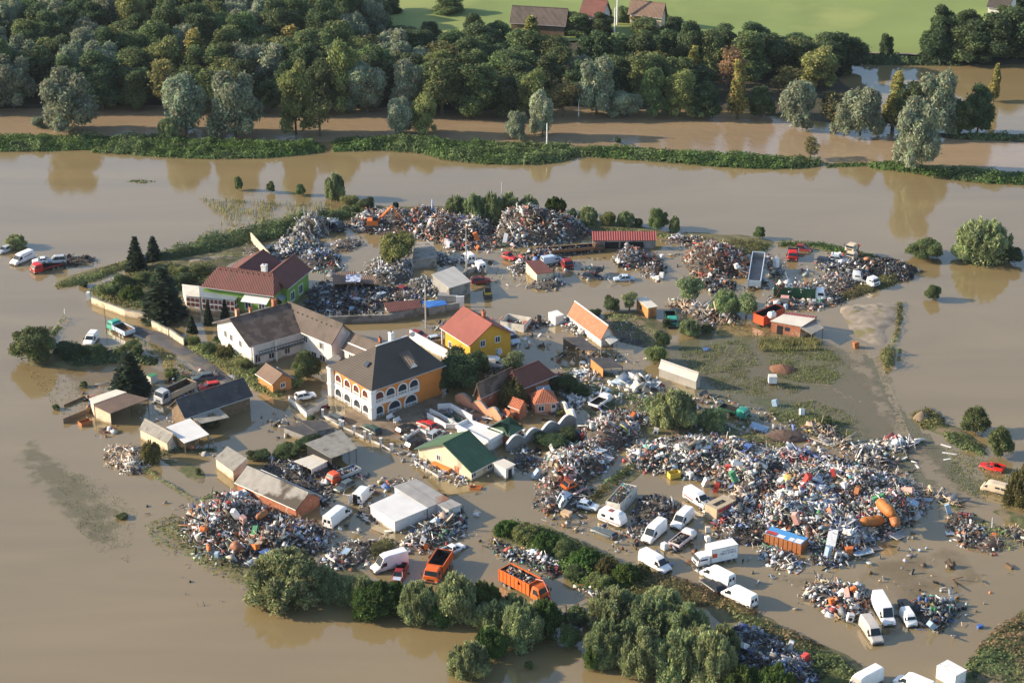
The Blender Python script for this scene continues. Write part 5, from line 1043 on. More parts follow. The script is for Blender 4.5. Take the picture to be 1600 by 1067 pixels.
wallrun('enclosure_wall', 'low white wall, right side of the enclosure with the wrecked white car', [(480, 654), (511, 634)], 1.3, M_white, .22, cap=M_conc)
wallrun('sunken_fence', 'dark board fence standing in the water left of the brown shed', [(99, 662), (147, 642)], 1.0, M_wood, .12, 'fence')
wallrun('sunken_fence', 'thin board fence along the waterline by the small round shrub', [(100, 636), (132, 622), (146, 628)], .5, M_wood, .1, 'fence')
wallrun('pool_wall', 'white curved-top pool wall, far side of the dark swimming pool', [(684, 642), (704, 641), (738, 660)], 1.3, M_trim, .2, cap=M_trim)
wallrun('pool_wall', 'white pool wall, near side of the dark swimming pool', [(672, 646), (684, 652), (716, 670), (738, 662)], .9, M_trim, .2, cap=M_trim)
o = MB().poly([tuple(gp(x, y, .3)) for x, y in [(684, 648), (703, 644), (735, 661), (716, 668)]]).build('swimming_pool', mat('pool_water', (.02, .05, .035), .1, .2)); tag(o, 'dark green swimming pool between white walls', 'pool')
o = MB().slab([tuple(gp(x, y, .35)) for x, y in [(716, 668), (738, 660), (785, 664), (760, 680)]], .4).build('terrace_floor', mat('grey_paving', (.16, .15, .16), .8, .15, 1)); tag(o, 'grey paved terrace behind the white parapets', 'terrace')

# --- sheds, left
shed('open_shed', 'open shed with umber roof and sunlit cream end wall in the water', 'shed', [(171.8, 645.8), (233, 622.5), (198, 614), (145.5, 633)], [2.4, 2.4, 2.9, 2.9], R_umber, M_cream, '23')
shed('cream_lean_to', 'cream-roofed lean-to behind the umber-roofed open shed', 'shed', [(145.5, 631), (198, 612.5), (181.5, 608), (138.8, 622.5)], [2.9, 2.9, 2.6, 2.6], R_cream, M_cream, '23')
bn, wpb, lb, wb = gable('long_dark_barn', 'long dark tar-roofed barn beside the red car and the white tipper', 'barn', (274, 624.5), (381, 590), (350, 634), 2.6, 5.2, .5, M_wood, R_black)
shed('barn_lean_to', 'low grey lean-to along the near side of the dark barn', 'shed', [(312, 662), (358.5, 651.5), (339, 634), (298, 650)], [2.2, 2.2, 2.6, 2.6], R_eternit, M_wood, '3')
shed('tilted_grey_shed', 'grey-roofed shed with sunlit orange end wall near the firewood pile', 'shed', [(216.7, 670.5), (261, 693), (271.5, 676.5), (226.5, 653)], [2.0, 2.0, 3.3, 3.3], R_eternit, M_cream, '0123')
shed('white_canopy', 'white and pale blue sheet canopy between two grey-roofed sheds', 'canopy', [(288, 692), (327, 678.5), (297, 653), (259.5, 667)], [2.4, 2.6, 2.8, 2.6], R_white, M_wood, '')
shed('patched_shed', 'grey shed with light and dark sheets on top, left of the long broken roof', 'shed', [(335, 715.5), (363.5, 736.5), (386, 716), (355.3, 696.8)], [2.0, 2.0, 3.2, 3.2], R_eternit, M_cream, '0123')
br, wpb, lb, wb = gable('long_grey_barn', 'long barn with broken patchy grey roof behind the big lower scrap heap', 'barn', (386, 728), (482, 770), (410, 773.3), 2.0, 3.9, .3, M_brick, R_patch)
shed('grey_lean_to', 'grey fibre sheet shelter beside the orange-cabbed flatbed truck', 'shed', [(518, 715.8), (558.5, 700), (533, 670.8), (476.8, 692.5)], [2.5, 2.5, 3.1, 3.1], R_eternit, M_dark, '23')
shed('low_white_shed', 'low white flat roof with a green sheet in front of the grey shelter', 'shed', [(487, 733), (518, 717), (500, 706), (459, 720)], [1.5]*4, R_cream, M_white, '0')
shed('flat_tar_roof', 'flat grey tar roof with white boards, the left of two low roofs', 'shed', [(478, 681), (493, 676), (470, 660), (441.5, 667)], [1.5]*4, R_black, M_conc, '03')
shed('flat_tar_roof', 'flat grey tar roof behind the villa fence, right of two low roofs', 'shed', [(495, 674), (523, 668), (500, 656), (468, 657)], [1.5]*4, R_black, M_conc, '0')
wc, wpw, lw, ww_ = gable('wooden_cabin', 'small orange wooden cabin with brown roof below the white house', 'cabin', (415, 567.5), (441.5, 584.5), (412.5, 593), 2.3, 3.8, .35, M_woodo, R_umber)
win(wc, 'E', .1, 1.0, .9, .8, wpw)
wm, Q, I = shed('white_metal_shed', 'white corrugated metal shed with flat white roof by the lower scrap', 'shed', [(616.6, 815.1), (669, 793.2), (626.3, 766.3), (576.3, 789.5)], [2.3]*4, R_white, M_metalw, '0123', t=.08)
shed('rusty_striped_shed', 'long shed roof with rusty stripes behind the white metal shed', 'shed', [(668, 793), (703, 779), (650, 747.5), (614, 759)], [2.3, 2.3, 2.6, 2.6], R_rust, M_metalw, '0123')
shed('small_rusty_shed', 'short grey metal roof with a rusty edge right of the striped roof', 'shed', [(701, 796), (722, 788), (690, 772), (670, 782)], [2.2, 2.2, 2.3, 2.3], R_rust, M_metalw, '0123')
# --- sheds, yard and behind
shed('pale_metal_hut', 'hut with pale grey metal roof and open shelves beside the wrecking yard', 'hut', [(701.5, 450.4), (736.4, 439.8), (709.6, 416), (673.9, 429)], [3.0, 3.0, 3.4, 3.4], R_metal, M_conc, '03')
shed('red_lean_to', 'dark red lean-to roof on the long yard wall', 'roof', [(607, 487.7), (657.6, 481), (654.4, 467.4), (599, 473)], [2.0, 2.0, 2.8, 2.8], R_maroon, M_conc, '0')
shed('blue_tarp_roof', 'bright blue tarpaulin roof on the yard wall', 'roof', [(669, 480.4), (699, 475.6), (695, 469), (656.8, 470.7)], [2.0, 2.0, 2.4, 2.4], R_blue, M_conc, '0')
shed('rust_red_shelter', 'low shelter with rust-red upper roof and a poster board on it', 'shelter', [(520, 444), (556, 443), (555, 423), (519.5, 427)], [2.4, 2.4, 3.2, 3.2], R_umber, M_wood, '2')
shed('brown_shelter', 'brown plank shelter right of the poster board in the wrecking yard', 'shelter', [(564, 442), (587, 444), (588.6, 431), (565, 430)], [2.4, 2.4, 2.9, 2.9], R_umber, M_wood, '2')
shed('poster_board', 'blue and white printed board lying on the shelter roof', 'board', [(540, 440), (562.6, 440.6), (565, 430), (541, 429)], [3.3, 3.3, 3.6, 3.6], mat('printed_board', (.50, .54, .62), .5, .1, 1, stain=(.07, .12, .30), stain_s=.9, stain_t=.5), None, '', posts=False, t=.05)
shed('concrete_hut', 'grey flat-roofed concrete hut behind the big yellow-green bush', 'hut', [(644, 407), (684, 402.5), (676.5, 377.7), (648, 378)], [2.3]*4, R_eternit, M_conc, '023', t=.15)
shed('red_roofed_shed', 'long low shed with bright red sheet roof at the far lake shore', 'shed', [(925.5, 376), (1026, 375.7), (1025.6, 361.4), (924.7, 361.4)], [2.2, 2.2, 3.4, 3.4], R_redsheet, M_conc, '0123', door=[(0, .3, 3, .2, 1.8, M_dark), (0, .62, 5, .2, 1.8, M_dark)])
shed('rusty_roofed_hut', 'small hut with rust-red roof in the water among white bags', 'hut', [(838, 428), (866.5, 425), (845, 406), (820, 407.5)], [2.2, 2.2, 2.8, 2.8], R_maroon, M_cream, '0123')
tl, wpt, lt, wt = gable('tiled_barn', 'barn with long terracotta tiled roof among white scrap', 'barn', (898.2, 470.7), (950.7, 509), (907, 508), 1.8, 4.5, .3, M_white, R_terra, ridge_m=M_trim)
shed('black_roofed_shed', 'tumbledown shed with sagging black roof below the tiled barn', 'shed', [(909.5, 547), (938, 547), (908, 526), (878.7, 527)], [2.2, 2.3, 2.5, 2.3], R_black, M_wood, '2')
shed('open_tar_shelter', 'open wooden shelter with black roof and green net below the black-roofed shed', 'shelter', [(941, 575), (974, 573), (956, 558.5), (921.5, 558.5)], [2.2, 2.2, 2.4, 2.4], R_black, M_woodo, '3')
shed('cream_canopy', 'tiny cream canopy at the gable of the tiled barn', 'canopy', [(953.7, 538), (966, 531), (957, 524), (945.5, 530)], [1.9, 1.9, 2.2, 2.2], R_cream, M_wood, '')
ghs, wq, lq, wq_ = gable('greenhouse', 'long pale plastic greenhouse with gabled roof', 'greenhouse', (1033, 562), (1092, 582.6), (1052, 582.5), 1.8, 3.2, .08, mat('greenhouse_sheeting', (.33, .31, .28), .5, .1, .8, pattern='plank', pscale=1.0), mat('greenhouse_roof', (.36, .34, .32), .45, .1, .6, pattern='plank', pscale=1.0))
shed('orange_cabin', 'orange site cabin with pale two-part roof beside the teal truck', 'cabin', [(1012.5, 481.5), (1028, 478.5), (1010, 463.5), (993, 466)], [2.5, 2.5, 2.6, 2.6], R_cream, M_woodo, '0123', door=[(3, .35, 1.2, 1.0, 1.9, M_glass), (0, .5, .9, -.2, 1.9, M_brick)])
bw, Q, I = shed('white_roofed_hut', 'brick hut with cream flat roof and lean-to by the drowned track', 'hut', [(1203.3, 501.5), (1252.8, 510.3), (1274, 497.4), (1224, 490.7)], [2.6, 2.6, 3.0, 3.0], R_cream, M_brick, '0123', door=[(0, .3, 1.2, .0, 1.9, M_dark), (0, .55, 1.0, 1.0, 1.8, M_glass)])
shed('red_strip_roof', 'narrow red sheet roof along the far edge of the cream-roofed hut', 'roof', [(1226, 490), (1274, 497), (1277, 494.5), (1232, 487.5)], [3.0, 3.0, 2.8, 2.8], R_redsheet, None, '')
shed('open_lean_to', 'open grey-edged lean-to on posts right of the cream-roofed hut', 'shed', [(1249, 511), (1268, 522), (1288, 512), (1272, 501)], [2.4, 2.2, 2.2, 2.4], R_eternit, M_wood, '')
# --- far farm
fh, wf, lf, wf_ = gable('farm_barn', 'long grey-roofed farm building at the top between trees', 'barn', (800, 9), (888, 14), (845, 28), 4, 8.2, .5, M_wood, R_grey)
for i in range(6): win(fh, 'S', -lf+2.2+i*(2*lf-4.4)/5, 1.5, 1.2, 1.4, wf)
f2 = gable('red_farmhouse', 'red-roofed farmhouse at the very top beside the mast', 'house', (912, -4), (950, 2), (925, 17), 5.5, 10, .6, M_white, R_maroon); win(f2[0], 'S', 0, 2.5, 1.5, 1.6, f2[1])
f3 = gable('far_brown_barn', 'reddish brown roofed barn at the top right of the mast', 'barn', (985, -1), (1040, 6), (1010, 20), 4, 8, .6, M_cream, R_umber)
f4 = gable('far_white_house', 'white house cut by the top edge left of the meadow', 'house', (566, -16), (600, -14), (583, -4), 6, 9.5, .5, M_white, R_maroon); win(f4[0], 'S', 1, 2.5, 1.5, 2.6, f4[1], glass=mat('blue_door', (.15, .28, .5), .5))
f5 = gable('far_grey_house', 'grey-roofed house at the very top right corner', 'house', (1550, -14), (1586, -10), (1568, -2), 5, 8.5, .5, M_white, R_dark)

# --- poles and masts
def pole(px, py, h, label, r=.11, arm=None, m=None, name='lamp_pole', lean=(0, 0), lamp=True):
    p = gp(px, py, 0); root = empty(name, (p.x, p.y, 0), 0, label, 'pole'); m = m or M_steel
    MB().bar((0, 0, -.8), (lean[0], lean[1], h), r*1.3, 0, 8, r*.8).build('shaft', m, root)
    if arm: MB().bar((lean[0], 0, h-.25), (lean[0]+arm[0], arm[1], h-.1+arm[2]), .05, 0, 6).build('arm', m, root)
    if arm and lamp: MB().box(lean[0]+arm[0]-.3, lean[0]+arm[0]+.3, arm[1]-.12, arm[1]+.12, h-.2+arm[2], h-.04+arm[2]).build('lamp_head', M_trim, root)
    return root
pole(665.4, 512, 9.4, 'tall pale lamp pole by the fence beside the yellow house', .13)
pole(728.7, 422, 10.0, 'pale pole with a slanting side arm by the pale metal hut', .12, arm=(-1.6, 0, -1.2), lamp=False)
pole(784.5, 345, 9.2, 'pale pole rising behind the far scrap heap', .13)
pole(854.5, 233, 6.6, 'white pole on the middle knotweed bank', .16, m=M_trim)
pole(904, 183, 4.2, 'white marker pole in the river below the silver willow', .15, m=M_trim)
pole(166.5, 521, 6.3, 'thin brown wooden pole beside the teal tipper truck', .07, m=M_wood)
pole(102, 497, 2.0, 'short pale post at the tip of the left hedge', .09, m=M_trim)
pole(960, 66, 10, 'pale mast beside the red farmhouse', .2, m=M_trim)
pole(964, 44, 12, 'white tall post behind the far farmhouse', .25, m=M_trim)
pole(507.5, 437, 3.5, 'thin post in the wrecking yard near the rust-red shelter', .06, m=M_wood)
pole(1199, 535, 2.2, 'thin post by the drowned grass', .05, m=M_wood)
pole(950, 520, 3.6, 'slim grey post at the tiled barn gable', .06)
for i, (x, y) in enumerate(((516, 505), (527, 504), (546, 504), (567, 504))): pole(x, y, 2.6, 'thin rail post on the yard wall, %s from the left' % ORD[i], .05, name='rail_post')
# ---------------------------------------------------------------- vehicles
M_tyre = mat('tyre_rubber', (.018, .018, .018), .9, .1)
M_rim = mat('wheel_rim', (.25, .25, .26), .5, .1, metal=.4)
M_vglass = mat('vehicle_glass', (.018, .028, .038), .24, .1, spec=.4)
M_black = mat('black_plastic', (.02, .02, .022), .7, .1)
M_lamp = mat('headlight_glass', (.6, .6, .58), .2, .1); M_tail = mat('tail_light', (.35, .02, .015), .3, .1)
def paint(c):
    if isinstance(c, str): nm = 'paint_'+c; col = {'white': (.83, .83, .82), 'dirty': (.50, .46, .41), 'cream': (.60, .50, .36), 'silver': (.40, .43, .46), 'red': (.55, .02, .015), 'darkred': (.25, .02, .02), 'blue': (.05, .09, .22),
        'pale': (.46, .56, .66), 'black': (.016, .018, .02), 'navy': (.02, .03, .05), 'dgreen': (.03, .07, .05), 'teal': (.04, .32, .24), 'orange': (.68, .13, .015), 'redorange': (.62, .09, .03), 'grey': (.20, .21, .22), 'rust': (.20, .09, .04),
        'yellow': (.55, .40, .05), 'green': (.02, .09, .045), 'brown': (.10, .06, .045), 'slate': (.09, .12, .13), 'pinkish': (.66, .55, .55)}[c]
    return mat(nm, col, .38, .10, .8, spec=.5, tide=.6, stain=tuple(k*.62+.05 for k in col) if c not in ('white',) else (.52, .49, .44), stain_s=.6, stain_t=.66)
def ring(x, zb, zt, w, wt, zk=None):
    zk = zk if zk is not None else min(zb+.75, zt-.12); r = min(.14, (zt-zk)*.5)
    P = [(-w*.94, zb), (-w, zb+.15), (-w, zk), (-wt, zt-r), (-wt+r, zt), (wt-r, zt), (wt, zt-r), (w, zk), (w, zb+.15), (w*.94, zb)]
    return [(x, y, z) for y, z in P]
def wheels(root, xs, y, r=.34, z=None, wd=.22):
    for x in xs:
        for s in (-1, 1):
            w = MB().bar((x, s*(y-wd), z or r), (x, s*y, z or r), r, 0, 14).build('wheel', M_tyre, root)
            MB().bar((x, s*(y-.02), z or r), (x, s*(y+.015), z or r), r*.6, 0, 10).build('rim', M_rim, w)
def lamps(root, xf, xr, y, zf, zr):
    for s in (-1, 1):
        MB().box(xf-.05, xf+.03, s*y-.13, s*y+.13, zf-.09, zf+.09).build('headlight', M_lamp, root)
        MB().box(xr-.03, xr+.04, s*y-.09, s*y+.09, zr-.22, zr+.22).build('tail_light', M_tail, root)
def place(name, label, cat, px, py, vec, hc=1.2, z=-.28, group=None, tilt=None):
    p = gp(px, py, hc); r = empty(name, (p.x, p.y, z), heading(px, py, vec), label, cat, group)
    if tilt: r.rotation_euler = (tilt[0], tilt[1], r.rotation_euler[2])
    return r
def van(px, py, vec, label, col='white', L=5.6, W=1.95, H=2.45, win_side=False, rear_open=False, z=-.28, tilt=None, stripe=None, name='white_van', group='white vans standing in the flood', nose=1.0):
    root = place(name, label, 'van', px, py, vec, H*.5, z, group, tilt); w = W/2; h = L/2; wt = w*.86; m = paint(col)
    R = [ring(h, .42, .82, w*.86, w*.78), ring(h-.10, .34, .98, w*.96, w*.86), ring(h-.55*nose, .3, 1.18, w, w*.88), ring(h-.95*nose, .3, 1.32, w, w*.87, 1.2), ring(h-1.65*nose, .3, H-.22, w, wt, 1.2), ring(h-2.3*nose, .3, H-.02, w, wt, 1.25), ring(h*.1, .3, H, w, wt, 1.25),
         ring(-h+.12, .3, H-.02, w, wt, 1.25), ring(-h, .34, H-.14, w*.98, wt*.97, 1.25)]
    MB().loft(R).build('body', m, root, smooth=32)
    ys = lambda z: w-(w-wt)*(z-1.22)/(H-.14-1.22)
    x0, x1 = h-.98*nose, h-1.62*nose; t = .025
    MB().hexa([(x0, -wt*.93, 1.36), (x0, wt*.93, 1.36), (x0+t, wt*.93, 1.36+t), (x0+t, -wt*.93, 1.36+t), (x1, -wt*.86, H-.30), (x1, wt*.86, H-.30), (x1+t, wt*.86, H-.30+t), (x1+t, -wt*.86, H-.30+t)]).build('windscreen', M_vglass, root)
    for s in (-1, 1):
        a, b = 1.30, min(1.92, H-.4)
        MB().poly([(h-1.12*nose, s*(ys(a)+.012), a), (h-2.15*nose, s*(ys(a)+.012), a), (h-2.15*nose, s*(ys(b)+.012), b), (h-1.55*nose, s*(ys(b)+.012), b)]).build('side_window', M_vglass, root)
        MB().box(h-1.25*nose, h-1.08*nose, s*(w+.02) if s > 0 else -w-.22, w+.22 if s > 0 else -w-.02, 1.28, 1.58).build('mirror', M_black, root)
        if win_side:
            for q in range(3): c = h-2.9-q*1.0; MB().poly([(c+.42, s*(ys(a)+.012), a), (c-.42, s*(ys(a)+.012), a), (c-.42, s*(ys(b)+.012), b), (c+.42, s*(ys(b)+.012), b)]).build('side_window', M_vglass, root)
        MB().box(-h+.3, h-.9, s*(w+.012)-.012, s*(w+.012)+.012, .42, .56).build('trim_strip', M_black, root)
        MB().poly([(-h-.012, s*.10, 1.35), (-h-.012, s*.66, 1.35), (-h-.012, s*.62, 1.92), (-h-.012, s*.10, 1.92)]).build('rear_window', M_vglass if not (rear_open and s > 0) else M_dark, root)
    MB().box(h-.02, h+.08, -w*.88, w*.88, .34, .60).build('bumper', M_black, root); MB().box(-h-.06, -h+.02, -w*.9, w*.9, .34, .52).build('bumper', M_black, root)
    MB().box(h-.02, h+.02, -.42, .42, .66, .80).build('grille', M_black, root)
    if rear_open:
        MB().poly([(-h-.02, -.05, .55), (-h-.02, .8, .55), (-h-.02, .74, 2.1), (-h-.02, -.05, 2.1)]).build('open_doorway', M_dark, root)
        MB().hexa([(-h-.02, .84, .45), (-h-.05, .90, .45), (-h-.85, 1.05, .45), (-h-.82, 1.0, .45), (-h-.02, .80, 2.1), (-h-.05, .86, 2.1), (-h-.85, 1.0, 2.1), (-h-.82, .96, 2.1)]).build('rear_door', m, root)
    if stripe:
        for s in (-1, 1):
            if stripe == 'red': MB().poly([(h-2.6, s*(w+.016), .75), (-h+.2, s*(w+.016), .95), (-h+.2, s*(w+.016), 1.2), (h-2.6, s*(w+.016), 1.02)]).build('red_stripe', paint('red'), root)
            else:
                mk = MB()
                for q in range(9): c = h-2.7-q*.26; mk.poly([(c, s*(w+.016-.02), 1.42+.015*q), (c-.18, s*(w+.016-.02), 1.42+.015*q), (c-.13, s*(w-.02), 1.66+.015*q), (c+.05, s*(w-.02), 1.66+.015*q)])
                mk.build('lettering', paint('darkred'), root)
    wheels(root, (h-.95, -h+1.15), w, .34); lamps(root, h-.06, -h, w*.74, .80, 1.1); return root
def car(px, py, vec, label, col, L=4.2, W=1.7, H=1.42, style='hatch', z=-.22, tilt=None, name='parked_car', cat='car', group='cars caught in the flood', hood=None, z0=0):
    root = place(name, label, cat, px, py, vec, .7+z0, z+z0, group, tilt); w = W/2; h = L/2; m = paint(col)
    d = .88; R = [ring(h, .36, .62, w*.82, w*.72, .5), ring(h-.12, .26, .76, w*.96, w*.86, .55), ring(h-1.05, .22, d, w, w*.90, .66), ring(0, .22, d+.02, w, w*.92, .68), ring(-h+.75, .22, d+.02, w, w*.90, .68), ring(-h+.1, .28, d-.04, w*.96, w*.86, .62), ring(-h, .4, .75, w*.86, w*.78, .6)]
    MB().loft(R).build('body', m, root, smooth=35)
    xe = -h+.12 if style == 'hatch' else (-h+.85 if style == 'sedan' else -.5); xb = xe+(.35 if style == 'hatch' else .55)
    def gr(x, z, ww): return [(x, -ww, z), (x, ww, z)]
    bw, tw = w*.88, w*.70; g = MB(); f0, f1 = h-1.15, h-1.85
    if style == 'pickup': xb = xe+.15
    g.hexa([(xe, -bw, d-.03), (f0, -bw, d-.03), (f0, bw, d-.03), (xe, bw, d-.03), (xb, -tw, H-.06), (f1, -tw, H-.06), (f1, tw, H-.06), (xb, tw, H-.06)]); g.build('windows', M_vglass, root)
    rf = MB(); rf.hexa([(xb-.08, -tw-.03, H-.075), (f1+.08, -tw-.03, H-.075), (f1+.08, tw+.03, H-.075), (xb-.08, tw+.03, H-.075), (xb+.05, -tw+.08, H), (f1-.08, -tw+.08, H), (f1-.08, tw-.08, H), (xb+.05, tw-.08, H)]); rf.build('roof', m, root)
    p = MB()
    for s in (-1, 1):
        for (xa, za, xc, zc) in ((f0+.02, d-.02, f1+.02, H-.05), (xe-.02, d-.02, xb-.02, H-.05), ((xe+f0)/2, d-.02, (xb+f1)/2, H-.05)):
            p.bar((xa, s*(bw+.01), za), (xc, s*(tw+.01), zc), .045, 0, 4)
    p.build('pillars', m, root)
    if style == 'pickup':
        b = MB(); b.box(-h+.08, xe-.08, -w*.86, w*.86, d-.02, d+.02, 1)
        for s in (-1, 1): b.box(-h, xe-.05, s*w*.92-.05, s*w*.92+.05, d-.1, d+.35)
        b.box(-h, -h+.08, -w*.9, w*.9, d-.1, d+.35); b.build('load_bed', [m, M_dark], root)
    if hood: MB().poly([(h-.2, -w*.7, .80), (h-1.05, -w*.78, d+.03), (h-1.05, w*.78, d+.03), (h-.2, w*.7, .80)]).build('bonnet', paint(hood), root)
    wheels(root, (h-.8, -h+.8), w, .31, wd=.18); lamps(root, h-.1, -h+.03, w*.72, .62, .68)
    MB().box(h-.03, h+.04, -w*.8, w*.8, .28, .42).build('bumper', M_black, root); return root
_rr = random.Random(77)
def truck(px, py, vec, label, cab='white', bed='grey', kind='tipper', L=7.5, W=2.4, CH=2.6, BH=1.2, z=-.35, ribs=True, name='tipper_truck', cat='truck', group=None, raise_=0, box=None, hc=1.2, cabL=2.0, tilt=None, nocab=False, fz=1.0, inner=None):
    root = place(name, label, cat, px, py, vec, hc, z, group, tilt); w = W/2; h = L/2; m = paint(cab); mb_ = paint(bed)
    if not nocab:
        c0 = h-cabL; zb = .5
        R = [ring(h, zb+.1, CH*.62, w*.94, w*.90, 1.1), ring(h-.08, zb, CH*.66, w*.98, w*.93, 1.2), ring(h-.38, zb, CH-.15, w, w*.86, 1.3), ring(h-.75, zb, CH, w, w*.86, 1.3), ring(c0+.1, zb, CH, w, w*.86, 1.3), ring(c0, zb, CH-.08, w*.98, w*.84, 1.3)]
        MB().loft(R).build('cab', m, root, smooth=30)
        MB().hexa([(h-.07, -w*.82, CH*.66), (h-.07, w*.82, CH*.66), (h-.045, w*.82, CH*.66), (h-.045, -w*.82, CH*.66), (h-.35, -w*.78, CH-.2), (h-.35, w*.78, CH-.2), (h-.325, w*.78, CH-.2), (h-.325, -w*.78, CH-.2)]).build('windscreen', M_vglass, root)
        for s in (-1, 1):
            ya = w+.015-(w*.14)*(1.55-1.3)/(CH-1.44); yb = w+.02-(w*.14)*(CH-.5-1.3)/(CH-1.44)
            MB().poly([(h-.35, s*ya, 1.5), (c0+.5, s*ya, 1.5), (c0+.5, s*yb, CH-.4), (h-.6, s*yb, CH-.4)]).build('side_window', M_vglass, root)
            MB().box(h-.2, h-.08, s*(w+.18)-.08, s*(w+.18)+.08, 1.5, 2.0).build('mirror', M_black, root)
        MB().box(h-.04, h+.08, -w*.95, w*.95, .35, .65).build('bumper', M_black, root); MB().box(h-.03, h+.01, -.6, .6, .8, 1.15).build('grille', M_black, root); lamps(root, h, -h+.1, w*.75, .78, .8)
    else: c0 = h
    MB().box(-h, c0+.2, -.45, .45, .55, .85).build('chassis', M_iron, root)
    b0, b1 = -h, c0-.12
    if kind in ('tipper', 'flat'):
        z0 = .95; z1 = z0+BH; b = MB(); T = lambda x, y, z: (x, y, z)
        if raise_: 
            T = lambda x, y, z: (b0+(x-b0)*cos(raise_)-(z-z0)*sin(raise_), y, z0+(x-b0)*sin(raise_)+(z-z0)*cos(raise_))
        def tb(x0_, x1_, y0_, y1_, a, c, mi=0): b.hexa([T(x0_, y0_, a), T(x1_, y0_, a), T(x1_, y1_, a), T(x0_, y1_, a), T(x0_, y0_, c), T(x1_, y0_, c), T(x1_, y1_, c), T(x0_, y1_, c)], mi)
        tb(b0, b1, -w, w, z0-.1, z0, 1)
        for s in (-1, 1): tb(b0, b1, s*w-.05, s*w+.05, z0-.05, z1); tb(b0+.02, b1-.02, s*(w-.06)-.006, s*(w-.06)+.006, z0, z1-.06, 1)
        tb(b0-.04, b0+.06, -w, w, z0, z1); tb(b1-.06, b1+.04, -w, w, z0, z1*1.06)
        tb(b0+.07, b0+.08, -w+.1, w-.1, z0, z1-.06, 1); tb(b1-.08, b1-.07, -w+.1, w-.1, z0, z1-.06, 1)
        b.build('load_bed', [mb_, mat('bed_'+inner, PAL[inner], .9, .2) if inner else M_dark], root)
        if ribs:
            b = MB(); n = max(3, int((b1-b0)/.75))
            for i in range(n+1):
                x = b0+(b1-b0)*i/n
                for s in (-1, 1): tb(x-.05, x+.05, s*(w+.08)-.04, s*(w+.08)+.04, z0-.05, z1+.02)
            for s in (-1, 1): tb(b0, b1, s*(w+.06)-.06, s*(w+.06)+.06, z1-.02, z1+.08)
            b.build('side_ribs', mb_, root)
    elif kind == 'box':
        zt = box or 3.1; b = MB(); b.box(b0, b1, -w, w, .75, zt); b.build('cargo_box', mb_, root, smooth=20)
        e = MB()
        for s in (-1, 1):
            for zz in (.8, zt-.03): e.box(b0-.015, b1+.015, s*w-.035, s*w+.035, zz-.04, zz+.04)
            for xx in (b0, b1): e.box(xx-.035, xx+.035, s*w-.035, s*w+.035, .8, zt)
        e.build('edge_rails', M_steel, root)
        MB().box(b0-.05, b0-.01, -.03, .03, .9, zt-.1).build('door_seam', M_black, root)
    wheels(root, [h-1.1]*(not nocab)+[-h+1.0, -h+2.1], w*.97, .46, wd=.3)
    return root
# the row of white vans and others (photograph position of the body centre, direction the nose points)
van(527, 802, (125, -100), 'white panel van seen from the rear, left of the white metal shed', L=6.2, H=2.6)
van(568, 768, (95, -95), 'white van with its rear doors open behind the other panel van', L=4.9, H=2.35, rear_open=True)
van(608, 874, (-160, 45), 'white high van lit pinkish, tucked behind the willow bushes', 'white', L=5.9, H=2.9, name='high_roof_van')
van(1022, 827, (-105, 92), 'white high-roofed van, the nearer of two noses toward the lane', L=5.6, H=2.6, name='high_roof_van')
van(1066, 807, (-100, 90), 'white van behind the nearer high-roofed van, beside a loaded pickup', L=5.0, H=2.45)
van(1024, 874, (170, 95), 'white van alone by the weed bank with its nose to the right', L=5.8, H=2.4)
van(1121, 895, (-190, -95), 'upper one of the two parallel white vans below the box truck', L=5.9, H=2.4)
van(1155, 927, (-190, -95), 'lower one of the two parallel white vans, nearest the weed bank', L=6.0, H=2.5)
van(1381, 948, (95, 165), 'tall white long-wheelbase van beside the lower right scrap heap', L=6.6, H=2.9, name='high_roof_van')
van(1362, 981, (110, 160), 'greyish pink van with dirty sides in front of the tall white van', 'dirty', L=5.6, H=2.45, name='grey_van')
van(1350, 1060, (-170, 90), 'white van cut by the bottom edge, left of two', L=6.4, H=2.7)
van(1428, 1064, (-150, -62), 'white van cut by the bottom edge, right of two', L=5.8, H=2.4)
van(34, 401, (-190, 82), 'white van with dark red slanting lettering at the left edge', L=5.6, H=2.3, stripe='text')
van(797, 524, (75, 60), 'pale blue van parked along the far side of the yellow house', 'pale', L=5.4, H=2.2, name='blue_van')
van(772, 564, (100, 6), 'white van in front of the yellow house gable', L=5.2, H=2.2)
van(142, 527, (-40, 45), 'white van half hidden in the hedge at left', L=4.2, H=2.2)
van(731, 400, (-60, -50), 'small white box van by the slanting pole, the further of two', L=4.0, H=2.4)
van(748, 413, (-60, -50), 'small white box van by the slanting pole, the nearer of two', L=4.0, H=2.4)
van(1555, 759, (-130, -32), 'beige camper van with side windows standing in shallow water at right', 'cream', L=4.5, H=2.0, win_side=True, name='camper_van', nose=.55, group=None)
van(1420, 962, (55, 80), 'small white van cab wedged between the tall van and the coloured heap', L=3.6, W=1.7, H=2.0, nose=.6)
van(1090, 777, (100, 62), 'white delivery van with a red stripe leaning on the tan box body', L=5.4, H=2.4, stripe='red', z=0)
van(863, 405, (80, -12), 'pale grey stripped van body behind the rusty-roofed hut', 'pale', L=4.8, H=2.0, name='wrecked_van', z=-.1)
van(552, 434, (80, -15), 'bluish white wrecked van in front of the rust-red shelter', 'pale', L=4.2, H=1.9, name='wrecked_van', z=0)
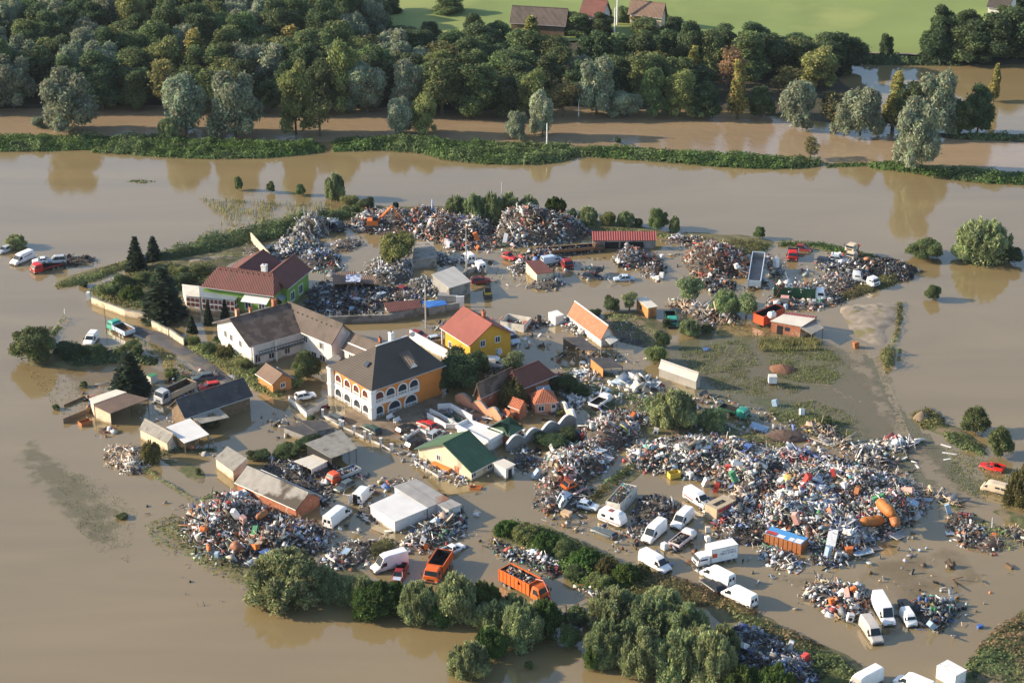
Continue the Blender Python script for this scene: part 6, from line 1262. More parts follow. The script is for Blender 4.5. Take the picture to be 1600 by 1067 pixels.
# cars
car(8, 388, (-90, 40), 'white car at the very left edge under the spiky bush', 'silver', L=4.3)
car(327, 601, (-150, 22), 'bright red car beside the dark barn', 'red')
car(317, 587, (-150, 22), 'dark blue car beyond the bright red car', 'slate')
car(300*0+228, 404, (90, -8), 'dark blue car hidden between the two small spruces', 'navy')
car(538, 757, (-105, 55), 'dark car beside the orange-cabbed flatbed', 'slate', L=4.0)
car(624, 893, (-30, 80), 'dark maroon pickup with a pale bonnet among the willow bushes', 'darkred', style='pickup', L=5.0, name='pickup', hood='pale', cat='pickup', group=None)
car(706, 856, (100, -50), 'white pickup behind the orange tipper bed', 'white', style='pickup', L=4.8, name='pickup', cat='pickup', group=None)
car(690, 866, (100, -50), 'dark stripped pickup body left of the white pickup', 'brown', style='pickup', L=4.2, name='pickup', cat='pickup', group=None)
car(477, 618, (100, -20), 'wrecked white car inside the low white enclosure walls', 'white', L=3.9, z=.1)
car(523, 651, (-120, -55), 'dark car beside the villa corner turret', 'slate')
car(580, 668, (-110, -60), 'dark green car with a white stripe below the villa arches', 'dgreen', L=4.4)
car(634, 667, (100, -45), 'black car between the villa arches and the red car', 'black')
car(667, 661, (-100, -45), 'red car on the villa forecourt', 'red')
car(681, 677, (90, -60), 'silver car partly hidden by the green roof', 'silver', L=4.4, H=1.7)
car(650, 690, (110, -45), 'black car with a pale nose left of the green-roofed hall', 'black', L=4.4)
car(655, 521, (90, 20), 'red wrecked car by the pole near the yellow house', 'darkred', L=3.9)
car(683, 527, (90, -15), 'pale blue car left of the yellow house', 'pale', L=3.9)
car(751, 438, (100, -8), 'red car behind the pale metal hut', 'darkred', z=.1)
car(796, 401, (70, 20), 'crumpled red car at the edge of the wreck row', 'red', L=3.2, z=.1)
car(975, 433, (-100, 4), 'silver blue car alone in the water beside the stacked wrecks', 'pale', L=4.4, style='sedan')
car(932, 420, (80, -50), 'black wrecked car on top of another in the open water', 'black', L=3.8, z0=.9, name='wrecked_car')
car(925, 430, (100, 10), 'black wrecked car under another in the open water', 'navy', L=4.2, name='wrecked_car')
car(1550, 727, (-100, -25), 'red pickup in shallow water right of the round trees', 'red', style='pickup', L=4.2, H=1.3, name='pickup', cat='pickup', group=None)
car(1112, 912, (-110, -80), 'black car half buried by the weeds below the parallel vans', 'black', L=4.6)
car(944, 829, (-110, -42), 'dark green crushed car in front of the white caravan', 'slate', L=4.6, H=1.1, name='wrecked_car')
car(919, 790, (100, 20), 'pale blue wrecked car beside the upended van', 'pale', L=3.6, H=1.3, name='wrecked_car', z=.2)
car(561, 470, (100, 20), 'white wrecked car in the shaded wrecking yard', 'silver', L=3.9, name='wrecked_car')
car(592, 462, (-100, 30), 'pale car under the scrap in the wrecking yard', 'pale', L=4.0, name='wrecked_car')
car(503, 460, (-100, 10), 'bluish car in deep shade by the lime green wall', 'slate', L=4.0, name='wrecked_car')
car(632, 452, (90, 30), 'dark red wreck in the wrecking yard', 'darkred', L=3.8, name='wrecked_car')
car(1256, 387, (60, 8), 'red wrecked truck cab behind the red truck on the east bank', 'darkred', L=3.6, H=1.6, name='wrecked_car')
car(1416, 947, (-40, -60), 'dark car wreck behind the small white van cab', 'black', L=3.8, name='wrecked_car', z=.2)
car(1310, 405, (80, 10), 'pale grey wreck on the east bank', 'silver', L=4, name='wrecked_car', z=.1)
car(1290, 408, (80, 10), 'dark blue wreck on the east bank, left of the pale grey wreck', 'navy', L=4, name='wrecked_car', z=.1)
# trucks
t = truck(1117, 865, (-165, 35), 'white box truck with dark blue lettering on its side', 'white', 'white', 'box', L=7.0, W=2.2, CH=2.15, box=3.2, name='box_truck', hc=1.3, cabL=2.2)
for s in (1,):
    y = s*1.1+.012; N = paint('blue')
    def words(x, z, h, ws, adv, nm):
        for wd in ws:
            b = MB()
            for k in range(wd):
                e = (k*7+wd) % 4
                b.poly([(x, y, z), (x-adv*.24, y, z), (x-adv*.24, y, z+h), (x, y, z+h)])
                if e != 1: b.poly([(x-adv*.24, y, z+h*.74), (x-adv*.8, y, z+h*.74), (x-adv*.8, y, z+h), (x-adv*.24, y, z+h)])
                if e != 2: b.poly([(x-adv*.24, y, z), (x-adv*.8, y, z), (x-adv*.8, y, z+h*.24), (x-adv*.24, y, z+h*.24)])
                if e in (0, 1): b.poly([(x-adv*.55, y, z+h*.2), (x-adv*.8, y, z+h*.2), (x-adv*.8, y, z+h*.8), (x-adv*.55, y, z+h*.8)])
                x -= adv
            x -= adv*.7; b.build(nm, N, t)
    words(-.55, 2.42, .18, (10, 6), .15, 'lettering'); words(-.3, 1.92, .36, (6, 7), .21, 'lettering'); words(-2.4, 1.45, .12, (4,), .12, 'lettering')
    MB().poly([(1.0, y, 1.65), (.15, y, 1.65), (.15, y, 2.4), (1.0, y, 2.4)]).build('emblem', paint('redorange'), t)
truck(684, 880, (-85, 130), 'orange tipper truck with an empty raised-sided bed facing the bushes', 'orange', 'orange', L=7.2, W=2.5, BH=1.5, name='orange_tipper', hc=1.6)
lt = truck(820, 910, (205, 105), 'orange truck heaped with scrap, its cab to the lower right', 'orange', 'orange', L=8.6, W=2.5, CH=2.7, BH=1.9, name='orange_truck', hc=1.4)
cr = MB().bar((1.8, .6, 2.9), (3.4, .6, 3.3), .12, 0, 6).bar((3.4, .6, 3.3), (5.2, -.2, 2.4), .09, 0, 6).bar((5.2, -.2, 2.4), (6.6, -.6, .5), .07, 0, 6).build('loading_crane', paint('darkred'), lt)
truck(536, 738, (-150, 62), 'flatbed truck with orange-red cab and pale bed beside the grey shelter', 'redorange', 'silver', L=6.2, W=2.1, CH=2.1, BH=.5, name='flatbed_truck', hc=1.0, ribs=False, cabL=1.8, inner='grey')
truck(273, 608, (-280, 132), 'white tipper truck with a cream empty bed beside the spruce', 'silver', 'cream', L=8.4, W=2.5, CH=2.8, BH=1.1, hc=1.4, inner='brown')
truck(188, 510, (-150, -75), 'teal tipper truck on the road at the upper left', 'teal', 'pale', L=6.4, W=2.3, CH=2.3, BH=.8, hc=1.2, inner='brown')
truck(1049, 495, (18, 60), 'teal truck facing the camera beside the orange cabin', 'teal', 'green', L=5.6, W=2.1, CH=2.2, BH=.7, hc=1.2, name='teal_truck')
truck(1148, 641, (100, 32), 'teal flatbed truck in the weeds beyond the main heap', 'teal', 'green', L=5.8, W=2.0, CH=2.0, BH=.4, hc=1.0, name='teal_truck', ribs=False, z=-.1)
truck(939, 627, (100, -66), 'small white flatbed truck with an empty bed in the scrub', 'white', 'white', L=5.2, W=2.0, CH=1.9, BH=.45, hc=.9, name='flatbed_truck', ribs=False, z=0, cabL=1.7)
truck(1067, 838, (105, -85), 'white pickup truck loaded with tyres beside the white vans', 'white', 'pinkish', L=5.6, W=2.0, CH=1.9, BH=.5, hc=1.0, name='loaded_pickup', cat='pickup', ribs=False, cabL=1.7)
truck(1239, 394, (-6, 60), 'red truck cab facing the camera on the east bank', 'red', 'grey', L=5.0, W=2.2, CH=2.4, BH=.6, hc=1.2, name='red_truck')
truck(1250, 455, (100, 6), 'truck with white cab and long dark green open container', 'white', 'green', L=10.5, W=2.5, CH=2.5, BH=1.9, hc=1.4, name='green_truck', cabL=2.1)
truck(1182, 424, (20, -100), 'long grey tipper trailer seen from behind', 'grey', 'pale', L=11.5, W=2.5, BH=1.4, hc=1.6, name='tipper_trailer', cat='trailer', nocab=True, raise_=radians(9), inner='grey')
truck(1202, 493, (60, -26), 'rusty red truck with a red container bed by the cream-roofed hut', 'darkred', 'redorange', L=6.6, W=2.4, BH=1.9, hc=1.4, name='red_container_truck', nocab=True)
truck(72, 414, (-150, 40), 'red tow truck carrying a wrecked car at the left edge', 'red', 'darkred', L=6.5, W=2.3, CH=2.2, BH=.3, hc=1.0, name='tow_truck', ribs=False)
car(88, 404, (-150, 10), 'silver wrecked car riding on the red tow truck', 'silver', L=4.2, H=1.6, z0=1.0, name='wrecked_car')
car(62, 405, (-100, 10), 'small white car wreck at the front of the red tow truck', 'white', L=3.2, H=1.3, z0=1.2, name='wrecked_car')
truck(1330, 432, (80, 6), 'stripped white truck cab on the east bank wrecks', 'white', 'grey', L=4.6, W=2.2, CH=2.2, BH=.3, hc=1.1, name='wrecked_truck', ribs=False, z=0)
truck(1358, 438, (70, 30), 'small white truck cab at the right end of the east bank scrap', 'white', 'grey', L=4.4, W=2.1, CH=2.2, BH=.3, hc=1.1, name='wrecked_truck', ribs=False, z=0)
truck(900, 388, (100, -8), 'long rusty brown truck wreck in the far wreck row', 'brown', 'rust', L=12, W=2.3, CH=2.2, BH=.5, hc=.9, name='wrecked_truck', ribs=False, z=-.2)
truck(524, 352, (60, 26), 'dark truck with a white load by the far embankment', 'navy', 'black', L=5, W=2.1, CH=2.2, BH=.9, hc=1.0, name='dark_truck', z=-.1)
truck(884, 408, (40, 50), 'dark red truck cab wreck beside the pale grey van body', 'darkred', 'brown', L=4.6, W=2.2, CH=2.3, BH=.4, hc=1.1, name='wrecked_truck', ribs=False)
# orange and white cabs, stacked
for i, (y, zz, lab) in enumerate(((398, 0, 'orange-topped white cab at the foot of the stack on the east bank'), (386, 1.2, 'orange-topped white cab on top of the stack on the east bank'))):
    truck(1332, y, (-40, 30), lab, 'cream', 'orange', L=3.4, W=2.1, CH=1.9, BH=.3, hc=1.0+zz, name='wrecked_cab', ribs=False, z=zz, cabL=2.2, group='stacked orange-white cabs')
# caravan
def caravan(px, py, vec, label, L=4.6, W=2.1, H=2.3):
    root = place('caravan', label, 'caravan', px, py, vec, 1.2, -.1); w = W/2; h = L/2
    R = [ring(h, .6, H*.62, w*.9, w*.85, 1.2), ring(h-.4, .4, H-.15, w, w*.92, 1.4), ring(h-.8, .35, H, w, w*.92, 1.4), ring(-h+.6, .35, H, w, w*.92, 1.4), ring(-h+.2, .4, H-.2, w, w*.9, 1.4), ring(-h, .6, H*.6, w*.92, w*.85, 1.2)]
    MB().loft(R).build('body', paint('white'), root, smooth=35)
    for s in (-1, 1):
        for x in (-1.1, .6): MB().box(x-.4, x+.4, s*(w-.02)-.03, s*(w-.02)+.03, 1.25, 1.75).build('window', M_vglass, root)
        MB().box(-h+.3, h-.3, s*w-.02, s*w+.02, .75, .9).build('trim_strip', M_umb, root)
    MB().hexa([(h-.3, -.7, 1.5), (h-.3, .7, 1.5), (h-.27, .7, 1.5), (h-.27, -.7, 1.5), (h-.5, -.6, 2.0), (h-.5, .6, 2.0), (h-.47, .6, 2.0), (h-.47, -.6, 2.0)]).build('front_window', M_vglass, root)
    MB().box(-.6, .2, -.5, .3, H-.02, H+.08).build('roof_hatch', M_umb, root); MB().box(.7, 1.5, -.5, .5, H-.02, H+.3).build('roof_box', paint('white'), root)
    wheels(root, (-.2,), w, .3); MB().bar((h, 0, .5), (h+1.1, 0, .45), .05, 0, 5).build('drawbar', M_iron, root); return root
M_umb = mat('maroon_trim', (.25, .08, .06), .7, .1)
caravan(957, 806, (105, 40), 'white caravan with a roof hatch beside the crushed dark car')
# ---------------------------------------------------------------- scrap heaps: one uncountable mass each
M_junk = mat('scrap', (1, 1, 1), .6, .35, 1.1, attr=True, spec=.4)
M_mound = mat('scrap_dirt', (.085, .072, .058), .95, .4, 1.0)
MIX = {
 'mixed': dict(white=12, offwhite=10, lgrey=16, grey=14, dgrey=9, black=6, brown=7, rust=7, red=3, blue=3, lblue=3, green=1, orange=1.2, beige=5, timber=4, yellow=.6, pink=1),
 'bright': dict(white=15, offwhite=11, lgrey=15, grey=12, dgrey=10, black=6, brown=8, rust=7, red=3.5, blue=3, lblue=4, green=1.5, orange=1.5, beige=5, timber=2, yellow=.8, teal=.6, pink=1.5),
 'grey': dict(white=5, offwhite=8, lgrey=18, grey=20, dgrey=16, black=8, brown=5, rust=1.5, lblue=4, beige=5, blue=1.5, steel=8),
 'rusty': dict(white=4, offwhite=3, lgrey=5, grey=8, dgrey=10, black=9, brown=14, rust=22, red=4, orange=3, beige=4, steel=4, lblue=1),
 'rustmix': dict(white=9, offwhite=7, lgrey=9, grey=11, dgrey=13, black=10, brown=11, rust=12, red=3, beige=6, orange=1.2, steel=5, lblue=2, blue=1.5),
 'dark': dict(white=2, lgrey=4, grey=10, dgrey=22, black=30, brown=10, rust=3, blue=3, lblue=2.5, steel=4, red=1.5),
 'wood': dict(timber=22, beige=12, offwhite=8, brown=10, dgrey=4, rust=2, grey=4, white=3),
 'white': dict(white=30, offwhite=14, lgrey=10, grey=5, dgrey=4, red=2, beige=4, lblue=4, black=3),
 'bluegrey': dict(steel=12, lblue=6, blue=6, dgrey=14, black=12, grey=12, lgrey=6, white=3, brown=3),
 'colour': dict(white=12, blue=8, green=4, teal=3, red=3, brown=9, dgrey=14, black=12, grey=10, beige=5, lblue=5, orange=2, yellow=1)}
def junk_arrays(P, N, rng, mixn, szf=1.0, long=.35, flat=.25, lift=.0):
    n = len(P); names = list(MIX[mixn]); wts = np.array([MIX[mixn][k] for k in names], float); wts /= wts.sum()
    ci = rng.choice(len(names), size=n, p=wts); C_ = np.array([PAL[k] for k in names])[ci]*(.7+.55*rng.random((n, 1)))*(1+.07*rng.normal(size=(n, 3)))
    # things of one kind lie together: many pieces take the colour of their little cluster
    cell = (np.floor(P[:, 0]/1.7+.35*np.sin(P[:, 1]))*7919+np.floor(P[:, 1]/2.1+.35*np.sin(P[:, 0]))*104729).astype(np.int64); uq, inv = np.unique(cell, return_inverse=True)
    cc = np.array([PAL[k] for k in names])[rng.choice(len(names), size=len(uq), p=wts)]; tk = rng.random(n) < .40; C_[tk] = cc[inv][tk]*(.75+.45*rng.random((tk.sum(), 1)))
    u = rng.random(n); S = np.empty((n, 3))
    b = .16+.42*rng.random(n)**1.7
    S[:, 0] = b*(.8+.6*rng.random(n)); S[:, 1] = b*(.5+.5*rng.random(n)); S[:, 2] = b*(.4+.5*rng.random(n))
    lo = u < long; S[lo, 0] = .7+1.6*rng.random(lo.sum())**1.5; S[lo, 1] = .04+.09*rng.random(lo.sum()); S[lo, 2] = .03+.07*rng.random(lo.sum())
    fl = (u >= long) & (u < long+flat); S[fl, 0] = .4+1.0*rng.random(fl.sum())**1.6; S[fl, 1] = .3+.55*rng.random(fl.sum()); S[fl, 2] = .02+.05*rng.random(fl.sum())
    S *= szf*.5
    loc = vnoise(P[:, 0]*.22+7, P[:, 1]*.22, 77); S *= (.62+1.1*loc**1.5)[:, None]
    big = rng.random(n) < .045; S[big] *= 1.9; sm = rng.random(n) < .25; S[sm] *= .5
    q = rng.normal(size=(n, 4)); q /= np.linalg.norm(q, axis=1, keepdims=True)
    # bias long and flat things to lie down
    fz = (rng.random(n) < .55); a = rng.random(n)*2*pi
    q[fz] = np.stack([np.cos(a[fz]/2), .25*rng.normal(size=fz.sum()), .25*rng.normal(size=fz.sum()), np.sin(a[fz]/2)], 1); q /= np.linalg.norm(q, axis=1, keepdims=True)
    w, x, y, z = q.T
    R = np.stack([1-2*(y*y+z*z), 2*(x*y-z*w), 2*(x*z+y*w), 2*(x*y+z*w), 1-2*(x*x+z*z), 2*(y*z-x*w), 2*(x*z-y*w), 2*(y*z+x*w), 1-2*(x*x+y*y)], 1).reshape(n, 3, 3)
    c = np.array([(-1, -1, -1), (1, -1, -1), (1, 1, -1), (-1, 1, -1), (-1, -1, 1), (1, -1, 1), (1, 1, 1), (-1, 1, 1)], float)
    L = c[None]*(1+.22*rng.normal(size=(n, 8, 3))*np.array([.5, .6, .6]))*S[:, None, :]
    V = np.einsum('nij,nkj->nki', R, L)+P[:, None, :]
    f = np.array([(3, 2, 1, 0), (4, 5, 6, 7), (0, 1, 5, 4), (1, 2, 6, 5), (2, 3, 7, 6), (3, 0, 4, 7)])
    F = (np.arange(n)*8)[:, None, None]+f[None]
    return V.reshape(-1, 3), F.reshape(-1, 4), np.repeat(C_, 6, 0)
PAL['rust'] = (.34, .125, .04)
_heaps = []
def heap(name, pp, h, mixn, label, dens=3.2, szf=1.0, long=.35, flat=.25, seed=1, peaks=None, world=False, z=-.1, edge=None, tyres=0, cat='scrap', spread=.9):
    rng = np.random.default_rng(seed*7+3); P = pp if world else gpoly(pp); xs = [p[0] for p in P]; ys = [p[1] for p in P]
    inr = [1.0]
    def H(x, y, ins=None):
        d = edist(P, x, y); ins = inpoly(P, x, y); e = edge or max(1.5, h*1.15)
        nz = fbm(x*.22, y*.22, seed, 3); q = np.clip(d/e, 0, 1)**.75*(.35+1.05*nz)
        hh = h*.85*q
        if peaks:
            for (qx, qy, pr, ph) in peaks:
                g = gp(qx, qy); hh = np.maximum(hh, ph*np.clip(1-np.hypot(x-g.x, (y-g.y))/pr, 0, 1)**.8*(.85+.3*nz)*np.clip(d/1.5, 0, 1))
        return np.where(ins, hh, 0)
    st = .8; nx = int((max(xs)-min(xs))/st)+2; ny = int((max(ys)-min(ys))/st)+2
    X, Y = np.meshgrid(min(xs)+np.arange(nx)*st, min(ys)+np.arange(ny)*st, indexing='ij'); ins = inpoly(P, X, Y); Z = H(X, Y)*.82-(.08 if h > .3 else .6)
    I, J = np.nonzero(ins[:-1, :-1] | ins[1:, 1:]); idx = np.arange(nx*ny).reshape(nx, ny); G = np.stack([idx[I, J], idx[I+1, J], idx[I+1, J+1], idx[I, J+1]], 1)
    A = (max(xs)-min(xs))*(max(ys)-min(ys)); n = int(A*dens*1.22); x = rng.uniform(min(xs)-spread, max(xs)+spread, n); y = rng.uniform(min(ys)-spread, max(ys)+spread, n)
    i0 = inpoly(P, x, y); d = edist(P, x, y); ok = i0 | ((d < spread) & (rng.random(n) < .35)); x, y = x[ok], y[ok]
    hz = H(x, y); e = .4; gx = (H(x+e, y)-hz)/e; gy = (H(x, y+e)-hz)/e
    sl = np.sqrt(1+gx**2+gy**2)
    rep = rng.random(len(x)) < np.clip(sl-.9, 0, 1.2)
    x = np.concatenate([x, x[rep]+.3*rng.normal(size=rep.sum())]); y = np.concatenate([y, y[rep]+.3*rng.normal(size=rep.sum())]); hz = H(x, y)
    pts = np.stack([x, y, hz+z+.08+.16*rng.random(len(x))], 1)
    V, F, cl = junk_arrays(pts, None, rng, mixn, szf, long, flat)
    pn = (.45+1.05*np.repeat(vnoise(x*.28, y*.28, seed+50)*.6+vnoise(x*.9, y*.9, seed+51)*.4, 6))[:, None]; cl = cl*pn; gm = cl.mean(1, keepdims=True); cl = gm+(cl-gm)*.74
    gv = np.stack([X.ravel(), Y.ravel(), Z.ravel()], 1); F2 = np.concatenate([F, G+len(V)]); mi = np.concatenate([np.zeros(len(F)), np.ones(len(G))])
    cl = np.concatenate([cl, np.full((len(G), 3), .05)]); V = np.concatenate([V, gv])
    if tyres:
        tv = []; tf = []; off = len(V)
        for _ in range(tyres):
            k = rng.integers(len(x)); c = Vector((x[k], y[k], hz[k]+.12)); ax = Vector(rng.normal(size=3)+np.array([0, 0, 1.5])).normalized(); qn = ax.to_track_quat('Z', 'Y'); m = 8
            for (r, zz) in ((.33, -.1), (.33, .1), (.18, .1), (.18, -.1)):
                for i in range(m): a = 2*pi*i/m; tv.append(tuple(c+qn @ Vector((r*cos(a), r*sin(a), zz))))
            for b in range(4):
                for i in range(m): tf.append([off+b*m+i, off+b*m+(i+1) % m, off+((b+1) % 4)*m+(i+1) % m, off+((b+1) % 4)*m+i])
            off += 4*m
        V = np.concatenate([V, np.array(tv)]); F2 = np.concatenate([F2, np.array(tf)]); mi = np.concatenate([mi, np.zeros(len(tf))]); cl = np.concatenate([cl, np.full((len(tf), 3), .022)])
    o = np_mesh(name, V, F2, [M_junk, M_mound], np.clip(cl, .005, .9), mi); tag(o, label, cat, None, 'stuff'); _heaps.append((P, H)); return o, H
def hz_at(x, y):
    r = 0.0
    for P, H in _heaps:
        X = np.array([x]); Y = np.array([y])
        if inpoly(P, X, Y)[0]: r = max(r, float(H(X, Y)[0]))
    return r

heap('scrap_heap', [(452, 372), (462, 350), (490, 342), (512, 348), (516, 362), (500, 372), (470, 378)], 2.6, 'grey', 'steep grey heap of metal sections at the upper left of the yard', 5, 1.1, .6, .15, 2, peaks=[(487, 362, 5, 4.0)])
heap('scrap_heap', [(423, 392), (440, 377), (480, 374), (505, 380), (500, 392), (462, 400), (430, 408)], 1.3, 'grey', 'pale grey debris spread behind the maroon roofs', 4.5, .95, .4, .2, 3)
heap('scrap_heap', [(455, 408), (480, 392), (515, 394), (533, 408), (522, 416), (500, 422), (486, 424)], 1.4, 'bluegrey', 'bluish debris right beside the maroon roof in shade', 4.5, .9, .35, .25, 4)
heap('scrap_heap', [(512, 387), (530, 376), (560, 374), (566, 384), (545, 393), (522, 394)], 1.1, 'grey', 'small grey debris island in the water of the yard', 5, .85, .35, .2, 5)
heap('scrap_heap', [(500, 424), (512, 408), (532, 412), (535, 422), (518, 430)], 1.4, 'colour', 'small heap of red and white things by the rust-red shelter', 5, .9, .15, .3, 6)
heap('scrap_heap', [(540, 352), (560, 338), (620, 334), (700, 336), (770, 345), (778, 362), (740, 378), (690, 380), (640, 372), (590, 366), (556, 362)], 2.4, 'rustmix', 'long far heap of scrap with rusty patches', 4.6, 1.05, .38, .25, 7, peaks=[(620, 352, 8, 3.8), (690, 360, 7, 4.2), (655, 350, 7, 4.0), (735, 362, 7, 3.2)], tyres=40)
heap('rust_heap', [(670, 372), (680, 352), (715, 350), (724, 366), (700, 378)], 2.0, 'rusty', 'orange-brown rusty wire heap within the long far heap', 6, 1.0, .6, .1, 8, peaks=[(696, 364, 6, 4.4)])
heap('scrap_heap', [(770, 372), (782, 350), (812, 340), (860, 338), (905, 350), (922, 366), (900, 378), (850, 384), (800, 384)], 2.4, 'rustmix', 'big peaked far scrap heap right of the light pole', 4.6, 1.05, .38, .25, 9, peaks=[(828, 362, 10, 6.4), (862, 366, 9, 5.0), (800, 368, 7, 4.0)], tyres=40)
heap('scrap_heap', [(735, 382), (750, 372), (800, 372), (800, 384), (760, 392), (700, 392), (695, 382)], .9, 'mixed', 'low fringe of white appliances and scrap in front of the far heaps', 3.6, 1.2, .25, .3, 10)
heap('scrap_heap', [(562, 440), (575, 412), (600, 404), (640, 420), (644, 434), (620, 446), (590, 446)], 1.9, 'grey', 'grey scrap left of the big yellow-green bush', 4.6, .95, .4, .2, 11)
heap('scrap_heap', [(634, 455), (640, 440), (672, 436), (694, 452), (690, 464), (655, 462)], 1.5, 'grey', 'shiny grey scrap left of the pale metal hut', 5, .85, .3, .2, 12)
heap('scrap_heap', [(480, 470), (500, 440), (560, 446), (640, 452), (655, 465), (600, 480), (560, 490), (500, 490), (480, 484)], .8, 'dark', 'dark tangle of wrecks in the shaded wrecking yard', 3.6, 1.2, .3, .3, 13, tyres=30)
heap('scrap_heap', [(600, 470), (620, 458), (652, 458), (650, 468), (615, 474)], 1.6, 'mixed', 'scrap piled behind the dark red lean-to roof', 5, .9, .3, .25, 14)
heap('scrap_heap', [(815, 406), (825, 392), (850, 388), (880, 390), (915, 386), (922, 394), (880, 400), (850, 408)], 1.2, 'dark', 'dark wreck row in the far yard', 4.5, 1.1, .3, .3, 15)
heap('scrap_heap', [(822, 448), (840, 434), (870, 434), (886, 446), (865, 452), (840, 454)], 1.0, 'grey', 'grey and white bits in front of the rusty-roofed hut', 5, .8, .3, .3, 16)
heap('white_bags', [(797, 422), (806, 410), (820, 412), (824, 424), (812, 430)], 1.6, 'white', 'white bags piled against the rusty-roofed hut', 5, 1.0, .05, .2, 17)
heap('scrap_heap', [(960, 408), (965, 394), (985, 388), (1012, 398), (1020, 412), (1000, 420), (972, 420)], 2.2, 'rustmix', 'round scrap heap in open water below the red-roofed shed', 5, 1.0, .3, .25, 18)
heap('scrap_heap', [(1003, 424), (1010, 412), (1030, 408), (1037, 420), (1030, 434), (1008, 434)], 2.4, 'rustmix', 'smaller dark scrap heap in the open water, right of the round one', 5, 1.0, .4, .25, 19)
heap('rust_heap', [(1072, 408), (1082, 388), (1110, 384), (1140, 392), (1168, 412), (1165, 430), (1130, 437), (1095, 434), (1078, 422)], 2.2, 'rusty', 'large rust-brown scrap heap left of the tipper trailer', 5, 1.05, .55, .15, 20, peaks=[(1112, 412, 9, 5.0)])
heap('scrap_heap', [(1090, 440), (1120, 436), (1150, 444), (1150, 458), (1110, 456)], .9, 'dark', 'dark bits in front of the rust-brown heap', 4, .9, .3, .3, 21)
heap('scrap_heap', [(1035, 374), (1060, 366), (1110, 374), (1075, 386), (1045, 380)], .6, 'bright', 'low pale scrap right of the long red-roofed shed', 3, 1.0, .2, .3, 22)
heap('scrap_heap', [(1198, 480), (1205, 468), (1250, 470), (1300, 462), (1330, 458), (1315, 474), (1270, 486), (1230, 484)], .8, 'bright', 'low row of pale scrap in front of the green container truck', 4, .95, .2, .35, 23)
heap('scrap_heap', [(1262, 462), (1268, 440), (1300, 430), (1345, 438), (1330, 456), (1300, 466)], 1.7, 'mixed', 'scrap behind the white cab of the green container truck', 5, .95, .3, .25, 24)
heap('tyre_row', [(1300, 424), (1330, 408), (1400, 408), (1432, 424), (1420, 438), (1380, 436), (1330, 438)], 1.6, 'dark', 'dark ridge of black and grey scrap on the east bank', 5, .95, .2, .15, 25, tyres=260)
heap('scrap_heap', [(1275, 412), (1300, 396), (1330, 404), (1345, 415), (1310, 424), (1280, 422)], 1.0, 'bright', 'pale scrap left of the stacked orange-white cabs', 4, 1.0, .25, .3, 26)
heap('scrap_heap', [(1196, 412), (1205, 404), (1220, 410), (1224, 430), (1206, 432)], 1.0, 'mixed', 'small scrap tangle right of the tipper trailer', 4, .9, .3, .3, 27)
heap('timber_pile', [(1044, 478), (1056, 470), (1090, 480), (1120, 488), (1150, 500), (1142, 508), (1100, 500), (1060, 486)], .9, 'wood', 'long pile of sawn timber beside the pale willows', 6, 1.5, .7, .15, 28)
heap('rubble_pile', [(1080, 505), (1100, 500), (1122, 506), (1118, 518), (1090, 516)], 1.0, 'grey', 'pale rubble beside the timber pile', 4, .7, .1, .1, 29)
heap('drowned_crop', [(955, 500), (1000, 505), (1028, 530), (1010, 545), (965, 535)], .5, 'bluegrey', 'blue-grey drowned crop stalks beside the tiled barn', 5, .7, .6, .05, 30)
heap('scrap_heap', [(880, 500), (888, 496), (920, 524), (912, 530), (884, 514)], 1.5, 'white', 'white panels leaning along the tiled barn', 5, 1.1, .1, .6, 31)
heap('scrap_heap', [(795, 512), (800, 500), (850, 498), (860, 508), (820, 516)], 1.0, 'bright', 'roofless pale shed debris beyond the yellow house', 4, 1.1, .3, .4, 32)
heap('scrap_heap', [(888, 592), (900, 582), (925, 584), (930, 596), (905, 602)], .9, 'white', 'white scrap in the scrub below the open shelter', 4, 1.0, .2, .4, 33)
heap('scrap_heap', [(876, 630), (890, 618), (910, 622), (916, 634), (890, 642)], .9, 'white', 'white scrap at the yard edge beside the dark bush', 4, .9, .2, .35, 34)
heap('foil_heap', [(974, 604), (985, 592), (1010, 592), (1032, 606), (1020, 616), (990, 614)], 1.3, 'lbl' if False else 'white', 'crumpled pale plastic sheeting left of the greenhouse', 3, 1.8, .1, .8, 35)
heap('firewood_pile', [(166, 712), (172, 700), (196, 696), (222, 700), (226, 722), (218, 742), (196, 738), (172, 726)], 1.0, 'wood', 'sprawling pile of split firewood and boards at the waterside', 9, 1.05, .75, .12, 36)
heap('scrap_heap', [(150, 676), (160, 668), (178, 664), (176, 676), (160, 680)], .6, 'rusty', 'bricks and bits at the corner of the umber-roofed shed', 4, .9, .2, .3, 37)
heap('scrap_heap', [(285, 830), (300, 800), (330, 785), (350, 775), (400, 790), (450, 808), (490, 818), (516, 836), (512, 858), (470, 872), (400, 880), (350, 882), (310, 865)], 2.3, 'rustmix', 'big lower-left scrap heap with red and white pieces', 5.2, 1.1, .4, .25, 38, peaks=[(360, 822, 9, 4.0), (430, 850, 7, 3.2)], tyres=50)
heap('scrap_heap', [(350, 785), (362, 770), (400, 785), (430, 800), (400, 806)], 1.8, 'white', 'white sheets on top of the big lower-left scrap heap', 5, 1.2, .3, .5, 39)
heap('scrap_heap', [(498, 885), (520, 858), (545, 845), (578, 850), (585, 865), (560, 885), (530, 895)], 1.0, 'bright', 'pale scattered scrap between the big lower-left heap and the weeds', 4.6, .95, .4, .3, 40)
heap('scrap_heap', [(618, 858), (640, 836), (680, 815), (712, 800), (728, 815), (718, 838), (690, 852), (650, 862)], 1.9, 'mixed', 'scrap heap leaning on the right side of the white metal shed', 5.4, .9, .4, .2, 41, tyres=20)
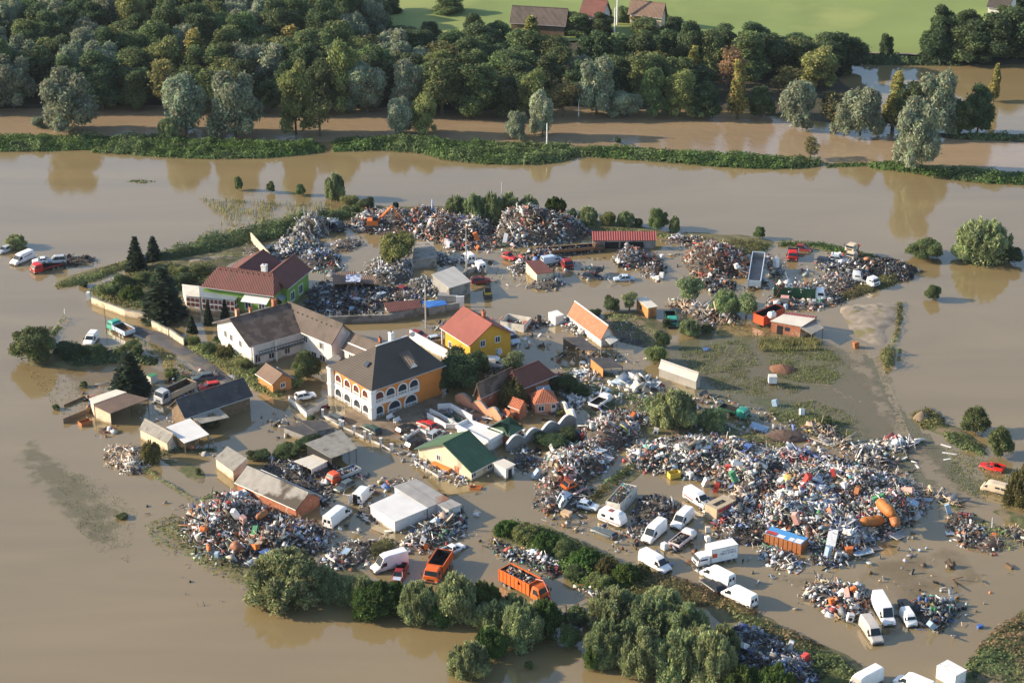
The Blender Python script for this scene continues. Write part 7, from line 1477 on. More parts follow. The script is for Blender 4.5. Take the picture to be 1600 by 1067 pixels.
heap('scrap_heap', [(555, 805), (565, 790), (585, 790), (590, 812), (575, 818)], .9, 'dark', 'dark bits between the white van and the white metal shed', 4.5, .9, .3, .3, 42)
heap('scrap_heap', [(470, 730), (490, 712), (520, 715), (524, 735), (500, 748), (480, 745)], 1.0, 'dark', 'dark scrap under the grey shelter', 4.5, .9, .35, .3, 43)
heap('scrap_heap', [(405, 735), (440, 718), (470, 724), (490, 750), (520, 775), (510, 790), (480, 770), (430, 745)], .8, 'dark', 'dark scrap and planks behind the long grey barn', 4.2, 1.1, .5, .25, 44)
heap('scrap_heap', [(843, 738), (850, 718), (885, 700), (915, 690), (945, 690), (960, 706), (950, 730), (925, 748), (880, 760), (850, 760)], 1.9, 'bright', 'left central heap of mixed bright scrap beside the olive hedge', 6, .95, .38, .25, 45, peaks=[(890, 738, 8, 3.4)])
heap('scrap_heap', [(905, 690), (912, 668), (935, 652), (965, 650), (1000, 660), (1000, 680), (975, 698), (940, 708)], 2.0, 'mixed', 'central heap of grey metal offcuts above the olive hedge', 6, .9, .5, .2, 46, peaks=[(945, 690, 7, 3.6)])
heap('scrap_heap', [(925, 660), (960, 640), (1010, 645), (1060, 656), (1060, 668), (1010, 668), (960, 664)], .9, 'rustmix', 'brownish scrap band below the big willow bush', 4.6, .85, .4, .2, 47)
heap('scrap_heap', [(838, 790), (846, 765), (880, 752), (915, 755), (925, 778), (900, 800), (860, 802)], 1.2, 'rustmix', 'brown scrap around the upended van', 4.6, 1.0, .3, .35, 48)
heap('scrap_heap', [(985, 700), (1020, 690), (1060, 684), (1110, 688), (1160, 695), (1215, 704), (1270, 712), (1330, 722), (1385, 742), (1430, 768), (1448, 792), (1425, 815), (1385, 838), (1330, 858), (1280, 866), (1250, 850), (1215, 838), (1175, 838), (1140, 838),
        (1118, 820), (1100, 800), (1150, 770), (1110, 750), (1060, 742), (1010, 738), (982, 728)], 2.2, 'bright', 'huge main scrap heap of appliances, metal and plastics', 5.8, 1.08, .32, .28, 49, peaks=[(1090, 722, 9, 3.2), (1180, 750, 11, 3.6), (1260, 770, 11, 3.8), (1330, 770, 10, 3.6), (1380, 800, 8, 3.4), (1230, 812, 8, 3.0), (1150, 722, 9, 3.2), (1300, 830, 7, 2.8)], edge=3, tyres=120)
heap('scrap_heap', [(1120, 836), (1150, 815), (1200, 815), (1230, 830), (1215, 845), (1175, 852), (1130, 850)], 1.6, 'dark', 'dark lower skirt of the main heap with green tangles', 5, .95, .35, .2, 50)
heap('scrap_heap', [(985, 800), (1000, 780), (1030, 775), (1058, 790), (1062, 808), (1040, 822), (1005, 825)], 1.9, 'dark', 'black heap behind the skip full of scrap', 6, .85, .2, .15, 51, tyres=40)
heap('wire_heap', [(975, 838), (985, 818), (1015, 812), (1030, 825), (1005, 845)], 1.0, 'steel' if False else 'grey', 'heap of pale wire and tubes between the caravan and the high-roofed van', 7, .9, .7, .1, 52)
heap('scrap_heap', [(1185, 865), (1195, 852), (1225, 862), (1252, 878), (1240, 890), (1205, 884)], 1.5, 'bright', 'cream and pink bits in front of the blue-topped container', 6, .8, .2, .2, 53)
heap('scrap_heap', [(1262, 868), (1300, 858), (1360, 848), (1345, 870), (1310, 885), (1270, 880)], .8, 'colour', 'scrap strewn along the lower edge of the main heap', 4.6, 1.0, .3, .35, 54)
heap('scrap_heap', [(1252, 935), (1262, 920), (1300, 912), (1340, 915), (1362, 935), (1355, 960), (1340, 972), (1315, 965), (1280, 945)], 1.4, 'mixed', 'lower right heap left of the tall white van', 6, .9, .2, .25, 55)
heap('sacking_pile', [(1257, 922), (1270, 910), (1305, 908), (1310, 920), (1280, 930)], 1.5, 'wood', 'pale brown straw-coloured pile on the lower right heap', 7, .5, .6, .05, 56)
heap('scrap_heap', [(1425, 955), (1428, 938), (1450, 930), (1488, 940), (1500, 952), (1485, 970), (1462, 985), (1435, 978)], 1.4, 'colour', 'small heap with blue and green pieces right of the small van cab', 6, .9, .2, .25, 57)
heap('scrap_heap', [(1128, 1000), (1150, 980), (1180, 985), (1230, 1010), (1278, 1035), (1280, 1080), (1230, 1090), (1170, 1060), (1140, 1040)], 2.2, 'bluegrey', 'dark bluish heap at the bottom between willows and weeds', 5.4, 1.1, .3, .25, 58, tyres=30)
heap('scrap_heap', [(758, 848), (775, 842), (800, 856), (840, 870), (880, 895), (870, 905), (830, 888), (790, 872)], .8, 'colour', 'line of red, black and white scrap along the weed bank', 4.6, .9, .2, .3, 59)
heap('scrap_heap', [(810, 862), (850, 860), (880, 880), (870, 890), (830, 880)], 1.0, 'white', 'white scrap at the foot of the green weed bank', 5, .9, .15, .35, 60)
heap('scrap_heap', [(905, 920), (930, 912), (965, 925), (962, 940), (925, 936)], .8, 'white', 'white scrap above the big bottom thicket', 4.6, .9, .2, .35, 61)
heap('scrap_heap', [(880, 960), (900, 950), (912, 965), (905, 990), (885, 985)], .8, 'bluegrey', 'dark bits among the willows left of the big bottom thicket', 4, .9, .2, .35, 62)
heap('scrap_heap', [(1478, 812), (1492, 800), (1520, 806), (1538, 830), (1540, 850), (1515, 858), (1490, 840)], 1.2, 'rustmix', 'small brown heap at right by the water', 5.4, .9, .25, .3, 63)
heap('brushwood', [(1520, 858), (1535, 842), (1560, 840), (1570, 852), (1550, 864)], 1.4, 'rusty', 'reddish brushwood bundle beside the small brown heap', 9, .5, .85, .05, 64)
heap('timber_pile', [(1555, 830), (1580, 824), (1620, 838), (1640, 855), (1600, 850)], .8, 'wood', 'grey boards lying at the right edge', 5, 1.4, .8, .1, 65)
heap('timber_stack', [(1268, 672), (1278, 664), (1300, 668), (1326, 690), (1322, 702), (1305, 696), (1275, 684)], .9, 'wood', 'stack of pale timber and roots near the small island', 6, 1.4, .8, .1, 66)
heap('scrap_heap', [(1320, 716), (1340, 700), (1362, 700), (1390, 722), (1382, 738), (1350, 734)], 1.1, 'rustmix', 'brown beams and boards behind the main heap', 5.4, 1.2, .55, .2, 67)
heap('board_pile', [(1360, 700), (1372, 688), (1400, 684), (1432, 690), (1425, 700), (1390, 706)], .8, 'white', 'white boards and sheets scattered at the right of the drowned track', 5, 1.3, .4, .4, 68)
heap('timber_pile', [(1365, 728), (1372, 724), (1418, 748), (1424, 760), (1410, 758), (1372, 738)], .5, 'wood', 'long beams lying along the upper right edge of the main heap', 5, 1.8, .85, .1, 69)
heap('timber_pile', [(1440, 764), (1450, 764), (1500, 785), (1502, 792), (1480, 788), (1445, 772)], .5, 'wood', 'pale beams behind the right end of the main heap', 5, 1.6, .8, .1, 70)
heap('scrap_heap', [(800, 725), (808, 702), (830, 700), (842, 715), (838, 735), (815, 738)], .8, 'bluegrey', 'bluish scrap between the hall and the scalloped wall', 5.4, .9, .4, .3, 71)
heap('scrap_heap', [(640, 380), (680, 396), (700, 400), (720, 412), (690, 416), (660, 404)], .6, 'grey', 'grey scrap around the concrete hut', 3.4, .9, .3, .3, 72)
heap('rubble_pile', [(375, 390), (392, 378), (412, 384), (405, 402), (385, 408)], .8, 'grey', 'stones and rubble by the tall cream wall behind the house', 3, .7, .1, .1, 73)
heap('stone_pile', [(338, 392), (360, 380), (390, 378), (388, 388), (350, 396)], .6, 'beige' if False else 'wood', 'pale sand and rubble by the track behind the house', 3, .5, .1, .1, 74)
heap('scrap_heap', [(68, 408), (100, 402), (146, 402), (150, 410), (115, 416), (85, 418)], .8, 'brown' if False else 'dark', 'low dark mound right of the red tow truck', 3.4, .8, .4, .2, 75)
heap('scrap_heap', [(150, 446), (165, 438), (184, 440), (180, 448), (160, 452)], .5, 'grey', 'short woodpile at the tip of the overgrown garden', 5, .8, .6, .1, 76)
heap('scrap_heap', [(620, 768), (600, 752), (615, 745), (650, 752), (640, 764)], .6, 'bright', 'white bits at the far edge of the rusty striped roof', 3.4, .8, .3, .3, 77)
heap('floating_debris', [(1400, 838), (1440, 820), (1450, 870), (1420, 880)], .05, 'dark', 'dark flotsam in the water right of the main heap', .35, .9, .3, .3, 78, z=0)
heap('floating_debris', [(1490, 880), (1560, 870), (1580, 900), (1500, 940)], .05, 'dark', 'scattered dark flotsam in the right lower water', .05, 1.0, .3, .3, 79, z=0)
heap('floating_debris', [(225, 780), (290, 775), (295, 800), (230, 800)], .05, 'dark', 'floating branches left of the big lower-left heap', .25, .9, .7, .1, 80, z=0)
heap('floating_debris', [(290, 905), (380, 915), (400, 950), (290, 950)], .05, 'dark', 'specks of flotsam off the near shore', .12, .6, .3, .2, 81, z=0)
for i, (pp_, mixn_, dn, lab) in enumerate([
    ([(735, 575), (800, 560), (880, 590), (900, 640), (860, 660), (800, 640)], 'mixed', .7, 'odds and ends between the brown tiled house and the scalloped wall'),
    ([(640, 505), (700, 500), (800, 500), (870, 520), (860, 545), (780, 545), (700, 530)], 'mixed', .5, 'odds and ends in the flooded street around the yellow house'),
    ([(700, 395), (800, 385), (930, 395), (1030, 440), (960, 450), (800, 450), (720, 430)], 'mixed', .18, 'stray scrap floating in the far yard'),
    ([(1040, 380), (1200, 395), (1300, 430), (1200, 470), (1080, 460)], 'rustmix', .25, 'stray scrap floating around the rust-brown heap'),
    ([(880, 540), (1000, 560), (1000, 600), (900, 600), (860, 570)], 'wood', .6, 'boards and bits around the tumbledown sheds'),
    ([(410, 640), (520, 650), (560, 700), (470, 700), (420, 680)], 'mixed', .4, 'odds and ends around the flat tar roofs'),
    ([(230, 640), (330, 680), (360, 720), (260, 700), (215, 690)], 'mixed', .35, 'odds and ends around the white canopy and grey sheds'),
    ([(130, 600), (250, 590), (360, 570), (380, 600), (260, 640), (140, 660)], 'mixed', .2, 'odds and ends around the umber-roofed shed and tipper truck'),
    ([(640, 640), (790, 640), (830, 690), (740, 760), (640, 740), (610, 690)], 'bright', .5, 'garden clutter and white junk around the green-roofed hall'),
    ([(500, 740), (740, 750), (750, 850), (620, 900), (520, 880)], 'mixed', .22, 'stray scrap in the water around the white metal shed'),
    ([(850, 760), (1000, 800), (1150, 860), (1130, 900), (950, 860), (840, 810)], 'mixed', .3, 'stray scrap in the lane by the white vans'),
    ([(1130, 870), (1450, 870), (1560, 900), (1500, 1000), (1250, 960)], 'mixed', .12, 'stray scrap in the open water between the lower heaps'),
    ([(1000, 600), (1180, 630), (1300, 690), (1420, 700), (1420, 740), (1200, 700), (1020, 660)], 'mixed', .5, 'stray scrap in the scrub beyond the main heap'),
    ([(880, 590), (1000, 600), (1020, 650), (900, 650)], 'white', .8, 'white scrap scattered in the scrub around the white flatbed'),
    ([(480, 460), (660, 450), (720, 470), (600, 500), (500, 500)], 'grey', 1.2, 'small parts strewn over the shaded wrecking yard'),
    ([(655, 715), (690, 720), (728, 752), (722, 760), (690, 748), (655, 728)], 'white', 3.5, 'white crates and boxes along the front of the green-roofed hall')]):
    heap('stray_scrap', pp_, .25, mixn_, lab, dn*1.25, 1.0, .3, .3, 200+i, z=-.05)
# loads
def load(root_px, pts, h, mixn, label, seed, z, **k): heap('scrap_load', pts, h, mixn, label, 8, k.get('szf', .8), .3, .3, seed, z=z, edge=.6, spread=.1, cat='scrap load')
# ---------------------------------------------------------------- single things that stand out among the scrap
def at(px, py, z=0.0): return gp(px, py, z)
def obj_at(name, label, cat, px, py, rz=0.0, z=None, tilt=(0, 0), group=None, zh=0.3):
    """z None: on whatever heap is there"""
    if z is None:
        z = 0.0
        for _ in range(3): p = gp(px, py, z+zh); z = hz_at(p.x, p.y)
    p = gp(px, py, z+zh); r = empty(name, (p.x, p.y, z), rz, label, cat, group); r.rotation_euler = (tilt[0], tilt[1], rz); return r
def pm(c): return mat('item_'+c, PAL[c], .62, .14, 1.2, stain=tuple(k*.5+.04 for k in PAL[c]), stain_s=1.3, stain_t=.62)
def rbox(mb, x0, x1, y0, y1, z0, z1, m=0, b=.04):
    mb.loft([[(x, y, z0) for x, y in ((x0+b, y0+b), (x1-b, y0+b), (x1-b, y1-b), (x0+b, y1-b))], [(x, y, z0+b) for x, y in ((x0, y0), (x1, y0), (x1, y1), (x0, y1))], [(x, y, z1-b) for x, y in ((x0, y0), (x1, y0), (x1, y1), (x0, y1))],
             [(x, y, z1) for x, y in ((x0+b, y0+b), (x1-b, y0+b), (x1-b, y1-b), (x0+b, y1-b))]], m); return mb
def fridge(px, py, label, c='white', rz=0, tilt=(0, 0), s=1.0, z=None):
    r = obj_at('fridge', label, 'fridge', px, py, rz, z, tilt, 'appliances on the heaps'); rbox(MB(), -.33*s, .33*s, -.30*s, .30*s, 0, 1.5*s).build('cabinet', pm(c), r)
    d = rbox(MB(), -.32*s, .32*s, -.36*s, -.31*s, .55*s, 1.48*s, b=.02).build('door', pm(c), r); rbox(MB(), -.32*s, .32*s, -.36*s, -.31*s, .03, .52*s, b=.02).build('freezer_door', pm(c), r)
    MB().box(-.28*s, -.25*s, -.40*s, -.36*s, .7*s, 1.1*s).build('handle', M_black, d); return r
def washer(px, py, label, c='white', rz=0, tilt=(0, 0), s=1.0, z=None):
    r = obj_at('washing_machine', label, 'washing machine', px, py, rz, z, tilt, 'appliances on the heaps'); rbox(MB(), -.34*s, .34*s, -.32*s, .32*s, 0, .9*s).build('cabinet', pm(c), r)
    MB().bar((0, -.30*s, .42*s), (0, -.36*s, .42*s), .2*s, 0, 14).build('drum_door', M_vglass, r); MB().box(-.3*s, .3*s, -.335*s, -.325*s, .74*s, .86*s).build('control_panel', pm('lgrey'), r); return r
PAL['tank'] = (.38, .135, .025)
def tank(px, py, vec, label, c, L, R, z=None, zh=None):
    r = obj_at('storage_tank', label, 'tank', px, py, heading(px, py, vec), z, zh=zh or R); pts = []
    for x, f in ((-L/2, .35), (-L/2+.08*L, .75), (-L/2+.18*L, .97), (-L/2+.25*L, 1), (L/2-.25*L, 1), (L/2-.18*L, .97), (L/2-.08*L, .75), (L/2, .35)):
        pts.append([(x, R*f*cos(2*pi*i/18), R+R*f*sin(2*pi*i/18)) for i in range(18)])
    MB().loft(pts).build('shell', pm(c), r, smooth=40); b = MB()
    for x in (-L*.25, L*.25): b.bar((x-.04, 0, R), (x+.04, 0, R), R*1.02, 0, 18)
    b.build('bands', pm(c), r); MB().bar((0, 0, R*1.95), (0, 0, R*2.12), .18, 0, 10).build('manhole', pm('dgrey'), r); return r
def crate(name, px, py, vec, label, c, L, W_, H, z=None, cat='box', top=None, open_=False, tilt=(0, 0), ribs=0, zh=None, lidc=None):
    r = obj_at(name, label, cat, px, py, heading(px, py, vec), z, tilt, zh=zh if zh is not None else H/2); m = pm(c); b = MB(); x, y = L/2, W_/2
    if open_:
        t = .06; b.box(-x, x, -y, -y+t, 0, H); b.box(-x, x, y-t, y, 0, H); b.box(-x, -x+t, -y+t, y-t, 0, H); b.box(x-t, x, -y+t, y-t, 0, H); b.box(-x+t, x-t, -y+t, y-t, 0, .08); b.build('shell', m, r)
    else: b.box(-x, x, -y, y, 0, H); b.build('shell', m, r)
    if ribs:
        b = MB()
        for i in range(ribs+1):
            q = -x+L*i/ribs
            for s in (-1, 1): b.box(q-.05, q+.05, s*(y+.03)-.03, s*(y+.03)+.03, .05, H-.05)
        b.build('ribs', m, r)
    if not open_: MB().box(-x-.04, x+.04, -y-.04, y+.04, H, H+.07).build('lid' if lidc or not top else 'top_sheet', pm(lidc or c) if not top else top, r)
    return r
def barrel(px, py, label, c, z=None, lying=None):
    r = obj_at('barrel', label, 'barrel', px, py, 0, z, (0, pi/2 if lying else 0), 'barrels among the scrap'); 
    b = MB().loft([[(.29*f*cos(2*pi*i/14), .29*f*sin(2*pi*i/14), zz) for i in range(14)] for zz, f in ((0, .97), (.04, 1), (.28, 1), (.30, 1.05), (.32, 1), (.58, 1), (.60, 1.05), (.62, 1), (.86, 1), (.9, .97))]); b.build('drum', pm(c), r, smooth=40)
    MB().bar((0, 0, .88), (0, 0, .905), .25, 0, 14).build('lid', pm('dgrey'), r); return r
def panel(name, px, py, vec, label, c, L, W_, z=None, tilt=(0, 0), cat='panel', frame=None, t=.06, zh=.05):
    r = obj_at(name, label, cat, px, py, heading(px, py, vec), z, tilt, zh=zh); MB().box(-L/2, L/2, -W_/2, W_/2, .1, .1+t).build('sheet', pm(c), r)
    if frame:
        b = MB(); x, y = L/2, W_/2; b.box(-x, x, -y-.08, -y, .06, .2); b.box(-x, x, y, y+.08, .06, .2); b.box(-x-.08, -x, -y-.08, y+.08, .06, .2); b.box(x, x+.08, -y-.08, y+.08, .06, .2); b.build('frame', pm(frame), r)
    return r
tank(1384, 793, (90, 88), 'big rust-orange cylindrical tank slanting down the right end of the main heap', 'tank', 5.0, .95)
tank(1362, 814, (140, -18), 'rust-orange tank lying level below the slanting one on the main heap', 'tank', 4.2, .85)
tank(1398, 812, (20, 60), 'shaded rusty tank behind the two orange tanks', 'rust', 3.4, .8)
tank(409, 804, (90, -62), 'red-brown cylinder beside the broken barn roof on the lower-left heap', 'rust', 2.8, .55)
tank(326, 855, (10, 60), 'orange-pink cylinder at the left foot of the lower-left heap', 'orange', 1.8, .38)
tank(318, 826, (60, 10), 'round orange boiler on the left of the lower-left heap', 'orange', 1.3, .5)
tank(1206, 492, (60, -20), 'white spherical tank on the red container bed', 'white', 1.7, .75, z=1.9)
tank(660, 704, (10, 8), 'pale round tank standing beside the black car and the green hall', 'lgrey', 1.5, .6, z=-.1)
tank(1302, 676-25, (10, 5), 'pale brown dead branch ball' if False else 'small pale round tank on the island', 'beige', .8, .3, z=.1) if False else None
# containers
cb = crate('container', 1228, 845, (200, 62), 'rusty orange container with a blue and white printed sheet on top', 'rust', 6.4, 2.4, 2.0, z=-.1, cat='container', top=mat('printed_sheet', (.08, .30, .62), .45, .06, 1), ribs=8)
for (x0, x1, y0, y1, c) in ((-3.1, -1.3, -1.2, -.1, 'red'), (-3.2, -1.4, -1.24, -1.0, 'white'), (-1.1, .1, -1.2, -.3, 'white'), (.9, 1.7, -1.2, -.2, 'white'), (1.9, 3.1, -1.2, .1, 'white')): MB().box(x0, x1, y0, y1, 2.07, 2.08).build('printed_patch', pm(c), cb)
tbx = crate('tan_cargo_box', 1125, 795, (150, -75), 'tan cargo box body with a dark red sign band and a hole in its roof', 'beige', 4.6, 2.6, 2.5, z=-.1, cat='box body')
MB().box(-1.6, .9, -.55, .35, 2.58, 2.59).build('roof_hole', M_dark, tbx); MB().box(-1.9, 1.4, -1.36, -1.30, 1.75, 2.3).build('sign_band', pm('red'), tbx)
sk = crate('scrap_skip', 971, 778, (120, -130), 'cream truck box heaped full of scrap behind the caravan', 'offwhite', 7.0, 2.5, 2.3, z=-.1, cat='skip', open_=True, ribs=9, zh=1.4)
crate('yellow_container', 1053, 741, (100, -20), 'open yellow steel container at the upper left of the main heap', 'yellow', 2.0, 1.3, 1.0, cat='container', open_=True, z=.1)
crate('orange_bin', 1395, 846+52, (10, 0), '', 'orange', 1, 1, 1) if False else None
crate('orange_box', 1326, 861, (50, -4), 'orange-yellow wooden box at the lower edge of the main heap', 'orange', 1.1, .8, 1.2, z=0, cat='box')
crate('covered_trailer', 1486, 1053, (100, 55), 'white tarpaulin-covered trailer box at the bottom right', 'white', 3.4, 2.4, 2.1, z=-.1, cat='trailer')
crate('beehive', 1207, 592, (10, 0), 'small white box on a brown stand in the drowned meadow', 'white', 1.5, 1.3, 1.3, z=1.0, cat='box', lidc='offwhite'); crate('box_stand', 1207, 598, (10, 0), 'brown stand under the small white box in the drowned meadow', 'brown', 1.2, 1.0, 1.3, z=-.3, cat='stand')
crate('white_cube', 869, 497, (30, 20), 'white stripped van box floating left of the tiled barn', 'white', 2.6, 2.0, 1.9, z=-.1, cat='box body')
crate('roofless_shed', 806, 505, (60, 10), 'low white roofless shed beside the pale blue van', 'offwhite', 5.0, 4.0, 1.7, z=-.1, cat='shed', open_=True)
crate('pallet_box', 893-8, 783+20, (60, 20), 'brown crate at the lower left of the brown scrap', 'timber', 1.6, 1.1, .8, z=0, cat='crate')
crate('garden_box', 178*1, 0, (1, 0), '', 'white', 1, 1, 1) if False else None
crate('white_tank_box', 238, 592, (20, -8), 'white and green container box right of the big lower spruce', 'offwhite', 1.6, 1.2, 1.6, z=-.2, cat='box', lidc='green')
crate('blue_drum_box', 143, 632, (5, 20), 'bright blue plastic sheet at the corner of the cream lean-to', 'blue', .9, .7, 1.3, z=-.1, cat='box')
crate('brick_trough', 133, 660, (60, -20), 'brown brick trough in the water beside the umber-roofed shed', 'rust', 2.2, 1.4, .8, z=-.1, cat='trough', open_=True)
crate('blue_tub', 1103, 546, (20, 6), 'bright blue tub in the drowned pasture', 'blue', 1.0, .7, .35, z=0, cat='tub')
crate('blue_trolley', 893, 682, (70, -25), 'blue sheet-topped cart beside the scalloped wall end', 'blue', 3.2, 1.2, .9, z=0, cat='cart')
crate('white_shelf', 719, 472, (2, 20), 'tall white board standing by the pale metal hut', 'white', .3, 1.6, 2.4, z=-.2, cat='board')
crate('steel_bench', 700, 466, (60, 4), 'grey metal cabinet row below the pale metal hut', 'grey', 4.0, 1.6, 1.5, z=-.1, cat='cabinet')
crate('garden_cabin', 172*0+1248, 488-36+24, (10, 0), '', 'white', 1, 1, 1) if False else None
crate('guard_hut', 1226, 470, (50, 4), 'tiny pale-roofed booth in front of the green container truck', 'grey', 1.6, 1.4, 1.7, z=0, cat='booth', lidc='pink')
# upended van, orange wreck
van(890, 783, (-60, 90), 'pale blue van body tipped on its side by the olive hedge', 'pale', L=4.6, H=2.2, name='tipped_van', tilt=(radians(70), radians(-18)), z=.8, group=None)
car(888, 762, (60, -40), 'orange and white wreck behind the tipped van', 'orange', L=3.6, H=1.5, name='wrecked_car', z=.8, tilt=(.3, .2))
# excavator in the far heap
def excavator(px, py, label):
    r = obj_at('excavator', label, 'excavator', px, py, 0, .8, zh=.5); m = pm('orange')
    MB().box(-1.4, 1.0, -1.1, 1.1, .8, 1.9).build('engine_house', m, r); MB().box(-.2, 1.0, -1.1, 0, 1.9, 2.8).build('cab', M_vglass, r)
    for s in (-1, 1): MB().box(-1.8, 1.8, s*1.1-.3, s*1.1+.3, 0, .8).build('track', M_iron, r)
    MB().bar((.9, 0, 1.6), (4.2, 0, 5.0), .32, 0, 6, .25).build('boom', m, r); MB().bar((4.2, 0, 5.0), (5.6, 0, 2.0), .24, 0, 6, .16).build('stick', m, r); MB().hexa([(5.2, -.4, 1.2), (6.1, -.4, 1.3), (6.1, .4, 1.3), (5.2, .4, 1.2), (5.3, -.4, 2.1), (5.9, -.4, 2.0), (5.9, .4, 2.0), (5.3, .4, 2.1)]).build('bucket', M_iron, r); return r
excavator(584, 352, 'orange-red excavator with bent arm in the far rusty heap')
# small yellow loader
ld = place('small_loader', 'small mustard-yellow loader beside the red car behind the pale metal hut', 'loader', 762, 457, (10, 40), .8, -.2); MB().box(-1.3, 1.0, -.7, .7, .6, 1.3).build('body', pm('yellow'), ld); MB().box(-.3, .8, -.6, .6, 1.3, 2.2).build('cab', M_vglass, ld); MB().box(-.35, .85, -.65, .65, 2.2, 2.3).build('roof', M_black, ld)
wheels(ld, (-.9, .8), .85, .45); MB().box(1.1, 1.6, -.8, .8, .3, .9).build('scoop', M_iron, ld)
# green paired tubs, blue-purple ball, orange boat-like piece
barrel(1456, 952, 'bright green drum on the coloured heap, left of a pair', 'green'); barrel(1461, 953, 'bright green drum on the coloured heap, right of a pair', 'green')
barrel(1448, 938, 'blue drum at the back of the coloured heap', 'blue'); barrel(1437, 936, 'blue drum beside a white sack on the coloured heap', 'blue')
crate('floating_can', 1531, 979, (10, -3), 'bluish can floating alone in the lower right water', 'blue', .9, .5, .5, z=-.1, cat='can')
crate('sunken_boat', 1577, 885, (20, 14), 'small dark and white object afloat at the right edge', 'brown', 1.5, .5, .5, z=-.15, cat='debris')
panel('floating_door', 1246, 893, (24, -18), 'brown framed board floating below the blue-topped container', 'offwhite', 1.5, .7, z=-.08, frame='rust', cat='board')
crate('orange_boat', 743, 762, (30, 2), 'orange tub afloat in front of the green-roofed hall', 'orange', 1.9, 1.1, .45, z=-.1, cat='tub', open_=True)
crate('table_frame', 716*1, 0, (1, 0), '', 'white', 1, 1, 1) if False else None
for i, (x, y, L_, v) in enumerate([(1478, 697, 2.0, (20, 6)), (1484, 709, 2.6, (30, 4)), (1480, 718, 1.3, (20, -3)), (1433, 729, 1.4, (12, 16))]): panel('floating_board', x, y, v, 'white board floating by the drowned track, %s from the top' % ORD[i], 'white', L_, .35, z=-.08, cat='board', group=None) if False else panel('floating_board', x, y, v, 'white board floating by the drowned track, %s from the top' % ORD[i], 'white', L_, .4, z=-.06, cat='board')
for i, (x, y, c, L_, W_, v, lab) in enumerate([
    (1275, 745, 'lblue', 2.6, 2.0, (20, -60), 'large pale glass-like sheet leaning in the middle of the main heap'), (936, 704, 'lblue', 2.2, 1.8, (60, 20), 'pale blue box panel on top of the central heap'), (948, 716, 'steel', 2.0, 1.8, (60, 20), 'steel blue sheet sliding off the central heap'),
    (1346, 862, 'lblue', 3.2, 2.2, (100, -26), 'pale sheet in a truck frame at the lower edge of the main heap'), (1365, 855, 'dgrey', 1.8, 2.2, (100, -26), 'dark sheet beside the pale one at the lower edge of the main heap'),
    (1300, 840, 'white', 4.2, 1.5, (20, -80), 'long white door-like shell on the lower main heap'), (1408, 835, 'grey', 5.0, 1.4, (100, -74), 'long grey slatted frame at the right foot of the main heap'), (1165, 700, 'blue', 2.8, 1.3, (40, -30), 'blue sheet near the top of the main heap'),
    (1190, 712, 'white', 2.6, .7, (60, 60), 'long white bath-like shell near the top of the main heap'), (500, 773*0+755, 'offwhite', 2.0, 1.2, (60, 20), 'cream board with a hole between the dark scrap and the flatbed'),
    (410, 843, 'beige', 4.2, 1.0, (90, -72), 'long beige board on the lower-left heap'), (414, 862, 'blue', 1.6, 1.2, (50, -20), 'blue sheet on the lower-left heap'), (417, 838, 'lgrey', 1.8, 1.0, (50, -60), 'grey panel with a frame on the lower-left heap'),
    (540, 862, 'lblue', 2.0, 1.1, (50, -60), 'pale blue sheet on the scattered pale scrap'), (1232, 775, 'brown', 4.6, .6, (90, 50), 'long brown girder across the main heap'), (1425, 785, 'lblue', 1.6, 2.0, (20, -60), 'grey-blue panel at the right end of the main heap'),
    (1449, 781, 'lblue', 1.6, 1.0, (60, 10), 'pale slab in the water just off the right end of the main heap'), (1484, 833, 'white', 1.6, 1.3, (20, 60), 'white washing-up-like sheet on the small brown heap'),
    (1355, 695, 'lgrey', 2, 1.2, (50, -10), 'grey sheet by the scattered white boards'), (1075, 636, 'steel', 3.6, 2.6, (50, 20), 'dull metal sheets behind the big dark willow bush'), (1186, 668, 'lblue', 3.0, 1.6, (60, 12), 'pale blue sheet in front of the teal flatbed'),
    (905, 768, 'pink', 3.0, .7, (90, -40), 'pink plank by the olive hedge above the tipped van'), (1020, 600, 'lgrey', 3, 2, (60, 20), 'grey crumpled tarpaulin by the greenhouse'), (1110, 655, 'grey', 2, 1.4, (60, 20), 'grey slab in the weeds')]):
    panel('loose_panel', x, y, v, lab, c, L_, W_, tilt=(random.Random(i).uniform(-.2, .25), random.Random(i+50).uniform(-.2, .2)), frame='lgrey' if c in ('lblue', 'dgrey', 'grey') else None)
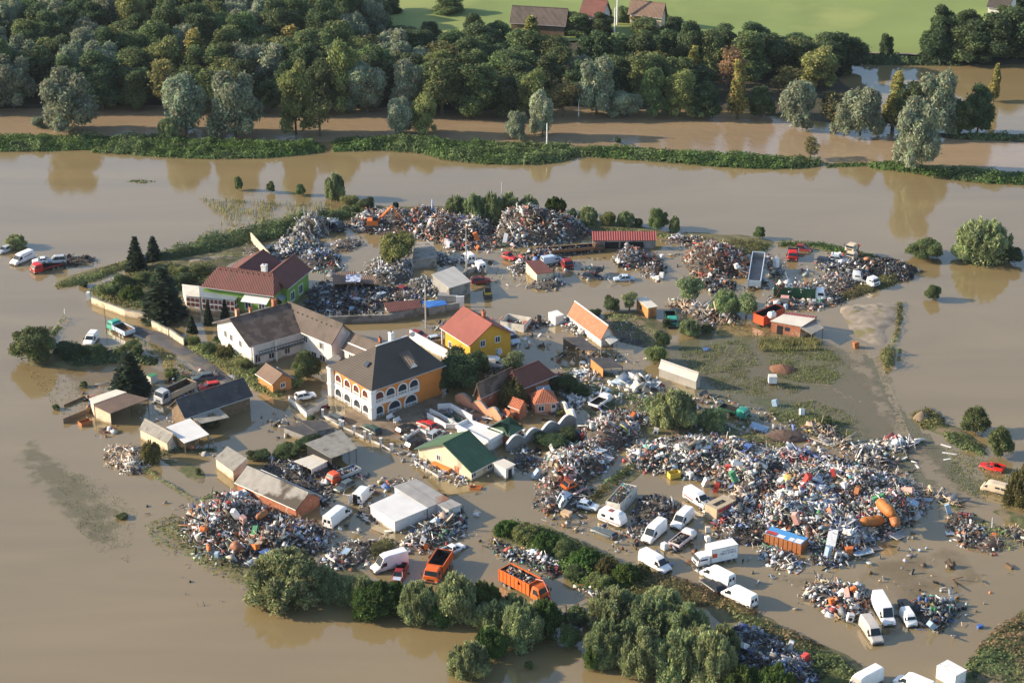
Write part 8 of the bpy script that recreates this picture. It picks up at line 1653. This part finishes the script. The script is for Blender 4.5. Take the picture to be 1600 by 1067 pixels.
for i, (k, x, y, c, tl, lab) in enumerate([
    ('f', 1217, 752, 'white', (0, 1.3), 'white fridge lying in the middle of the main heap'), ('w', 1262, 703, 'white', (.2, .2), 'white washing machine at the far edge of the main heap'), ('w', 1146, 690, 'white', (0, .2), 'white washer at the upper edge of the main heap near the blue sheet'),
    ('w', 1106, 843, 'white', (0, .1), 'white cube appliance behind the box truck cab, the lower of two'), ('w', 1106, 829, 'offwhite', (0, .2), 'cream cube appliance above another near the box truck'), ('w', 1038, 855, 'white', (0, 0), 'white appliance alone in the water beside the loaded pickup'),
    ('f', 1247, 815*1, 'pink', (.3, .2), 'pinkish white fridge above the blue-topped container'), ('f', 1319, 830, 'white', (.4, 1.0), 'white freezer near the long white shell'), ('w', 1330, 812, 'white', (.2, .4), 'white washing machine left of the orange tanks'),
    ('f', 1292, 866, 'lblue', (.1, .1), 'pale blue fridge standing at the lower edge of the main heap'), ('w', 1308, 870, 'lgrey', (0, .2), 'grey cabinet at the lower edge of the main heap'), ('f', 1160, 725, 'white', (.2, 1.2), 'white fridge lying near the top left of the main heap'),
    ('f', 1198, 730, 'offwhite', (1.2, .1), 'cream cupboard on the main heap'), ('w', 1060, 700, 'white', (.2, .3), 'white machine at the top left of the main heap'), ('f', 1024, 712, 'white', (.1, 1.2), 'white fridge at the left end of the main heap'), ('w', 1077, 745, 'white', (0, .1), 'small white box right of the yellow container'),
    ('f', 1100, 756, 'white', (.3, .2), 'white and red cabinet above the delivery van'), ('f', 1118, 765, 'red', (.2, .2), 'dark red ribbed boiler above the tan box body'), ('w', 1149, 762, 'beige', (.3, .1), 'beige hollow box above the tan box body'), ('f', 1150, 749, 'green', (.2, .4), 'bright green cabinet on the main heap'),
    ('w', 1139, 735, 'red', (.1, .2), 'red box in the middle of the main heap'), ('f', 1305, 744, 'darkred' if False else 'red', (.3, .4), 'dark red armchair-like box near the top of the main heap'), ('f', 1258, 752, 'red', (.4, .1), 'dark red box left of the pale glass-like sheet'), ('w', 1246, 716+22, 'dgrey', (.1, .1), 'dark cabinet on the main heap left of the dark red boxes'),
    ('f', 1364, 779, 'green', (1.2, .1), 'lime green tub beside the orange tanks'), ('w', 1320, 760, 'white', (0, .3), 'white machine near the top right of the main heap'), ('f', 1410, 762, 'pink', (1.3, .3), 'pinkish panel box at the right end of the main heap'), ('w', 1339, 768, 'rust', (.1, .2), 'rusty stove on the right of the main heap'),
    ('w', 860, 726, 'beige', (.1, .3), 'beige stove on the left central heap'), ('f', 868, 706, 'white', (.3, .9), 'white fridge on the back of the left central heap'), ('f', 833, 744, 'lblue', (.2, .6), 'blue and white can at the left tip of the central heap'), ('w', 911, 682, 'red', (.2, .3), 'red bag on the central grey heap'),
    ('f', 985, 652, 'orange', (.4, .3), 'orange piece below the big willow bush'), ('w', 1043, 660, 'orange', (.1, .3), 'orange-red piece right below the big willow bush'), ('w', 1024, 675, 'white', (.1, .2), 'white table frame above the olive hedge'),
    ('f', 372, 806, 'white', (.3, .4), 'white fridge on the big lower-left heap'), ('w', 357, 790, 'red', (.2, .1), 'red crate near the top of the lower-left heap'), ('f', 397, 852*0+835, 'green', (1.2, .2), 'dark green box on the lower-left heap'), ('w', 380, 812, 'pink', (.2, .3), 'pink box on the lower-left heap'),
    ('w', 340, 868, 'lblue', (.1, .1), 'pale blue drum at the lower edge of the lower-left heap'), ('f', 395, 850, 'orange', (1.2, .1), 'orange carton low on the lower-left heap'), ('w', 660, 846, 'white', (.1, .3), 'white bag at the foot of the heap by the white shed'), ('f', 672, 818, 'lblue', (.3, .8), 'pale blue sheet metal cabinet by the white shed'),
    ('w', 667, 855, 'orange', (.1, .3), 'orange box behind the orange tipper bed'), ('f', 1325, 966*0+932, 'pink', (1.2, .3), 'pink and white shell on the lower right heap'), ('w', 1301, 941, 'orange', (.2, .2), 'orange box on the lower right heap'), ('w', 1327, 967, 'white', (0, .2), 'white pot at the lower tip of the right heap'),
    ('w', 1335, 923, 'orange', (.1, .2), 'orange drum at the top of the lower right heap'), ('f', 1459, 976, 'lblue', (.8, .2), 'pale blue crumpled metal below the coloured heap'), ('w', 1142, 1022, 'lblue', (.2, .3), 'pale blue piece on the dark bottom heap'), ('f', 1168, 1008, 'white', (.3, .9), 'white piece on top of the dark bottom heap'),
    ('f', 1232, 1014, 'white', (.2, .3), 'white cabinet at the right of the dark bottom heap'), ('w', 1262, 1030, 'red', (.2, .3), 'dark red seat on the dark bottom heap'), ('w', 702, 384, 'white', (0, .1), 'white cube in the water in front of the far heaps'), ('f', 748, 375, 'orange', (.2, .4), 'orange piece on the foot of the long far heap'),
    ('w', 745, 388, 'orange', (.1, .9), 'orange sheet in the water before the far heaps'), ('f', 788, 398-20, 'white', (.2, .7), 'white curved car panel before the far heaps'), ('w', 1034, 402, 'white', (0, 0), 'white drum alone in the water right of the round scrap heap'), ('w', 1034, 432, 'white', (0, 0), 'small white drum beside the smaller dark heap'),
    ('f', 1021, 433, 'white', (.2, 1.2), 'white car door in front of the smaller dark heap'), ('w', 1152, 417, 'white', (.1, .3), 'white round machine on the right of the rust-brown heap'), ('w', 1107, 382, 'red', (.1, .3), 'red piece on top of the rust-brown heap'), ('f', 1213, 416*1, 'white', (.1, .2), 'white cylinder standing right of the tipper trailer'),
    ('w', 1094, 446, 'lblue', (0, .1), 'pale blue tub in front of the rust-brown heap'), ('w', 1312, 400, 'white', (0, .2), 'white cube on the east bank left of the stacked cabs'), ('w', 1213, 476, 'white', (.1, .1), 'white bag in front of the green container'), ('w', 1228, 476+4, 'lblue', (0, .1), 'pale blue crate in front of the tiny booth'),
    ('w', 1272, 472, 'lgrey', (0, .3), 'grey box right of the tiny booth'), ('w', 1212, 632, 'lblue', (.1, .3), 'grey-blue tent-like bundle in the drowned meadow'), ('w', 1253, 646, 'white', (.1, .4), 'small white bundle left of the small island'), ('w', 1338, 541*1, 'rust', (0, .2), 'small rust tub beside the gravel spit'),
    ('f', 1484, 798+2, 'lblue', (.2, .3), 'pale blue box at the far end of the small brown heap'), ('w', 1552, 838, 'orange', (.1, .1), 'orange pot above the brushwood'), ('f', 140, 466*1, 'white', (.1, .0), 'white panel at the tip of the overgrown garden'), ('w', 205, 418, 'white', (0, .2), 'white drum at the foot of the taller small spruce')]):
    (fridge if k == 'f' else washer)(x, y, lab, c, rz=random.Random(i*3+1).uniform(0, 6.2), tilt=tl, s=random.Random(i).uniform(1.0, 1.45))
# mounds
def mound(name, px, py, rx, ry, h, m, label, seed=1):
    P = gp(px, py); R = MB(); rng = random.Random(seed); rings = []
    r = empty(name, (P.x, P.y, 0), 0, label, 'mound')
    for i in range(7):
        t = i/6; rings.append([(rx*(1-t**1.6)*(1+.12*sin(3*a+seed))*cos(a)+.01, ry*(1-t**1.6)*(1+.1*cos(2*a+seed))*sin(a), -.2+(h+.2)*t**.8*(1+.06*rng.random())) for a in [2*pi*k/18 for k in range(18)]])
    R.loft(rings).build('heap', m, r, smooth=60); return r
mound('soil_mound', 1222, 578, 2.6, 2.2, 1.1, mat('red_soil', (.20, .095, .055), .95, .35, 2, bump=.1), 'reddish brown soil mound beside the small white box', 1)
mound('gravel_mound', 1334, 486, 3.2, 2.4, .9, M_gravel, 'left pale cone of gravel on the spit', 2); mound('gravel_mound', 1370, 482, 2.4, 1.8, .7, M_gravel, 'right pale cone of gravel on the spit', 3)
mound('earth_mound', 1226, 684, 4.4, 2.2, 1.5, mat('dark_earth', (.13, .085, .065), .95, .3, 2, bump=.1), 'flat brown earth mound beyond the main heap', 4)
mound('earth_mound', 1440, 655, 1.5, 1.3, 1.7, M_soil, 'pale earth showing on the weedy dome at right', 5)
# villa garden furniture
def bench(px, py, vec, label, c='white'):
    r = obj_at('garden_bench', label, 'bench', px, py, heading(px, py, vec), .0, zh=.4); m = pm(c)
    MB().box(-.8, .8, -.25, .25, .42, .48).build('seat', m, r); MB().box(-.8, .8, .22, .28, .5, .95).build('backrest', m, r)
    for x in (-.7, .7):
        for y in (-.2, .2): MB().box(x-.04, x+.04, y-.04, y+.04, -.3, .42).build('leg', m, r)
    return r
bench(610, 652, (60, -30), 'white bench beside the villa arches, left of two'); bench(621, 657, (60, -30), 'white bench beside the villa arches, right of two')
mt = place('motorcycle', 'dark motorcycle parked by the villa turret', 'motorcycle', 508, 636, (60, -20), .5, -.1)
for x in (-.7, .7): MB().bar((x, -.06, .32), (x, .06, .32), .32, 0, 14).build('wheel', M_tyre, mt)
MB().loft([[(x, y*.14, z+dz) for y, dz in ((-1, 0), (1, 0), (.8, .3), (-.8, .3))] for x, z in ((-.7, .6), (-.2, .55), (.3, .6), (.6, .75))]).build('frame', paint('darkred'), mt); MB().bar((.6, -.35, 1.05), (.6, .35, 1.05), .03, 0, 5).build('handlebar', M_iron, mt); MB().box(-.75, -.05, -.13, .13, .82, .92).build('seat', M_black, mt)
# loads
def loadbox(root, L, W_, z0, h, mixn, label, seed, xo=0.0, szf=.8):
    bpy.context.view_layer.update(); M = root.matrix_world
    rngl = np.random.default_rng(seed); n = int(L*W_*14); x = rngl.uniform(-L/2, L/2, n); y = rngl.uniform(-W_/2, W_/2, n)
    f = np.clip(np.minimum(L/2-abs(x), W_/2-abs(y))/.9, .15, 1); z = z0+h*f*(.6+.5*rngl.random(n))
    pts = np.array([tuple(M @ Vector((a+xo, b, c))) for a, b, c in zip(x, y, z)])
    V, F, cl = junk_arrays(pts, None, rngl, mixn, szf, .3, .3)
    o = np_mesh('scrap_load', V, F, M_junk, np.clip(cl, .005, .9)); return tag(o, label, 'scrap load', None, 'stuff')
loadbox(lt, 5.8, 2.2, 2.5, .5, 'rustmix', 'dark scrap heaped in the orange truck', 1, -1.2)
loadbox(sk, 6.6, 2.2, 1.9, 1.0, 'colour', 'coloured scrap heaped in the cream truck box', 2)
for o in list(C.objects):
    if o.get('label', '').startswith('truck with white cab and long dark green'): loadbox(o, 7.8, 2.2, 2.5, .6, 'bright', 'pale scrap and boards on the dark green container', 3, -1.1)
    if o.get('label', '').startswith('white pickup truck loaded'): loadbox(o, 3.4, 1.7, 1.1, .7, 'dark', 'tyres and tubes on the white pickup truck', 4, -.9)
    if o.get('label', '').startswith('flatbed truck with orange-red'): loadbox(o, 3.6, 1.6, 1.1, .2, 'bluegrey', 'metal bits on the orange-cabbed flatbed', 5, -.9)
    if o.get('label', '').startswith('dark truck with a white load'): loadbox(o, 2.6, 1.8, 1.6, .7, 'white', 'white load on the dark truck by the embankment', 6, -.9)
# ---------------------------------------------------------------- thin air between the camera and the far trees
hm = bpy.data.materials.new('haze'); hm.use_nodes = True; n = hm.node_tree; n.nodes.clear()
vo = n.nodes.new('ShaderNodeOutputMaterial'); pv = n.nodes.new('ShaderNodeVolumePrincipled'); n.links.new(pv.outputs[0], vo.inputs['Volume'])
pv.inputs['Density'].default_value = .00003; pv.inputs['Color'].default_value = (.72, .84, 1, 1); pv.inputs['Anisotropy'].default_value = .2
ho = MB().box(-950, 950, -20, 1550, -2.0, 175).build('haze', hm); ho['kind'] = 'stuff'; ho['label'] = 'thin pale haze over the flooded land'
SC.cycles.volume_bounces = 0
